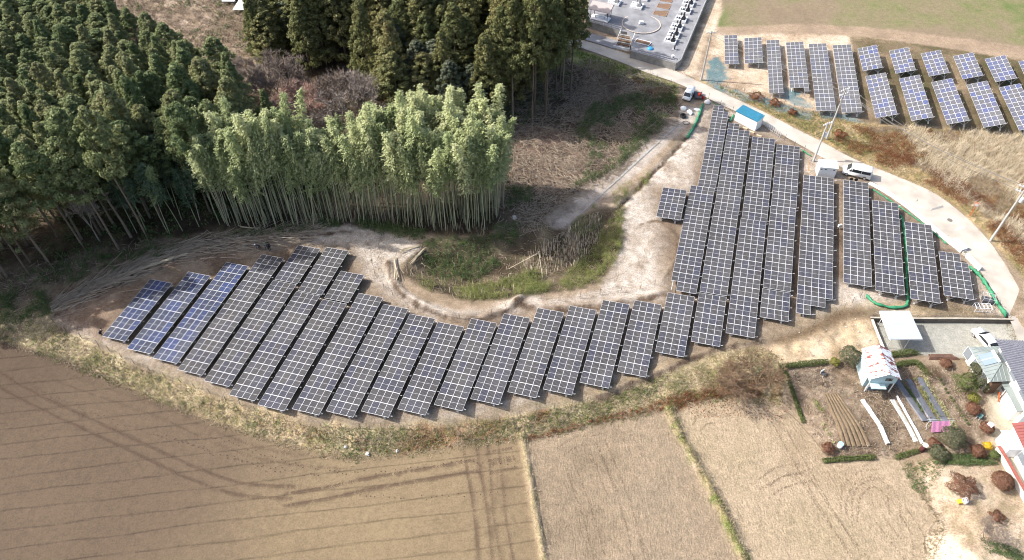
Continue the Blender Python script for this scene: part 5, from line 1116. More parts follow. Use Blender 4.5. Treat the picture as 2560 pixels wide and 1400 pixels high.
# white van, nose to the left along the road
a, b = at(2118.5, 441), at(2155.2, 450); rz = heading(b, a); mid_ = (a + b) / 2; nrm = Vector((math.sin(rz), -math.cos(rz), 0))
c = mid_ + Vector((-(b - a).y, (b - a).x, 0)).normalized() * 0.85 + Vector((0, 0, 0.07))
vehicle('parked_van', 'white high-roof passenger van parked at the road edge', 'van', c, rz, 4.7, 1.8,
        [(-2.35,0.32),(2.2,0.32),(2.3,0.55),(2.25,0.9),(1.7,1.08),(1.05,1.78),(0.5,1.96),(-2.05,1.98),(-2.28,1.8),(-2.35,1.05)], 1.1,
        [[(1.42,1.12),(0.95,1.12),(0.95,1.62),(1.06,1.58)], [(0.85,1.12),(-0.6,1.12),(-0.6,1.66),(0.85,1.66)], [(-0.7,1.12),(-2.15,1.16),(-2.08,1.64),(-0.7,1.66)]], ((1.67,1.12),(1.10,1.73),0.03), ((-2.34,1.18),(-2.29,1.7),0.03), [(1.5,0.32),(-1.45,0.32)], white)
# small white truck with its hood forward, dark load bed to the right
a, b = at(1702, 262), at(1722, 228); rz = heading(b, a)
t = vehicle('small_truck', 'small white truck with a dark windscreen parked beside the white sacks', 'truck', (a + b) / 2 + Vector((0.6, 0, 0.03)), rz, 3.4, 1.55,
        [(-1.7,0.4),(1.65,0.4),(1.7,0.8),(1.45,1.1),(0.95,1.7),(0.6,1.8),(-1.6,1.8),(-1.7,1.6)], 1.0, [[(1.05,1.1),(0.2,1.1),(0.2,1.6),(0.85,1.6)]], ((1.42,1.12),(1.0,1.66),0.03), None, [(1.05,0.27),(-1.1,0.27)], white)
p = at(1744, 243); t = thing('trailer', 'low dark load trailer right of the small white truck', 'trailer', p, rz + 0.3)
m = MB(); m.box(-1.1, 1.1, -0.7, 0.7, 0.45, 0.55); m.build('bed', dark, t)
for s in (-1, 1):
    m = MB(); m.box(-1.1, 1.1, s * 0.7 - 0.03, s * 0.7 + 0.03, 0.551, 0.85); m.build('side_board', dark, t); wheel(t, 0, s * 0.72, 0.27, 0.16)
for k, (px, py, lb) in enumerate(((1747, 245, 'red fuel can standing left of the other beside the trailer'), (1757, 247, 'red fuel can standing right of the other beside the trailer'))):
    p = at(px, py); t = thing('fuel_can', lb, 'fuel can', p + Vector((0, 0, 0.55 if k == 0 else 0.02)), 0.4, 'red fuel cans'); red = mat('red_plastic', A(228,66,50,0.7), 0.4)
    m = MB(); m.box(-0.17, 0.17, -0.2, 0.2, 0, 0.5); m.build('body', red, t); m = MB(); m.lathe([(0.05, 0), (0.05, 0.08), (0.02, 0.14)], 8, (0.08, 0, 0.5)); m.build('spout', red, t); m = MB(); m.box(-0.12, 0.02, -0.02, 0.02, 0.52, 0.6); m.build('handle', red, t)
def sack(px, py, label, sx, sy, h, rz, seed):
    rn = random.Random(seed); p = at(px, py); bm = bmesh.new(); bmesh.ops.create_icosphere(bm, subdivisions=3, radius=1)
    for v in bm.verts:
        n_ = mnoise.noise(v.co * 1.7 + Vector((seed * 3, 0, 0))) * 0.22 + mnoise.noise(v.co * 4 + Vector((seed, 1, 0))) * 0.07
        v.co *= 1 + n_; v.co.x *= sx; v.co.y *= sy; v.co.z = (max(v.co.z, -0.55) + 0.55) / 1.6 * h
    me = bpy.data.meshes.new('sack'); bm.to_mesh(me); bm.free(); me.materials.append(mat('white_sack', (0.78, 0.77, 0.75), 0.8)); me.polygons.foreach_set('use_smooth', [True] * len(me.polygons))
    tag(obj('bulk_sack', me, None, p, rz), label, 'sack', 'white bulk sacks by the truck')
sack(1708, 274, 'plump white sack just below the truck windscreen', 0.62, 0.55, 0.7, 0.2, 1); sack(1724, 283, 'white sack nearest the black pipe coils', 0.5, 0.75, 0.6, 0.3, 2)
sack(1744, 275, 'flat white sack lying left of the green net', 0.75, 0.45, 0.35, -0.3, 3); sack(1768, 258, 'white sack standing right of the green net end', 0.6, 0.5, 0.8, 0.0, 4)
def coil(px, py, label, r, rr, n, seed):
    p = at(px, py); m = MB(); rn = random.Random(seed)
    for j in range(n):
        P = [Vector(((r + rn.uniform(-.03, .03)) * math.cos(k * math.pi / 10), (r * 0.97) * math.sin(k * math.pi / 10), rr + rr * 1.7 * j)) for k in range(21)]; m.tube(P, rr, 6)
    o = m.build('pipe_coil', rubber, None, True); o.location = p + Vector((0, 0, 0.03)); tag(o, label, 'pipe coil', 'black pipe coils')
coil(1707, 293, 'thick black coil of flexible pipe on the track', 0.48, 0.10, 3, 1); coil(1715, 308, 'thin black pipe loop lying flat nearer the tables', 0.60, 0.04, 1, 2)
# white panels and boxes by the road
def wbox(px1, px2, label, name, cat, d, h, m_=white, z0=0.05, parts=None):
    a, b = at(*px1), at(*px2); L_ = (b - a).length; t = thing(name, label, cat, a, heading(a, b)); m = MB(); m.prism([(0, 0), (L_, 0), (L_, d), (0, d)], z0 - 0.3, h); m.build('body', m_, t); return t, L_
t, L_ = wbox((2372,608), (2400,632), 'white boxed housing at the road edge above the smallest table', 'roadside_box', 'box', 1.5, 0.55); m = MB(); m.box(L_ * 0.25, L_ * 0.3, -0.02, -0.001, 0.2, 0.3); m.build('latch', dark, t); m = MB(); m.prism([(-0.05, -0.05), (L_ + 0.05, -0.05), (L_ + 0.05, 1.55), (-0.05, 1.55)], 0.552, 0.6); m.build('lid', white, t)
t, L_ = wbox((2402,636), (2412,641), 'grey drain inlet box between the white road panels', 'drain_box', 'drain box', 0.8, 0.45, conc); m = MB(); m.box(0.1, L_ - 0.1, 0.1, 0.7, 0.452, 0.48); m.build('grate', iron, t)
t, L_ = wbox((2412,642), (2446,678), 'long white panel standing along the road below the grey drain box', 'road_barrier', 'barrier', 0.25, 0.8)
for k in range(3): m = MB(); m.bar((L_ * (0.15 + 0.35 * k), 0.30, -0.2), (L_ * (0.15 + 0.35 * k), 0.30, 0.75), 0.04, 6); m.build('post', galv, t)
def crate(px, py, label, L, W, hh, rz, nx, m_):
    p = at(px, py); t = thing('metal_cage', label, 'metal cage', p, rz, 'metal cages by the green net')
    for x in np.linspace(0, L, nx): 
        for y in (0, W): m = MB(); m.box(x - 0.025, x + 0.025, y - 0.025, y + 0.025, 0, hh); m.build('upright', m_, t)
        m = MB(); m.box(x - 0.02, x + 0.02, 0.026, W - 0.026, hh - 0.05, hh); m.build('crossbar', m_, t)
    for y in (0, W):
        for z in (0.05, hh): m = MB(); m.box(-0.03, L + 0.03, y - 0.022, y + 0.022, z + 0.001, z + 0.045); m.build('rail', m_, t)
    return t
t = crate(2452, 758, 'open dark-lined metal cage beside the rightmost table', 1.6, 1.3, 1.1, -0.35, 3, galv); m = MB(); m.box(0.1, 1.5, 0.1, 1.2, 0.06, 0.5); m.build('load', dark, t)
crate(2436, 779, 'white metal cage of square bars at the corner by the yard wall', 2.2, 1.0, 0.8, -0.1, 5, white)
p = at(2096, 572); t = thing('meter_box', 'small grey meter box on legs between two long tables', 'meter box', p, 0.3); m = MB(); m.box(-0.3, 0.3, -0.12, 0.12, 0.5, 0.95); m.build('box', white2, t)
for s in (-0.22, 0.22): m = MB(); m.bar((s, 0, -0.2), (s, 0, 0.498), 0.03, 5); m.build('leg', galv, t)
p = at(1942, 372);
for k, (px, py) in enumerate(((1855, 322), (1872, 332), (1890, 341))):
    p = at(px, py); m = MB(); m.prism([(0, 0), (0.9, 0), (0.9, 0.35), (0, 0.35)], -0.1, 0.28); o = m.build('timber_block', mat('pale_timber', A(226,204,172,0.62), 0.8)); o.location = p; o.rotation_euler = (0, 0, -0.5); tag(o, ['pale timber block left of three behind the stepped table', 'pale timber block middle of three behind the stepped table', 'pale timber block right of three behind the stepped table'][k], 'timber', 'pale timber blocks')
# bicycle-like rail by the van
p = at(2133, 452); t = thing('hand_cart', 'dark two-wheeled hand cart in front of the white van', 'cart', p, -0.2)
for s in (-0.4, 0.4): m = MB(); m.bar((s, -0.03, 0.3), (s, 0.03, 0.3), 0.3, 14); w_ = m.build('wheel', rubber, t)
m = MB(); m.bar((-0.5, 0, 0.35), (0.5, 0, 0.35), 0.03, 5); m.bar((0.4, 0, 0.35), (0.6, 0, 0.95), 0.03, 5); m.bar((0.5, -0.25, 0.95), (0.5, 0.25, 0.95), 0.03, 5); m.build('frame', dark, t)
# ------------------------------------------------------------------ carport, yard walls
wallm = mat('old_concrete_wall', A(196,186,170,0.6), 0.9, nscale=1.5, namp=0.2, bump=0.2)
def wall_line(label, px, name, wd, z0, z1, m_, dz=0.0, cat='wall', cap=None, side=1):
    P = smooth_line(PX(px, dz), 1.2); o3 = Vector((P[0][0], P[0][1], hbase(P[0][1]))); n = len(P); T_ = np.gradient(P, axis=0); Nn = np.stack([-T_[:, 1], T_[:, 0]], 1) / np.linalg.norm(T_, axis=1, keepdims=True) * wd * side
    t = thing(name, label, cat, o3)
    def body(nm, w0, w1, za, zb, mm):
        m = MB(); V = []
        for k in range(n):
            a = Vector((*(P[k] + Nn[k] * w0), hbase(P[k][1]))) - o3; b = Vector((*(P[k] + Nn[k] * w1), hbase(P[k][1]))) - o3
            V += [a + Vector((0, 0, za)), b + Vector((0, 0, za)), b + Vector((0, 0, zb)), a + Vector((0, 0, zb))]
        F = [(0, 1, 2, 3), (4 * n - 1, 4 * n - 2, 4 * n - 3, 4 * n - 4)]
        for k in range(n - 1):
            for j in range(4): F.append((4 * k + j, 4 * k + 4 + j, 4 * k + 4 + (j + 1) % 4, 4 * k + (j + 1) % 4))
        m.add(V, F); return m.build(nm, mm, t)
    body('body', 0, 1, z0, z1, m_)
    if cap: body('coping', -0.12, 1.12, z1 + 0.002, z1 + 0.08, cap)
    return t
wall_line('low retaining wall with a dark face behind the gravel yard', [(2176,797),(2300,799),(2400,799),(2530,801)], 'retaining_wall', 0.22, -1.2, 0.12, mat('dark_block_wall', A(120,112,104,0.6), 0.9, nscale=2, namp=0.25), cap=wallm)
wall_line('pale sloping retaining wall at the left side of the gravel yard', [(2178,800),(2190,832),(2208,876)], 'retaining_wall', 0.3, -1.2, 0.14, mat('pale_wall', A(236,226,212,0.66), 0.8))
roofs = mat('pale_steel_roof', A(206,222,236,0.72), 0.45, nscale=0.7, namp=0.06)
c4 = [G(2199,777,2.0), G(2274,777,2.0), G(2307,848,1.75), G(2225,847,1.75)]; bse = at(2262, 873, 0)
t = thing('carport', 'open carport with a pale ribbed flat roof on thin posts in the gravel yard', 'carport', bse)
m = MB(); Pq = [v - bse for v in c4]; nr = 26
def bil(u, v): return (Pq[0] * (1 - u) + Pq[1] * u) * (1 - v) + (Pq[3] * (1 - u) + Pq[2] * u) * v
for k in range(nr):
    v0, v1, vm = k / nr, (k + 0.72) / nr, (k + 1) / nr; up = Vector((0, 0, 0.05))
    m.add([bil(0, v0), bil(1, v0), bil(1, v1), bil(0, v1), bil(0, (v0 + v1) / 2) + up * 0, bil(0, vm), bil(1, vm)], [(0, 3, 2, 1)])
    m.add([bil(0, v1), bil(1, v1), bil(1, (v1 + vm) / 2) + up, bil(0, (v1 + vm) / 2) + up, bil(0, vm), bil(1, vm)], [(0, 3, 2, 1), (3, 4, 5, 2)])
m.build('roof', roofs, t)
m = MB(); e = Vector((0, 0, -0.14))
for (i, j) in ((0, 1), (1, 2), (2, 3), (3, 0)): m.bar(Pq[i] + e, Pq[j] + e, 0.06, 4)
m.build('frame', galv, t)
for (u, v) in ((0.12, 0.93), (0.68, 0.93), (0.12, 0.12), (0.68, 0.12)):
    q = bil(u, v); m = MB(); m.bar((q.x, q.y, -0.4), q + e, 0.055, 6); m.build('post', galv, t)

# ------------------------------------------------------------------ plants of the garden
def hedge(label, px, w_, h, m_, seed, group=None, dz=0.0, name='hedge'):
    rn = np.random.default_rng(seed); Q = smooth_line(PX(px, dz), 0.3); n = len(Q) * 130; qi = rn.integers(0, len(Q), n); d = sph(n, rn); d[:, 2] = np.abs(d[:, 2])
    Z = H(Q[:, 0], Q[:, 1]); o3 = np.array([Q[0][0], Q[0][1], Z[0]]); bumpy = 0.8 + 0.35 * vnoise(qi * 0.3, qi * 0.0 + seed, 3)
    C = np.stack([Q[qi, 0], Q[qi, 1], Z[qi]], 1) + np.sign(d) * np.abs(d) ** 0.7 * np.array([w_ / 2, w_ / 2, h]) * bumpy[:, None] * rn.uniform(0.75, 1.05, (n, 1)) - o3
    V, F = leaf_quads(C, d, 0.13, 0.8, rn); t = thing(name, label, 'hedge', o3, 0, group); obj('foliage', mk('hedge_foliage', V, F, [m_], attr=np.repeat(rn.uniform(0, 1, n), 4)), t)
    m = MB()
    for k in range(0, len(Q), 3): m.bar(Vector((Q[k][0], Q[k][1], Z[k] - 0.2)) - Vector(o3), Vector((Q[k][0], Q[k][1], Z[k] + h * 0.6)) - Vector(o3), 0.03, 4)
    m.build('stem', BARK, t); return t
def bush(label, px, py, r, h, m_, seed, leaf=0.14, nl=1400, name='bush', cat='bush', flat=0.4, group=None, lump=0.18):
    rn = np.random.default_rng(seed); p = at(px, py); d = sph(nl, rn); d[:, 2] = np.where(d[:, 2] < -0.3, -d[:, 2], d[:, 2])
    lum = np.array([1 + lump * math.sin(5 * a[0] + seed) * math.cos(4 * a[1] + 2 * a[2]) for a in d])[:, None]
    C = d * np.array([r, r, h * 0.5]) * lum * rn.uniform(0.82, 1.03, (nl, 1)) + np.array([0, 0, h * 0.55])
    V, F = leaf_quads(C, d, leaf, 0.9, rn, 0.45); t = thing(name, label, cat, p, 0, group); obj('foliage', mk('bush_foliage', V, F, [m_], attr=np.repeat(rn.uniform(0, 1, nl), 4)), t)
    m = MB(); m.bar((0, 0, -0.2), (0, 0, h * 0.6), 0.07, 5, 0.03)
    for k in range(5): a = k * 1.3; m.bar((0, 0, h * 0.2), (math.cos(a) * r * 0.6, math.sin(a) * r * 0.6, h * 0.6), 0.04, 4, 0.015)
    m.build('stem', BARK, t); return t
HEDGE = leafmat('hedge_leaves', [(0.050, 0.075, 0.022), (0.090, 0.115, 0.034), (0.13, 0.14, 0.05)], 0.2, nscale=1.0, objrand=False)
DKB = leafmat('dark_bush_leaves', [(0.045, 0.055, 0.028), (0.085, 0.090, 0.048), (0.13, 0.125, 0.075)], 0.2, nscale=1.2, objrand=False)
RED = leafmat('pruned_russet_leaves', [A(104,74,58), A(140,100,78), A(164,122,98)], 0.2, nscale=1.5, objrand=False)
YB = leafmat('yellow_bush_leaves', [(0.13, 0.14, 0.03), (0.24, 0.22, 0.05)], 0.3, nscale=1.2, objrand=False)
FLOW = leafmat('yellow_flowers', [A(226,180,40,0.7), A(240,206,70,0.7)], 0.2, nscale=2, objrand=False)
hedge('low green hedge along the back edge of the vegetable plot, left of the shed', [(1952,920),(2000,914),(2064,907)], 0.9, 0.7, HEDGE, 1)
hedge('narrow green hedge down the left edge of the vegetable plot', [(1956,924),(1975,960),(1996,1003),(2014,1042)], 0.6, 0.5, HEDGE, 2)
hedge('clipped green hedge at the edge of the gravel yard below the carport', [(2220,890),(2255,886),(2296,880)], 1.0, 0.7, HEDGE, 3)
hedge('curving low hedge right of the rusty-roofed shed', [(2228,918),(2262,910),(2290,908),(2304,922),(2318,938)], 0.9, 0.6, HEDGE, 4)
hedge('low green hedge at the bottom edge of the vegetable plot', [(2070,1140),(2110,1137),(2150,1134),(2190,1132)], 0.8, 0.5, HEDGE, 5)
hedge('short green hedge beside the dark stump at the plot corner', [(2252,1132),(2275,1127),(2296,1124)], 0.8, 0.5, HEDGE, 6)
bush('large round dark bush behind the vegetable plot', 2118, 905, 1.55, 2.4, DKB, 11, nl=2600)
bush('small yellowish bush left of the large round dark bush', 2085, 910, 0.7, 0.9, YB, 12, nl=700)
bush('round dark bush at the lower right corner of the plot', 2374, 1108, 1.55, 2.2, DKB, 13, nl=2600)
bush('dark round bush against the left wall of the annex', 2432, 938, 1.0, 2.2, DKB, 14, nl=1800)
bush('broad cloudy pine in front of the annex', 2404, 972, 1.5, 2.2, HEDGE, 15, nl=2200, name='garden_pine', cat='garden tree', lump=0.35)
bush('dark green garden pine right of the broad cloudy one', 2440, 968, 1.2, 2.0, DKB, 16, nl=1800, name='garden_pine', cat='garden tree', lump=0.35)
bush('yellow-green bush below the garden pines', 2430, 1000, 0.8, 1.0, YB, 17, nl=900)
bush('russet pruned dome left of the concrete house yard', 2428, 1028, 0.95, 1.1, RED, 18, nl=1800, lump=0.04)
bush('russet pruned dome with a pink cloth laid on it', 2462, 1076, 0.85, 1.2, RED, 19, nl=1700, lump=0.04)
bush('big smooth russet ball bush beside the tiled wall', 2497, 1212, 1.25, 1.8, RED, 20, nl=3200, lump=0.03)
bush('dull russet bush behind the yellow flowers', 2440, 1134, 0.9, 1.1, RED, 21, nl=1500)
bush('russet shrub at the bottom left corner of the vegetable plot', 2066, 1126, 0.8, 1.0, RED, 22, nl=1200, lump=0.3)
bush('dark russet clipped bush below the long white row cover', 2331, 1112, 0.75, 0.8, RED, 23, nl=1200)
bush('low dark green bush beside the dark stump', 2342, 1138, 1.2, 1.1, DKB, 24, nl=1800)
bush('wide russet shrub in the rough lot below the garden', 2402, 1222, 1.6, 1.4, RED, 25, nl=2600, lump=0.4)
bush('russet bush at the top of the garden beside the plank heap', 2362, 914, 0.8, 0.9, RED, 26, nl=1200, lump=0.2)
bush('yellow flowering shrub at the end of the tiled wall', 2464, 1120, 0.55, 0.9, FLOW, 27, nl=700, name='flowering_shrub', cat='flowering shrub')
bush('small dark shrub in the rough lot near the bottom right', 2488, 1296, 0.8, 0.7, RED, 28, nl=900, lump=0.4)
bush('small green bush at the right end of the long hedge strip', 2482, 1142, 0.6, 0.8, HEDGE, 29, nl=700)
hedge('long green shaded ground hedge below the garden', [(2345,1148),(2400,1150),(2480,1150)], 1.6, 0.4, SASA, 30)
hedge('dark green growth in the bottom right corner', [(2470,1365),(2520,1380),(2560,1400)], 1.6, 0.5, SASA, 31)
for k, (px, py, r) in enumerate(((1888, 246, 1.1), (1935, 262, 1.0), (2098, 340, 1.0), (1980, 285, 0.7))):
    bush('rust brown bush on the verge, %s from the cemetery lane' % ordw[k], px, py, r * 1.25, 0.8, RUST, 40 + k, 0.12, 1600, group='rust brown bushes on the verge', lump=0.4)
# ------------------------------------------------------------------ the vegetable plot
mulch = mat('mulch_film', A(120,122,130,0.55), 0.35, nscale=1.5, namp=0.15); cover = mat('row_cover', (0.78, 0.78, 0.78), 0.7); greyf = mat('grey_film', A(196,198,192,0.6), 0.6, nscale=2, namp=0.2)
def bed(label, name, a0, a1, b0, b1, m_, hgt, group=None, cat='garden bed'):
    A0, A1, B0, B1 = (at(*q) for q in (a0, a1, b0, b1)); n = 24; V = []; c = (A0 + A1) / 2
    for k in range(n):
        t = k / (n - 1); l = A0.lerp(B0, t); r = A1.lerp(B1, t); w_ = r - l
        for s, z in ((0, -0.05), (0.12, 0.85), (0.5, 1.0), (0.88, 0.85), (1, -0.05)):
            q = l + w_ * s; V.append((q.x - c.x, q.y - c.y, hz(q.x, q.y) - c.z + 0.05 + hgt * z * (0.85 + 0.3 * R.random())))
    ii = np.arange(n * 5).reshape(n, 5); F = np.stack([ii[:-1, :-1], ii[:-1, 1:], ii[1:, 1:], ii[1:, :-1]], -1).reshape(-1, 4)[:, ::-1]
    o = obj(name, mk(name, V, F, [m_], smooth=False)); o.location = c; return tag(o, label, cat, group)
bed('bed under dark mulch film nearest the rusty-roofed shed', 'mulched_bed', (2232,952), (2250,953), (2304,1054), (2323,1055), mulch, 0.18, 'beds under dark mulch film')
bed('middle one of three beds under dark mulch film', 'mulched_bed', (2261,951), (2278,949), (2325,1056), (2346,1056), mulch, 0.18, 'beds under dark mulch film')
bed('bed under dark mulch film beside the cream leafy row', 'mulched_bed', (2291,946), (2304,944), (2352,1056), (2372,1052), mulch, 0.18, 'beds under dark mulch film')
bed('wide white row cover down the middle of the vegetable plot', 'row_cover', (2151,1002), (2160,1001), (2214,1112), (2224,1111), cover, 0.30, 'white row covers', 'row cover')
bed('thin white row cover reaching the dark stump', 'row_cover', (2239,992), (2243,991), (2302,1110), (2308,1109), cover, 0.25, 'white row covers', 'row cover')
bed('pale grey film strip left of the thin white row cover', 'film_strip', (2224,1000), (2236,998), (2284,1106), (2296,1104), greyf, 0.08, None, 'film strip')
for k in range(6):
    x0, x1 = 2058 + 6.4 * k, 2106 + 12.5 * k
    bed('bare soil ridge, %s from the left in the seed bed' % ordw[k], 'soil_ridge', (x0, 985), (x0 + 4.5, 985), (x1, 1117), (x1 + 9, 1117), mat('tilled_soil', A(160,138,110,0.46), 0.95, nscale=4, namp=0.25, bump=0.4), 0.13, 'soil ridges of the seed bed', 'soil ridge')
def row(label, a, b, m_, seed, r=0.40, h=0.5, sp=0.3):
    A0, B0 = at(*a), at(*b); n = int((B0 - A0).length / sp); t = np.linspace(0, 1, n); rn = np.random.default_rng(seed)
    X = A0.x + (B0.x - A0.x) * t + rn.normal(0, .05, n); Y = A0.y + (B0.y - A0.y) * t + rn.normal(0, .05, n); k = rn.random(n) > 0.12
    o = leafage('vegetable_row', X[k], Y[k], r, h, 60, 0.13, m_, seed); return o
LEEK = leafmat('pale_leaves', [A(150,160,92), A(210,208,150), A(228,226,180)], 0.3, nscale=1, objrand=False)
row('dark green leafy row between the first two mulched beds', (2256,957), (2303,1030), SASA, 201); row('bright green leafy row right of the middle mulched bed', (2286,946), (2348,1052), YGRN, 202)
row('cream coloured leafy row along the right side of the mulched beds', (2308,945), (2388,1072), LEEK, 203, 0.42); row('mottled leafy row beside the garden path', (2336,930), (2420,1062), HEDGE, 204, 0.3, 0.4, 0.6)
row('short green row near the left hedge of the plot', (2036,1003), (2054,1030), YGRN, 205); row('thin straggly row left of the seed bed', (2058,1062), (2084,1108), LEEK, 206, 0.2, 0.25, 0.5)
X, Y = dens(GARDEN, 0.36, 210, 0.44, 3.0, 44); sticks('garden_litter', X, Y, 0.6, 0.028, STICK, 211, 0.15); X, Y = dens(GARDEN, 0.7, 212, 0.48, 3, 45); leafage('garden_weeds', X, Y, 0.3, 0.28, 20, 0.12, DRYB, 213)
X, Y = dens(PX([(1960,935),(2060,920),(2130,930),(2130,985),(2050,985),(2000,1000)]), 0.7, 214, 0.42, 3, 46); leafage('garden_brush', X, Y, 0.4, 0.5, 26, 0.14, DRYB, 215)
X, Y = dens(SLOPE, 0.9, 216, 0.5, 4, 47); leafage('slope_weeds', X, Y, 0.25, 0.2, 16, 0.11, DRYB, 217)
X, Y = dens(PX([(1720,1000),(1900,960),(1990,1010),(1960,1045),(1860,1030),(1740,1030)]), 0.35, 218); rn = np.random.default_rng(8); sticks('fallen_leaves', X, Y, 0.2, 0.05, RUST, 219, 0.05, lift=0.02)
# garden shed with the rusted roof
a, b = at(2159, 979), at(2222, 982); rz = heading(a, b); W_ = (b - a).length; D_ = 4.2; hE, hR = 3.5, 4.5
lb_ = mat('pale_blue_boards', A(196,222,228,0.66), 0.6, nscale=1.0, namp=0.08); rustr = bpy.data.materials.new('rusted_white_roof'); MATS['rr'] = rustr; rustr.use_nodes = True
N = rustr.node_tree.nodes; Lk = rustr.node_tree.links; bb = N['Principled BSDF']; bb.inputs['Roughness'].default_value = 0.6
tc = N.new('ShaderNodeTexCoord'); mp = N.new('ShaderNodeMapping'); mp.inputs['Scale'].default_value = (0.55, 2.2, 0.9); Lk.new(tc.outputs['Object'], mp.inputs[0]); nz = N.new('ShaderNodeTexNoise'); nz.inputs['Scale'].default_value = 1.3; nz.inputs['Detail'].default_value = 6; nz.inputs['Roughness'].default_value = 0.7; Lk.new(mp.outputs[0], nz.inputs[0])
rp = N.new('ShaderNodeValToRGB'); rp.color_ramp.elements[0].position = 0.50; rp.color_ramp.elements[0].color = (0.74, 0.76, 0.77, 1); rp.color_ramp.elements[1].position = 0.56; rp.color_ramp.elements[1].color = (*A(140,66,52,0.7), 1); Lk.new(nz.outputs[0], rp.inputs[0]); Lk.new(rp.outputs[0], bb.inputs[0])
t = thing('garden_shed', 'narrow two-storey shed with pale blue walls and a rust-patched white roof', 'shed', a, rz)
m = MB(); m.box(0, W_, 0.8, D_, -0.3, hE - 0.02); m.box(0, W_, 0, 0.8, 2.1, hE - 0.02); m.build('wall', lb_, t)
for y in (0.0, D_ - 0.04):
    m = MB(); m.add([(0, y, hE - 0.02), (W_, y, hE - 0.02), (W_ / 2, y, hR - 0.1), (0, y + 0.04, hE - 0.02), (W_, y + 0.04, hE - 0.02), (W_ / 2, y + 0.04, hR - 0.1)], [(0, 1, 2), (5, 4, 3), (0, 3, 4, 1), (1, 4, 5, 2), (2, 5, 3, 0)]); m.build('gable', lb_, t)
for s in (0, 1):
    m = MB(); x0, x1 = (-0.25, W_ / 2) if s == 0 else (W_ + 0.25, W_ / 2); z0 = hE - 0.12
    n_ = 16
    for k in range(n_):
        y0, y1 = -0.35 + (D_ + 0.7) * k / n_, -0.35 + (D_ + 0.7) * (k + 1) / n_; ym = (y0 + y1) / 2
        m.add([(x0, y0, z0), (x1, y0, hR), (x1, ym, hR + 0.05), (x0, ym, z0 + 0.05), (x1, y1, hR), (x0, y1, z0)], [(0, 1, 2, 3), (3, 2, 4, 5)] if s else [(0, 3, 2, 1), (3, 5, 4, 2)])
    m.build('roof', rustr, t)
for x in (0.06, W_ - 0.12): m = MB(); m.box(x, x + 0.1, 0.02, 0.12, -0.3, 2.099); m.build('post', white2, t)
m = MB(); m.box(W_ * 0.55, W_ * 0.82, -0.025, -0.002, 2.6, 3.2); f = m.build('window', dark, t); m = MB(); m.box(W_ * 0.57, W_ * 0.80, -0.03, -0.026, 2.63, 3.17); m.build('pane', glass, f)
m = MB(); m.box(-0.022, -0.002, 1.2, 2.4, 0.2, 2.0); m.build('sliding_door', white, t)
m = MB(); m.prism([(0.1, -0.9), (W_ * 0.6, -0.9), (W_ * 0.6, -0.01), (0.1, -0.01)], 1.9, 2.05); m.build('canopy', lb_, t)
m = MB(); m.box(0.4, 1.3, 0.2, 0.7, 0, 0.9); m.build('stored_crate', mat('dim_goods', (0.16, 0.18, 0.2), 0.7), t)
# odds and ends of the garden
def lathe_thing(name, label, cat, px, py, prof, m_, part='body', extra=None, rz=0.0):
    p = at(px, py); t = thing(name, label, cat, p, rz); m = MB(); m.lathe(prof, 16); m.build(part, m_, t, True)
    if extra: extra(t)
    return t
def lidf(t): m = MB(); m.lathe([(0.34, 0.72), (0.34, 0.78), (0.05, 0.80)], 16); m.build('lid', mat('pale_blue_lid', A(176,214,226,0.66), 0.5), t)
lathe_thing('water_tub', 'round white tub with a pale blue lid at the end of the seed bed', 'tub', 2098, 1117, [(0.28, -0.05), (0.33, 0.1), (0.33, 0.718)], white, extra=lidf)
def yl(t): m = MB(); m.box(-0.75, -0.2, -0.25, 0.25, 0, 0.4); m.build('crate', mat('yellow_plastic', A(240,190,60,0.7), 0.5), t)
lathe_thing('barrel', 'white barrel with a yellow crate beside it in the rough lot', 'barrel', 2409, 1256, [(0.3, -0.05), (0.36, 0.3), (0.36, 0.6), (0.28, 0.85), (0.02, 0.86)], white, extra=yl)
lathe_thing('stump_planter', 'dark burnt stump with a white cap at the corner of the vegetable plot', 'stump', 2303, 1126, [(0.34, -0.1), (0.30, 0.5), (0.26, 1.2), (0.02, 1.25)], mat('burnt_wood', A(92,48,42,0.6), 0.9), extra=lambda t: (lambda m: (m.lathe([(0.34, 1.252), (0.34, 1.32), (0.02, 1.33)], 12), m.build('cap', white, t)))(MB()))
a, b = at(2312, 1068), at(2372, 1066); rz = heading(a, b); L_ = (b - a).length
t = thing('drying_rack', 'clothes pole with a pink blanket hung beside the mulched beds', 'drying rack', a, rz)
for x in (0, L_): m = MB(); m.bar((x, 0, -0.2), (x, 0, 1.4), 0.035, 6); m.bar((x, -0.4, 0), (x, 0, 0.7), 0.025, 5); m.build('stand', galv, t)
for y in (0, 0.25): m = MB(); m.bar((-0.2, y, 1.4), (L_ + 0.2, y, 1.4), 0.022, 6); m.build('pole', galv, t)
pink = mat('pink_blanket', A(232,158,200,0.7), 0.9, nscale=5, namp=0.15)
V = []; n = 14
for j in range(7):
    for k in range(n): x = L_ * (0.10 + 0.74 * k / (n - 1)); V.append((x, -0.05 - 0.14 * j - 0.03 * math.sin(k * 1.5), 1.42 - 0.20 * j if j else 1.43))
ii = np.arange(7 * n).reshape(7, n); me = mk('pink_blanket', V, np.stack([ii[:-1, :-1], ii[:-1, 1:], ii[1:, 1:], ii[1:, :-1]], -1).reshape(-1, 4), [pink], smooth=True)
o = obj('pink_blanket', me, None, a, rz); tag(o, 'pink blanket draped over the clothes pole', 'blanket')
p = at(2466, 1070); V = []; rn = random.Random(4)
for j in range(7):
    for k in range(7): x, y = -0.42 + 0.14 * k, -0.32 + 0.11 * j; V.append((x, y, 1.42 - 0.9 * (x * x + y * y) + 0.04 * math.sin(9 * x + 5 * y)))
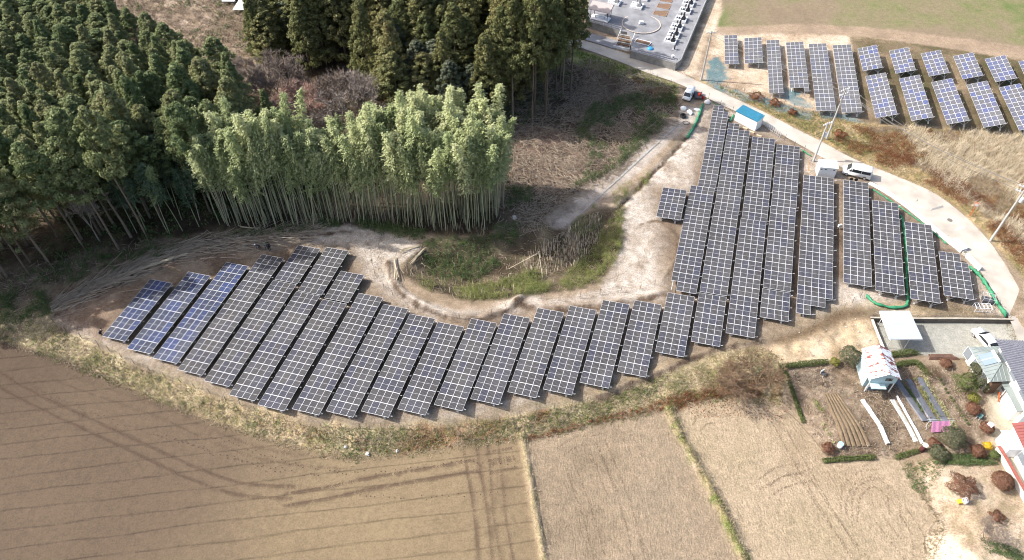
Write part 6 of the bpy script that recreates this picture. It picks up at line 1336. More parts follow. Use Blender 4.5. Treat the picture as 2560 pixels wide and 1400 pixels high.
ii = np.arange(49).reshape(7, 7); o = obj('pink_cloth', mk('pink_cloth', V, np.stack([ii[:-1, :-1], ii[:-1, 1:], ii[1:, 1:], ii[1:, :-1]], -1).reshape(-1, 4), [mat('pale_pink', A(246,214,224,0.74), 0.8)], smooth=True), None, p - Vector((0.1, 0.25, 0.0)), 0.5); tag(o, 'pale pink cloth spread on the pruned russet dome', 'cloth')
p = at(2445, 1045); t = thing('wheelbarrow', 'small dark tipped wheelbarrow between the two russet domes', 'wheelbarrow', p, 0.7)
m = MB(); m.add([(-0.4, -0.3, 0.6), (0.4, -0.3, 0.6), (0.4, 0.3, 0.6), (-0.4, 0.3, 0.6), (-0.2, -0.18, 0.3), (0.25, -0.18, 0.3), (0.25, 0.18, 0.3), (-0.2, 0.18, 0.3)], [(4, 7, 6, 5), (0, 4, 5, 1), (1, 5, 6, 2), (2, 6, 7, 3), (3, 7, 4, 0)]); m.build('tray', mat('teal_tray', A(110,150,150,0.6), 0.5), t)
m = MB(); m.bar((0.5, -0.04, 0.18), (0.5, 0.04, 0.18), 0.18, 12); m.build('wheel', rubber, t)
for s in (-0.2, 0.2): m = MB(); m.bar((0.5, s * 0.3, 0.18), (-0.9, s, 0.55), 0.025, 5); m.build('handle', galv, t)
for s in (-0.2, 0.2): m = MB(); m.bar((-0.2, s, 0.4), (-0.3, s, 0.0), 0.022, 5); m.build('leg', galv, t)
p = at(2352, 893); t = thing('plank_stack', 'stack of dark planks and scrap at the edge of the gravel yard', 'plank stack', p, 0.0)
dkw = mat('weathered_wood', A(120,88,74,0.6), 0.9, nscale=2, namp=0.3)
for k in range(7): m = MB(); m.box(-1.9 + 0.1 * k, 2.4 - 0.15 * k, -0.5 + 0.14 * k, -0.38 + 0.14 * k, 0.1 + 0.05 * (k % 3), 0.16 + 0.05 * (k % 3)); m.build('plank', dkw, t)
m = MB()
for x in (-1.5, 1.5): m.box(x, x + 0.12, -0.5, 0.5, -0.1, 0.098)
m.build('bearer', dkw, t)
p = at(2056, 938); t = thing('garden_chair', 'small white chair with a dark seat left of the rusty-roofed shed', 'chair', p, 0.5)
m = MB(); m.box(-0.28, 0.28, -0.28, 0.28, 0.4, 0.46); m.build('seat', dark, t); m = MB(); m.box(-0.28, 0.28, 0.24, 0.29, 0.462, 0.95); m.build('backrest', white, t)
for x in (-0.25, 0.25):
    for y in (-0.25, 0.25): m = MB(); m.bar((x, y, -0.05), (x, y, 0.4), 0.025, 5); m.build('leg', white, t)
wall_line('white garden wall with red tile coping beside the rough lot', [(2484,1126),(2505,1160),(2530,1205),(2556,1250),(2600,1330)], 'garden_wall', 0.35, -0.4, 1.0, mat('stucco', A(232,226,216,0.68), 0.8, nscale=2, namp=0.1), cap=mat('red_tile', A(176,104,92,0.6), 0.6, nscale=4, namp=0.2))
# ------------------------------------------------------------------ the house at the right edge
tile = mat('grey_roof_tile', A(128,130,142,0.55), 0.45, nscale=3, namp=0.15); teal = mat('grey_green_metal_roof', A(150,160,158,0.6), 0.45, nscale=0.6, namp=0.1); cream = mat('cream_wall', A(240,236,226,0.7), 0.8); brownw = mat('brown_wood', A(110,84,66,0.6), 0.8); redm = mat('red_metal_roof', A(176,104,98,0.5), 0.5, nscale=1, namp=0.1)
def hip_roof(t, L, W, z, rise, ov, m_, step=0.30, course=0.30, name='roof', rib=0.05, gable=False):
    """hipped roof over [0,L]x[0,W]; each slope carries raised ribs or tile courses"""
    x0, x1, y0, y1 = -ov, L + ov, -ov, W + ov; h = (y1 - y0) / 2; ins_ = 0.02 if gable else h
    rA, rB = Vector((x0 + ins_, (y0 + y1) / 2, z + rise)), Vector((x1 - ins_, (y0 + y1) / 2, z + rise))
    C = [Vector((x0, y0, z)), Vector((x1, y0, z)), Vector((x1, y1, z)), Vector((x0, y1, z))]
    m = MB(); m.add([*C, rA, rB], [(0, 1, 5, 4), (1, 2, 5), (2, 3, 4, 5), (3, 0, 4), (3, 2, 1, 0)]); m.build(name, m_, t)
    nrib = MB()
    def slope(e0, e1, r0, r1):
        n = max(1, int((e1 - e0).length / step)); nn = (e1 - e0).cross((r0 + r1) / 2 - (e0 + e1) / 2).normalized()
        if nn.z < 0: nn = -nn
        up = ((r0 + r1) / 2 - (e0 + e1) / 2); up = up - (e1 - e0).normalized() * up.dot((e1 - e0).normalized()); d = (e1 - e0).normalized()
        for k in range(n + 1):
            p = e0 + (e1 - e0) * (k / n); s = (p - e0).length; L0 = (e1 - e0).length; q0 = (r0 - e0).dot(d); q1 = (r1 - e0).dot(d)
            f = 1.0 if q0 <= s <= q1 else (s / q0 if s < q0 else (L0 - s) / max(1e-6, L0 - q1)); f = max(0.02, min(1, f))
            a_, b_ = p + nn * rib * 0.3, p + up * f + nn * rib * 0.3; w_ = d * min(rib, step * 0.28)
            nrib.add([a_ - w_, a_ + w_, b_ + w_, b_ - w_, a_ + nn * rib, b_ + nn * rib], [(0, 4, 5, 3), (4, 1, 2, 5)])
    slope(C[0], C[1], rA, rB); slope(C[2], C[3], rB, rA)
    if not gable: slope(C[1], C[2], rB, rB); slope(C[3], C[0], rA, rA)
    nrib.build('roof_rib', m_, t)
    m = MB(); m.bar(rA, rB, 0.09, 6)
    if not gable:
        for c_, r_ in ((0, rA), (3, rA), (1, rB), (2, rB)): m.bar(C[c_], r_, 0.07, 6)
    m.build('ridge_cap', m_, t)
def win(t, x, y, z, w_, h_, face, nm='window', depth=0.03):
    """window in a wall: face -y or -x"""
    m = MB(); m.box(x, x + w_, y - depth, y - 0.003, z, z + h_) if face == 'y' else m.box(y - depth, y - 0.003, x, x + w_, z, z + h_); f = m.build(nm, white2, t)
    m = MB(); m.box(x + 0.06, x + w_ - 0.06, y - depth - 0.006, y - depth - 0.001, z + 0.06, z + h_ - 0.06) if face == 'y' else m.box(y - depth - 0.006, y - depth - 0.001, x + 0.06, x + w_ - 0.06, z + 0.06, z + h_ - 0.06); m.build('pane', wglass, f)
# main house: its left eave runs from the top corner down the picture
e0, e1 = G(2489, 849, 4.3), G(2553, 985, 4.3); d = (e0 - e1); rz = math.atan2(d.y, d.x) - math.pi / 2; b0 = at(2556, 1000); L_ = 14.0
# local y runs up the left eave; origin at its near end
org = Vector((e0.x, e0.y, hbase(e0.y))) - Vector((math.cos(rz + math.pi / 2), math.sin(rz + math.pi / 2), 0)) * L_
t = thing('main_house', 'two-storey house with a dark grey tiled hip roof at the right edge', 'house', org + Vector((0, 0, 0)), rz)
m = MB(); m.box(0.7, 9.3, 0.7, L_ - 0.7, -0.5, 4.15); m.build('wall', cream, t)
hip = thing; 
class _T: pass
tr = bpy.data.objects.new('roof_frame', None)
bpy.data.objects.remove(tr)
# roof axes: ridge along local y, so turn a helper mesh builder by swapping axes
def hip_roof_y(t, W, L, z, rise, ov, m_, **k):
    before = set(bpy.data.objects); hip_roof(t, L, W, z, rise, ov, m_, **k)
    for o in set(bpy.data.objects) - before:
        me = o.data
        for v in me.vertices: v.co = Vector((W - v.co.y, v.co.x, v.co.z))
        me.update()
hip_roof_y(t, 10.0, L_, 4.3, 2.6, 0.0, tile, step=0.34, rib=0.10)
for k in range(4): win(t, 2.0 + 3.0 * k, 0.7, 2.9, 1.7, 1.0, 'x'); win(t, 2.0 + 3.0 * k, 0.7, 0.3, 1.7, 1.8, 'x')
# annex with the metal hip roof, solar heater on it
e0, e1 = G(2424, 866, 2.7), G(2475, 955, 2.7); d = e0 - e1; rz2 = math.atan2(d.y, d.x) - math.pi / 2; La = d.length
t = thing('house_annex', 'single-storey annex with a grey-green metal hip roof left of the tiled house', 'house', Vector((e1.x, e1.y, hbase(e1.y))), rz2)
m = MB(); m.box(0.45, 4.0, 0.45, La - 0.45, -0.5, 2.6); m.build('wall', cream, t)
hip_roof_y(t, 4.4, La, 2.7, 1.0, 0.0, teal, step=0.5, rib=0.04)
for k in range(3): win(t, 0.9 + 2.0 * k, 0.45, 0.5, 1.4, 1.7, 'x')
m = MB(); m.box(0.6, 1.8, -0.0, 0.44, -0.3, 2.3); m.build('porch_side', brownw, t)
ht = thing('solar_heater', 'pale blue solar water heater lying on the annex roof', 'solar heater', t.location + Vector((0, 0, 0)), rz2)
m = MB(); m.add([(0.35, La * 0.42, 2.98), (0.35, La * 0.72, 2.98), (1.95, La * 0.72, 3.72), (1.95, La * 0.42, 3.72), (0.35, La * 0.42, 2.90), (0.35, La * 0.72, 2.90), (1.95, La * 0.72, 3.64), (1.95, La * 0.42, 3.64)], [(0, 3, 2, 1), (4, 5, 6, 7), (0, 1, 5, 4), (1, 2, 6, 5), (2, 3, 7, 6), (3, 0, 4, 7)]); m.build('collector', mat('collector_glass', A(170,190,212,0.45), 0.3), ht)
m = MB(); m.bar((2.0, La * 0.40, 3.78), (2.0, La * 0.74, 3.78), 0.17, 10); m.build('tank', white, ht)
m = MB(); m.add([(0.34, La * 0.565, 3.0), (0.34, La * 0.575, 3.0), (1.96, La * 0.575, 3.74), (1.96, La * 0.565, 3.74)], [(0, 3, 2, 1)]); m.build('divider', white, ht)
t = thing('entrance_roof', 'lower grey metal entrance canopy below the annex', 'canopy', at(2500, 985), rz2)
m = MB(); m.add([(-0.8, -3.4, 2.2), (1.6, -3.4, 2.35), (1.6, 1.6, 2.35), (-0.8, 1.6, 2.2), (-0.8, -3.4, 2.12), (1.6, -3.4, 2.27), (1.6, 1.6, 2.27), (-0.8, 1.6, 2.12)], [(0, 1, 2, 3), (7, 6, 5, 4), (0, 4, 5, 1), (1, 5, 6, 2), (2, 6, 7, 3), (3, 7, 4, 0)]); m.build('roof', teal, t)
for k in range(9): m = MB(); y = -3.3 + 0.6 * k; m.add([(-0.8, y, 2.201), (-0.8, y + 0.05, 2.201), (-0.8, y + 0.025, 2.26), (1.6, y, 2.351), (1.6, y + 0.05, 2.351), (1.6, y + 0.025, 2.41)], [(0, 2, 5, 3), (2, 1, 4, 5)]); m.build('seam', teal, t)
for (x, y) in ((-0.7, -3.3), (-0.7, -0.9), (-0.7, 1.5)): m = MB(); m.bar((x, y, -0.3), (x, y, 2.15), 0.06, 6); m.build('post', brownw, t)
p = at(2496, 1008); t = thing('orange_pole', 'short orange pole leaning at the entrance canopy', 'pole', p, 0.3); m = MB(); m.bar((0, 0, -0.1), (0.3, 0.9, 1.2), 0.09, 8); m.build('shaft', orange, t); m = MB(); m.bar((-0.1, -0.1, -0.1), (0.1, 0.1, 0.06), 0.12, 8); m.build('base', conc, t)
# outbuilding with the red metal roof
e0, e1 = G(2529, 1058, 2.6), G(2570, 1150, 2.6); d = e0 - e1; rz3 = math.atan2(d.y, d.x) - math.pi / 2; Lb = d.length + 3
org = Vector((e0.x, e0.y, hbase(e0.y))) - Vector((math.cos(rz3 + math.pi / 2), math.sin(rz3 + math.pi / 2), 0)) * Lb
t = thing('red_roof_outbuilding', 'white outbuilding with a red ribbed metal roof at the right edge', 'outbuilding', org, rz3)
m = MB(); m.box(0.3, 5.2, 0.3, Lb - 0.3, -0.5, 2.5); m.build('wall', white, t)
hip_roof_y(t, 5.5, Lb, 2.6, 1.0, 0.0, redm, step=0.42, rib=0.05, gable=True)
for k in range(3): win(t, 0.8 + 2.2 * k, 0.3, 0.7, 1.6, 1.2, 'x')
m = MB(); m.box(-1.1, 0.29, Lb - 3.2, Lb - 0.9, -0.3, 1.9); m.build('porch', white, t); m = MB(); m.prism([(-1.3, Lb - 3.4), (0.29, Lb - 3.4), (0.29, Lb - 0.7), (-1.3, Lb - 0.7)], 1.902, 1.98); m.build('porch_roof', white2, t)
t = thing('tall_white_annex', 'small white annex with a grey lean-to roof between house and outbuilding', 'outbuilding', at(2524, 1058), rz3)
m = MB(); m.box(0, 2.6, 0.4, 3.8, -0.5, 2.3); m.build('wall', white, t); m = MB(); m.add([(-0.15, 0.25, 2.32), (2.8, 0.25, 2.75), (2.8, 3.95, 2.75), (-0.15, 3.95, 2.32), (-0.15, 0.25, 2.40), (2.8, 0.25, 2.83), (2.8, 3.95, 2.83), (-0.15, 3.95, 2.40)], [(3, 2, 1, 0), (4, 5, 6, 7), (0, 1, 5, 4), (1, 2, 6, 5), (2, 3, 7, 6), (3, 0, 4, 7)]); m.build('roof', teal, t); win(t, 0.8, 0.4, 0.8, 1.2, 0.9, 'x')
p = at(2458, 868); vehicle('parked_car', 'white car parked behind the annex roof in the gravel yard', 'car', p + Vector((0.4, 0.8, 0.03)), rz2 + 1.75, 4.2, 1.7, [(-2.1,0.35),(2.0,0.35),(2.1,0.55),(2.0,0.8),(1.1,0.95),(0.4,1.45),(-1.1,1.48),(-1.8,1.0),(-2.1,0.9)], 0.95, [[(0.95,1.0),(-1.5,1.0),(-1.0,1.38),(0.35,1.38)]], ((1.05,1.0),(0.5,1.40),0.03), ((-1.75,1.02),(-1.2,1.42),0.03), [(1.3,0.3),(-1.3,0.3)], white)
# ------------------------------------------------------------------ the cemetery terrace
pave = mat('cemetery_paving', A(164,164,168,0.52), 0.85, nscale=0.5, namp=0.22, bump=0.1); gran = mat('pale_granite', (0.72, 0.72, 0.73), 0.45, nscale=6, namp=0.08); blk = mat('black_granite', (0.025, 0.026, 0.03), 0.25, spec=0.5); gry = mat('grey_granite', (0.30, 0.30, 0.31), 0.5, nscale=6, namp=0.1); cwall = mat('cemetery_wall', A(168,165,160,0.62), 0.9, nscale=1.2, namp=0.2, bump=0.2); bgravel = mat('brown_gravel', A(140,112,90,0.6), 0.95, nscale=6, namp=0.2)
TD = 1.5
def tp(px, py, dz=TD): q = G(px, py, dz); return Vector((q.x, q.y, q.z))
ring = [(1464,52),(1553,78),(1568,80),(1580,98),(1576,128),(1690,160),(1703,150),(1775,-20),(1800,-140),(1500,-140)]
Pw = [tp(*q) for q in ring]; o3 = Vector((Pw[5].x, Pw[5].y, hbase(Pw[5].y)))
t = thing('cemetery_terrace', 'raised paved cemetery terrace with grey retaining walls above the road', 'terrace', o3)
m = MB(); n = len(Pw); V = [v - o3 for v in Pw] + [v - o3 - Vector((0, 0, 2.6)) for v in Pw]; m.add(V, [tuple(range(n))]); m.build('paving', pave, t)
m = MB(); m.add(V, [(n + k, n + (k + 1) % n, (k + 1) % n, k) for k in range(n)]); m.build('retaining_wall', cwall, t)
for seg in ((0, 1), (4, 5), (5, 6), (6, 7)):
    a_, b_ = V[seg[0]], V[seg[1]]; m = MB(); dd = (b_ - a_); k = max(2, int(dd.length / 1.8)); iw = Vector((-dd.y, dd.x, 0)).normalized() * 0.12
    m.add([a_, b_, b_ + iw, a_ + iw, a_ + Vector((0, 0, 0.12)), b_ + Vector((0, 0, 0.12)), b_ + iw + Vector((0, 0, 0.12)), a_ + iw + Vector((0, 0, 0.12))], [(4, 5, 6, 7), (0, 1, 5, 4), (2, 3, 7, 6)]); c_ = m.build('coping', cwall, t)
    m = MB(); 
    for j in range(k + 1): q = a_ + dd * j / k + iw * 0.5; m.bar(q + Vector((0, 0, 0.1)), q + Vector((0, 0, 0.95)), 0.025, 4)
    for z in (0.5, 0.92): m.bar(a_ + iw * 0.5 + Vector((0, 0, z)), b_ + iw * 0.5 + Vector((0, 0, z)), 0.02, 4)
    m.build('railing', galv, t)
cc = tp(1603, 60); rx = (tp(1652, 62) - tp(1554, 60)).length / 2; m = MB(); rim = mat('ring_stone', A(222,206,190,0.6), 0.8)
for k in range(48):
    a0, a1 = 2 * math.pi * k / 48, 2 * math.pi * (k + 0.92) / 48; V4 = []
    for (rr, z) in ((rx, 0.004), (rx - 0.22, 0.004), (rx - 0.22, 0.1), (rx, 0.1)):
        for a_ in (a0, a1): V4.append(cc - o3 + Vector((rr * math.cos(a_), rr * math.sin(a_), z)))
    m.add(V4, [(0, 1, 7, 6), (2, 4, 5, 3), (4, 6, 7, 5), (0, 6, 4, 2), (1, 3, 5, 7)])
m.build('stone_ring', rim, t)
o = MB(); 
p = cc + Vector((0.0, 0, 0)); tt = thing('stone_altar', 'small square stone altar at the centre of the stone ring', 'altar', p, 0.1); m = MB(); m.box(-0.6, 0.6, -0.45, 0.45, 0.0, 0.18); m.build('plinth', gry, tt); m = MB(); m.box(-0.42, 0.42, -0.32, 0.32, 0.181, 0.62); m.build('block', gran, tt)
# steps down to the road
a_, b_ = tp(1540, 112, 0.3), tp(1566, 118, 0.3); tt = thing('cemetery_steps', 'concrete steps with pale handrails leading down from the cemetery to the road', 'steps', Vector((a_.x, a_.y, hbase(a_.y))), heading(a_, b_)); Ls = 3.0
for k in range(7): m = MB(); m.box(0, Ls, 0.0 + 0.42 * k, 0.419 + 0.42 * k, -0.4, 0.2 + 0.2 * k); m.build('step', bgravel if k % 2 else cwall, tt)
for x in (-0.14, Ls + 0.02):
    m = MB(); m.bar((x, 0, 0.9), (x, 2.9, 2.3), 0.05, 6); m.bar((x, 0, -0.2), (x, 0, 0.9), 0.05, 6); m.bar((x, 2.9, 0.8), (x, 2.9, 2.3), 0.05, 6); m.build('handrail', gran, tt)
m = MB(); m.box(-0.3, Ls + 0.3, -0.9, -0.75, -0.3, 0.55); m.build('front_wall', gran, tt)
a_, b_ = tp(1585, 106, TD), tp(1622, 116, TD); tt = thing('grave_bed', 'rectangular bed of brown gravel edged in pale stone by the front wall', 'grave bed', a_, heading(a_, b_)); Lg = (b_ - a_).length
m = MB(); m.box(0.1, Lg - 0.1, 0.1, 1.5, 0.005, 0.06); m.build('gravel', bgravel, tt)
m = MB(); m.box(0, Lg, 0, 0.1, 0, 0.15); m.box(0, Lg, 1.5, 1.6, 0, 0.15); m.box(0, 0.1, 0.1, 1.5, 0, 0.15); m.box(Lg - 0.1, Lg, 0.1, 1.5, 0, 0.15); m.build('kerb', gran, tt)
for k, (q0, q1, q2) in enumerate((((1632,36),(1665,42),(1640,20)), ((1641,18),(1672,24),(1648,4)), ((1649,2),(1679,7),(1655,-12)))):
    a_, b_, c_ = tp(*q0), tp(*q1), tp(*q2); tt = thing('grave_bed', 'brown gravel bed beyond the stone ring, %s from the ring' % ordw[k], 'grave bed', a_, heading(a_, b_), 'brown gravel beds beyond the ring'); Lg = (b_ - a_).length; Dg = (c_ - a_).length * 0.92
    m = MB(); m.box(0.08, Lg - 0.08, 0.08, Dg, 0.005, 0.05); m.build('gravel', bgravel, tt); m = MB(); m.box(0, Lg, 0, 0.08, 0, 0.1); m.box(0, 0.08, 0.08, Dg, 0, 0.1); m.box(Lg - 0.08, Lg, 0.08, Dg, 0, 0.1); m.build('kerb', mat('tan_kerb', A(200,160,130,0.6), 0.8), tt)
GR = {}
def grave(label, px, py, rz, dark_, s=1.0, group='family graves on the cemetery terrace'):
    tt = thing('grave', label, 'grave', tp(px, py), rz, group); tt.scale = (s, s, s); k = dark_
    if k not in GR:
        L_ = []; st = blk if k else gry
        def part(nm, fn, m_): m = MB(); fn(m); L_.append((nm, m.mesh(nm, m_)))
        part('kerb', lambda m: (m.box(-1.3, 1.3, -1.2, -1.0, 0, 0.5), m.box(-1.3, 1.3, 1.0, 1.2, 0, 0.5), m.box(-1.3, -1.1, -0.999, 0.999, 0, 0.5), m.box(1.1, 1.3, -0.999, 0.999, 0, 0.5)), gran)
        part('slab', lambda m: m.box(-1.099, 1.099, -0.999, 0.999, 0, 0.35), gran); part('plinth', lambda m: (m.box(0.1, 1.0, -0.55, 0.55, 0.351, 0.6), m.box(0.25, 0.9, -0.4, 0.4, 0.601, 0.85)), st)
        part('headstone', lambda m: m.box(0.4, 0.75, -0.28, 0.28, 0.851, 1.9), st); part('lantern', lambda m: m.lathe([(0.12, 0.35), (0.07, 0.45), (0.07, 0.9), (0.2, 1.0), (0.16, 1.25), (0.26, 1.3), (0.02, 1.5)], 8, (-0.2, 0.75, 0)), st)
        part('offering_stone', lambda m: (m.box(-0.6, -0.2, -0.3, 0.3, 0.351, 0.62), m.box(-0.95, -0.75, -0.15, 0.15, 0.351, 0.55)), st if k else gran); part('side_tablet', lambda m: m.box(0.2, 0.9, -0.9, -0.78, 0.351, 1.2), st); GR[k] = L_
    for nm, me in GR[k]: obj(nm, me, tt)
rz = heading(tp(1690, 150), tp(1762, -10)) - math.pi / 2
for k, (px, py, dk) in enumerate(((1676,104,1),(1684,88,1),(1692,70,1),(1702,50,1),(1713,29,1),(1721,11,1),(1728,-6,0))): grave('pale kerbed grave with a %s headstone, %s from the road along the right side' % ('black' if dk else 'grey', ordw[k]), px, py, rz, dk, 0.95)
for k, (px, py) in enumerate(((1536,8),(1592,17),(1607,-4),(1640,-18))): grave('pale kerbed grave with grey stones, %s from the left above the stone ring' % ordw[k], px, py, rz + 0.0, 0, 1.0, 'grey graves above the ring')
tt = thing('lone_gravestone', 'single small dark stone nearest the front corner of the terrace', 'gravestone', tp(1686, 124), rz); m = MB(); m.box(-0.5, 0.5, -0.5, 0.5, 0, 0.1); m.build('base', gry, tt); m = MB(); m.box(-0.12, 0.12, -0.2, 0.2, 0.101, 0.95); m.build('stone', blk, tt)
tt = thing('flower_stand', 'white flower stand at the front corner post of the terrace', 'stand', tp(1681, 147), 0.0); m = MB(); m.box(-0.3, 0.3, -0.25, 0.25, 0, 0.4); m.build('base', gry, tt); m = MB(); m.lathe([(0.1, 0.4), (0.28, 0.6), (0.3, 0.8), (0.05, 0.9)], 10); m.build('bowl', white, tt)
p = tp(1624, 132, 0.6); tt = thing('blue_tank', 'bright blue round tank on a dark stand against the terrace wall', 'water tank', Vector((p.x, p.y, hbase(p.y))), 0.0); bl = mat('blue_plastic', A(66,160,214,0.7), 0.4); m = MB(); m.lathe([(0.5, 0.9), (0.66, 1.05), (0.66, 1.6), (0.55, 1.75), (0.02, 1.8)], 14); m.build('tank', bl, tt, True); m = MB(); m.box(-0.5, 0.5, -0.5, 0.5, -0.2, 0.899); m.build('stand', dark, tt)
a_, b_ = tp(1478, 44), tp(1519, 54); tt = thing('rest_pavilion', 'open pavilion with a pinkish grey pitched roof over a white stone bench', 'pavilion', a_, heading(a_, b_)); L_ = (b_ - a_).length
pkr = mat('pinkish_roof', A(204,190,186,0.62), 0.7)
m = MB(); m.add([(-0.5, -0.9, 2.3), (L_ + 0.5, -0.9, 2.3), (L_ + 0.5, 1.3, 3.2), (-0.5, 1.3, 3.2), (L_ + 0.5, 2.1, 2.9), (-0.5, 2.1, 2.9), (-0.5, -0.9, 2.2), (L_ + 0.5, -0.9, 2.2), (L_ + 0.5, 2.1, 2.8), (-0.5, 2.1, 2.8)], [(0, 1, 2, 3), (3, 2, 4, 5), (6, 9, 8, 7), (0, 6, 7, 1), (5, 4, 8, 9), (1, 7, 8, 4, 2), (0, 3, 5, 9, 6)]); m.build('roof', pkr, tt)
for (x, y) in ((0, -0.5), (L_, -0.5), (0, 1.8), (L_, 1.8)): m = MB(); m.bar((x, y, -0.05), (x, y, 2.25), 0.07, 6); m.build('post', brownw, tt)
m = MB(); m.box(-0.2, L_ + 0.2, -0.7, 1.6, 0.003, 0.14); m.build('floor_slab', gran, tt); m = MB(); m.box(0.6, L_ - 0.6, 0.2, 0.8, 0.55, 0.65); m.box(0.7, 0.9, 0.25, 0.75, 0.141, 0.549); m.box(L_ - 0.9, L_ - 0.7, 0.25, 0.75, 0.141, 0.549); m.build('bench', gran, tt)
apron = strip('concrete_apron', [(1440,72),(1480,84),(1530,98),(1548,106)], [(1440,98),(1460,100),(1500,112),(1536,124)], pave, 0.09, 3)
# ------------------------------------------------------------------ marks of work on the big field
soil_d = mat('turned_soil', A(132,108,88,0.44), 0.95, nscale=3, namp=0.2)
def ruts(name, px, gauge, bar_l, pitch, seed, wv=0.42, side=(-1, 1)):
    """tyre tread marks: short bars of turned soil across each wheel path"""
    rn = np.random.default_rng(seed); Q = smooth_line(PX(px, FLD_DZ), pitch); T_ = np.gradient(Q, axis=0); T_ /= np.linalg.norm(T_, axis=1, keepdims=True); Nn = np.stack([-T_[:, 1], T_[:, 0]], 1); Vs = []
    for s in side:
        k = rn.random(len(Q)) > 0.25; C = Q[k] + Nn[k] * s * gauge / 2 + rn.normal(0, 0.03, (k.sum(), 2)); t_, n_ = T_[k], Nn[k]
        for h_ in (-1, 1):
            c0 = C; c1 = C + n_ * h_ * wv * 0.5 + t_ * 0.16; e = t_ * bar_l
            for q in (np.stack([c0, c0 + e, c1 + e, c1], 1),): Vs.append(q.reshape(-1, 2))
    P = np.concatenate(Vs); Z = H(P[:, 0], P[:, 1]) + 0.03; V = np.c_[P, Z]; F = np.arange(len(V)).reshape(-1, 4)
    a, b, c = V[F[:, 0]], V[F[:, 1]], V[F[:, 2]]; flip = np.cross(b - a, c - a)[:, 2] < 0; F[flip] = F[flip][:, ::-1]
    return tag(obj(name, mk(name, V, F, [soil_d])), kind='stuff')
ruts('tyre_tracks', [(-20,935),(60,985),(200,1052),(330,1112),(480,1182),(600,1222),(730,1232)], 1.5, 0.07, 0.17, 1)
ruts('tyre_tracks', [(120,930),(240,975),(400,1030),(520,1085),(640,1130),(760,1152),(880,1160)], 1.4, 0.05, 0.3, 2, 0.3)
ruts('tyre_tracks', [(712,1250),(820,1232),(930,1208),(1050,1188),(1190,1164)], 1.5, 0.08, 0.16, 3)
ruts('tyre_tracks', [(1175,1112),(1185,1180),(1200,1260),(1215,1400)], 1.6, 0.06, 0.2, 4)
ruts('tyre_tracks', [(1232,1110),(1240,1180),(1248,1280),(1268,1400)], 1.4, 0.06, 0.22, 5, 0.3)
ruts('tyre_tracks', [(1218,1142),(1280,1132)], 1.2, 0.07, 0.17, 6); ruts('tyre_tracks', [(1224,1172),(1288,1160)], 1.2, 0.07, 0.17, 7)
for k, P in enumerate(([(2115,1290),(2120,1230),(2150,1195),(2200,1185)], [(2128,1300),(2138,1235),(2180,1205),(2230,1240),(2238,1300)], [(1905,1210),(1950,1180),(2000,1172)], [(1910,1235),(1960,1205),(2020,1190)], [(1400,1130),(1440,1105),(1490,1100)], [(1480,1110),(1500,1160),(1530,1230)], [(1945,1060),(1990,1140),(2060,1260),(2140,1390)], [(2010,1190),(2060,1270),(2110,1340),(2160,1400)], [(1740,1070),(1760,1050),(1800,1046)], [(1500,1100),(1560,1250),(1600,1400)], [(1420,1150),(1470,1290),(1500,1400)], [(1560,1085),(1580,1110),(1590,1140)], [(2250,1270),(2290,1330),(2300,1395)], [(2200,1300),(2270,1390)])):
    ruts('turning_tracks', P, 1.3, 0.05, 0.2, 20 + k, 0.22)
fm = []
for P in ([(70,960),(180,1010),(330,1068),(480,1115),(640,1160),(800,1190)], [(520,1088),(640,1130),(760,1165),(860,1180)], [(840,1185),(950,1178),(1060,1165),(1180,1155),(1280,1166)], [(900,1235),(1000,1245),(1120,1240),(1260,1235)], [(420,1090),(560,1140),(700,1180)]):
    Q = smooth_line(PX(P, FLD_DZ), 0.62); fm.append(Q)
Q = np.concatenate(fm); rn = np.random.default_rng(77); Q = Q[rn.random(len(Q)) > 0.15] ; Q = Q + rn.normal(0, 0.14, Q.shape); m = MB(); Z = H(Q[:, 0], Q[:, 1])
for (x, y), z in zip(Q, Z):
    a = rn.uniform(0, 6.28); m.add([(x + 0.085 * math.cos(a + k * 1.047) * (1.3 if k % 3 == 0 else 0.8), y + 0.085 * math.sin(a + k * 1.047), z + 0.035) for k in range(6)], [tuple(range(6))])
tag(m.build('footprints', mat('footprint_soil', A(100,80,64,0.45), 0.95)), kind='stuff')
rn = np.random.default_rng(5); X, Y = scatter(SLOPE, 1.6, 310); k = fbm(X, Y, 3, 61) > 0.52; X, Y = X[k], Y[k]; m = MB()
for x, y in zip(X, Y):
    s = rn.uniform(0.05, 0.16); z = hz(x, y); m.lathe([(s * 0.7, -0.05), (s, s * 0.4), (s * 0.6, s * 0.9), (0.01, s)], 5, (x, y, z))
tag(m.build('rubble', mat('rubble_stone', A(214,204,190,0.62), 0.9)), kind='stuff')
# stones at the field edge
stone = mat('pale_stone', A(206,200,192,0.62), 0.9, bump=0.3, bscale=5)
for k, (px, py, s, lb) in enumerate(((920,1136,0.3,'pale boulder at the field edge below the grassy bank'), (993,1128,0.2,'small pale stone at the field edge, right of the boulder'), (864,1118,0.26,'white scrap of sheet in the grass left of the boulder'), (1286,545,0.4,'white rock in the cleared ground right of the bamboo'))):
    sp_ = at(px, py); bm = bmesh.new(); bmesh.ops.create_icosphere(bm, subdivisions=2, radius=s)
    for v in bm.verts: v.co *= 1 + 0.6 * mnoise.noise(v.co * 1.6 / s + Vector((k, 0, 0))); v.co.z *= 0.75
    me = bpy.data.meshes.new('boulder'); bm.to_mesh(me); bm.free(); me.materials.append(stone); tag(obj('boulder', me, None, sp_ + Vector((0, 0, s * 0.3))), lb, 'boulder')
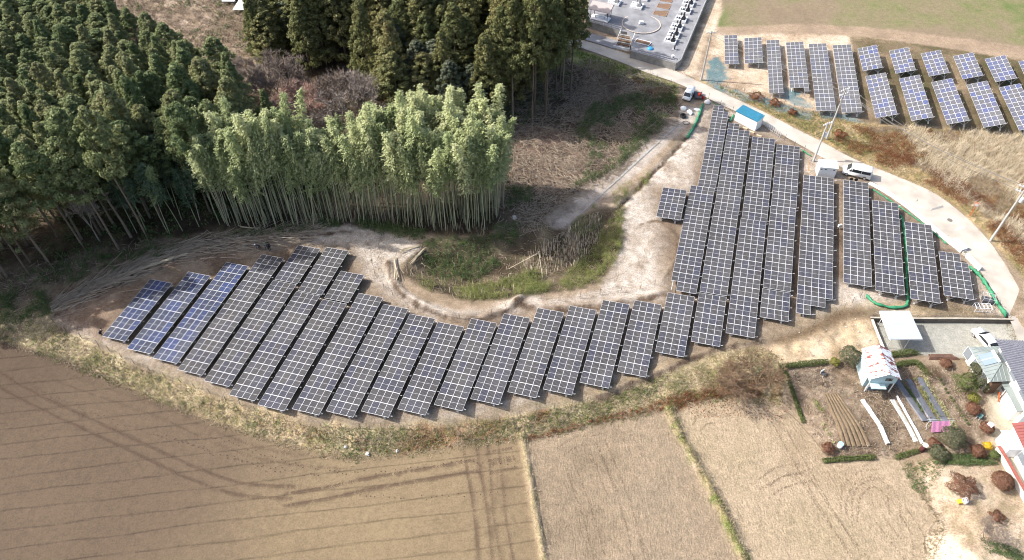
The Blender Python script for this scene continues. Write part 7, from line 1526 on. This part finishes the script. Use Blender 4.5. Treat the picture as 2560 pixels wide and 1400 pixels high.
# fallen bamboo poles along the windrow, poles by the hollow
for k, (a, b, lb) in enumerate((((232,716),(470,640),'long fallen bamboo pole along the left windrow'), ((1000,630),(1046,618),'cut bamboo poles laid along the upper rim of the hollow'), ((986,648),(992,700),'cut bamboo poles standing along the left rim of the hollow'), ((1028,662),(1062,628),'loose cut bamboo poles inside the hollow'), ((1345,652),(1275,672),'bent pale bamboo pole across the hollow weeds'), ((1345,652),(1352,700),'second leg of the bent pale bamboo pole'), ((600,570),(650,575),'bent pale bamboo arch at the foot of the grove'))):
    A0, B0 = at(*a), at(*b); m = MB(); rn = random.Random(k); nn = 1 if k in (4, 5) else 5
    for j in range(nn): o1 = Vector((rn.uniform(-.3, .3), rn.uniform(-.3, .3), 0.15 + rn.uniform(0, .25))); o2 = Vector((rn.uniform(-.3, .3), rn.uniform(-.3, .3), 0.15 + rn.uniform(0, .3))); m.bar(o1 + Vector((0, 0, 1.6 if k in (4, 5) else 0)), B0 - A0 + o2, 0.05, 5)
    o = m.build('bamboo_poles', mat('dry_bamboo', A(214,200,172,0.62), 0.7, nscale=1, namp=0.2)); o.location = A0; tag(o, lb, 'bamboo poles')
X, Y = dens(PLANT, 0.75, 300, 0.45, 3, 60); k = X < G(2120, 200).x; sticks('straw_litter', X[k], Y[k], 0.6, 0.02, STICK, 301, 0.1)
# ------------------------------------------------------------------ people
def person(label, px, py, pose, cols, rz, group='people on the site'):
    J, E_, r = [], [], []
    def j(p, rad): J.append(p); r.append(rad); return len(J) - 1
    if pose == 'stand': hipz, lean = 0.92, 0.04
    elif pose == 'bend': hipz, lean = 0.86, 0.42
    else: hipz, lean = 0.42, 0.35
    pel = j((0, 0, hipz), 0.135); ch = j((0, lean * 0.7 + .02, hipz + 0.36 * (1 - lean * .35)), 0.145); sh = j((0, lean + .03, hipz + 0.50 * (1 - lean * .35)), 0.11); nk = j((0, lean * 1.15 + .03, hipz + 0.58 * (1 - lean * .35)), 0.055)
    hd = j((0, lean * 1.3 + 0.05, hipz + 0.68 * (1 - lean * .3)), 0.095); tp_ = j((0, lean * 1.35 + 0.05, hipz + 0.80 * (1 - lean * .3)), 0.075)
    E_ += [(pel, ch), (ch, sh), (sh, nk), (nk, hd), (hd, tp_)]
    for s in (-1, 1):
        if pose == 'crouch': k = j((s * 0.15, 0.34, 0.46), 0.075); a = j((s * 0.14, 0.04, 0.08), 0.05); ft = j((s * 0.15, 0.22, 0.04), 0.045)
        else: st = 0.10 * s; k = j((s * 0.11, 0.04 + st * .6, 0.48), 0.075); a = j((s * 0.11, -0.02 + st, 0.08), 0.05); ft = j((s * 0.12, 0.16 + st, 0.04), 0.045)
        h_ = j((s * 0.10, 0.0, hipz - 0.04), 0.105); E_ += [(pel, h_), (h_, k), (k, a), (a, ft)]
        sx = j((s * 0.20, J[sh][1], J[sh][2] - 0.03), 0.065); el = j((s * 0.25, J[sh][1] + 0.06, J[sh][2] - 0.31), 0.048); wr = j((s * 0.20, J[sh][1] + 0.24, J[sh][2] - 0.47), 0.036); hn = j((s * 0.18, J[sh][1] + 0.31, J[sh][2] - 0.53), 0.042)
        E_ += [(sh, sx), (sx, el), (el, wr), (wr, hn)]
    me = bpy.data.meshes.new('person_skel'); me.from_pydata(J, E_, []); o = bpy.data.objects.new('tmp', me); COL.objects.link(o)
    md = o.modifiers.new('s', 'SKIN'); 
    for k, v in enumerate(me.skin_vertices[0].data if me.skin_vertices else []): v.radius = (r[k], r[k])
    if not me.skin_vertices: pass
    me.skin_vertices[0].data[0].use_root = True; sb = o.modifiers.new('b', 'SUBSURF'); sb.levels = 1; sb.render_levels = 1
    bpy.context.view_layer.update(); ev = o.evaluated_get(bpy.context.evaluated_depsgraph_get()); bme = bpy.data.meshes.new_from_object(ev); bpy.data.objects.remove(o)
    skin = mat('skin', (0.45, 0.30, 0.22), 0.6); hair = mat('hair', (0.02, 0.018, 0.016), 0.6); mats = [mat('cloth_%02d%02d%02d' % tuple(int(c * 99) for c in cl), cl, 0.9) for cl in cols[:2]] + [skin]
    bme.materials.clear()
    for m_ in mats: bme.materials.append(m_)
    nkz = J[nk][2]
    for f in bme.polygons:
        c = f.center; hand = min((c - Vector(J[q])).length for q in range(len(J)) if r[q] == 0.042) < 0.07
        f.material_index = 2 if (c.z > nkz + 0.0 and abs(c.x) < 0.12 and (c - Vector(J[hd])).length < 0.22) or hand else (1 if c.z < hipz - 0.02 and (pose != 'crouch' or c.y < 0.5 and c.z < 0.5) else 0); f.use_smooth = True
    p = at(px, py); t = thing('person', label, 'person', p + Vector((0, 0, 0.02)), rz, group); obj('body', bme, t)
    h3 = Vector(J[hd]) + Vector((0, -0.015, 0.06)); m = MB(); n = 10
    cap_ = mat('cap_%02d' % int(cols[2][0] * 99), cols[2], 0.8); m.lathe([(0.118, 0.0), (0.122, 0.04), (0.10, 0.10), (0.05, 0.135), (0.005, 0.14)], 12, tuple(h3)); m.build('cap' if cols[2][0] > 0.1 else 'hair', cap_, t, True)
person('person in dark clothes crouching at the corner of the leftmost table', 251, 838, 'crouch', [(0.02, 0.02, 0.026), (0.025, 0.025, 0.03), (0.02, 0.018, 0.018)], -0.9)
person('person in a dark jacket with a white hat bending behind the tables', 651, 624, 'bend', [(0.05, 0.055, 0.08), (0.05, 0.05, 0.06), (0.75, 0.75, 0.73)], 2.4)
person('person in a grey green jacket standing beside the one in black', 667, 622, 'stand', [(0.16, 0.19, 0.18), (0.06, 0.07, 0.10), (0.06, 0.06, 0.06)], 2.9)
person('person all in black standing at the right of the three', 675, 626, 'stand', [(0.015, 0.015, 0.018), (0.015, 0.015, 0.018), (0.015, 0.014, 0.014)], -2.6)
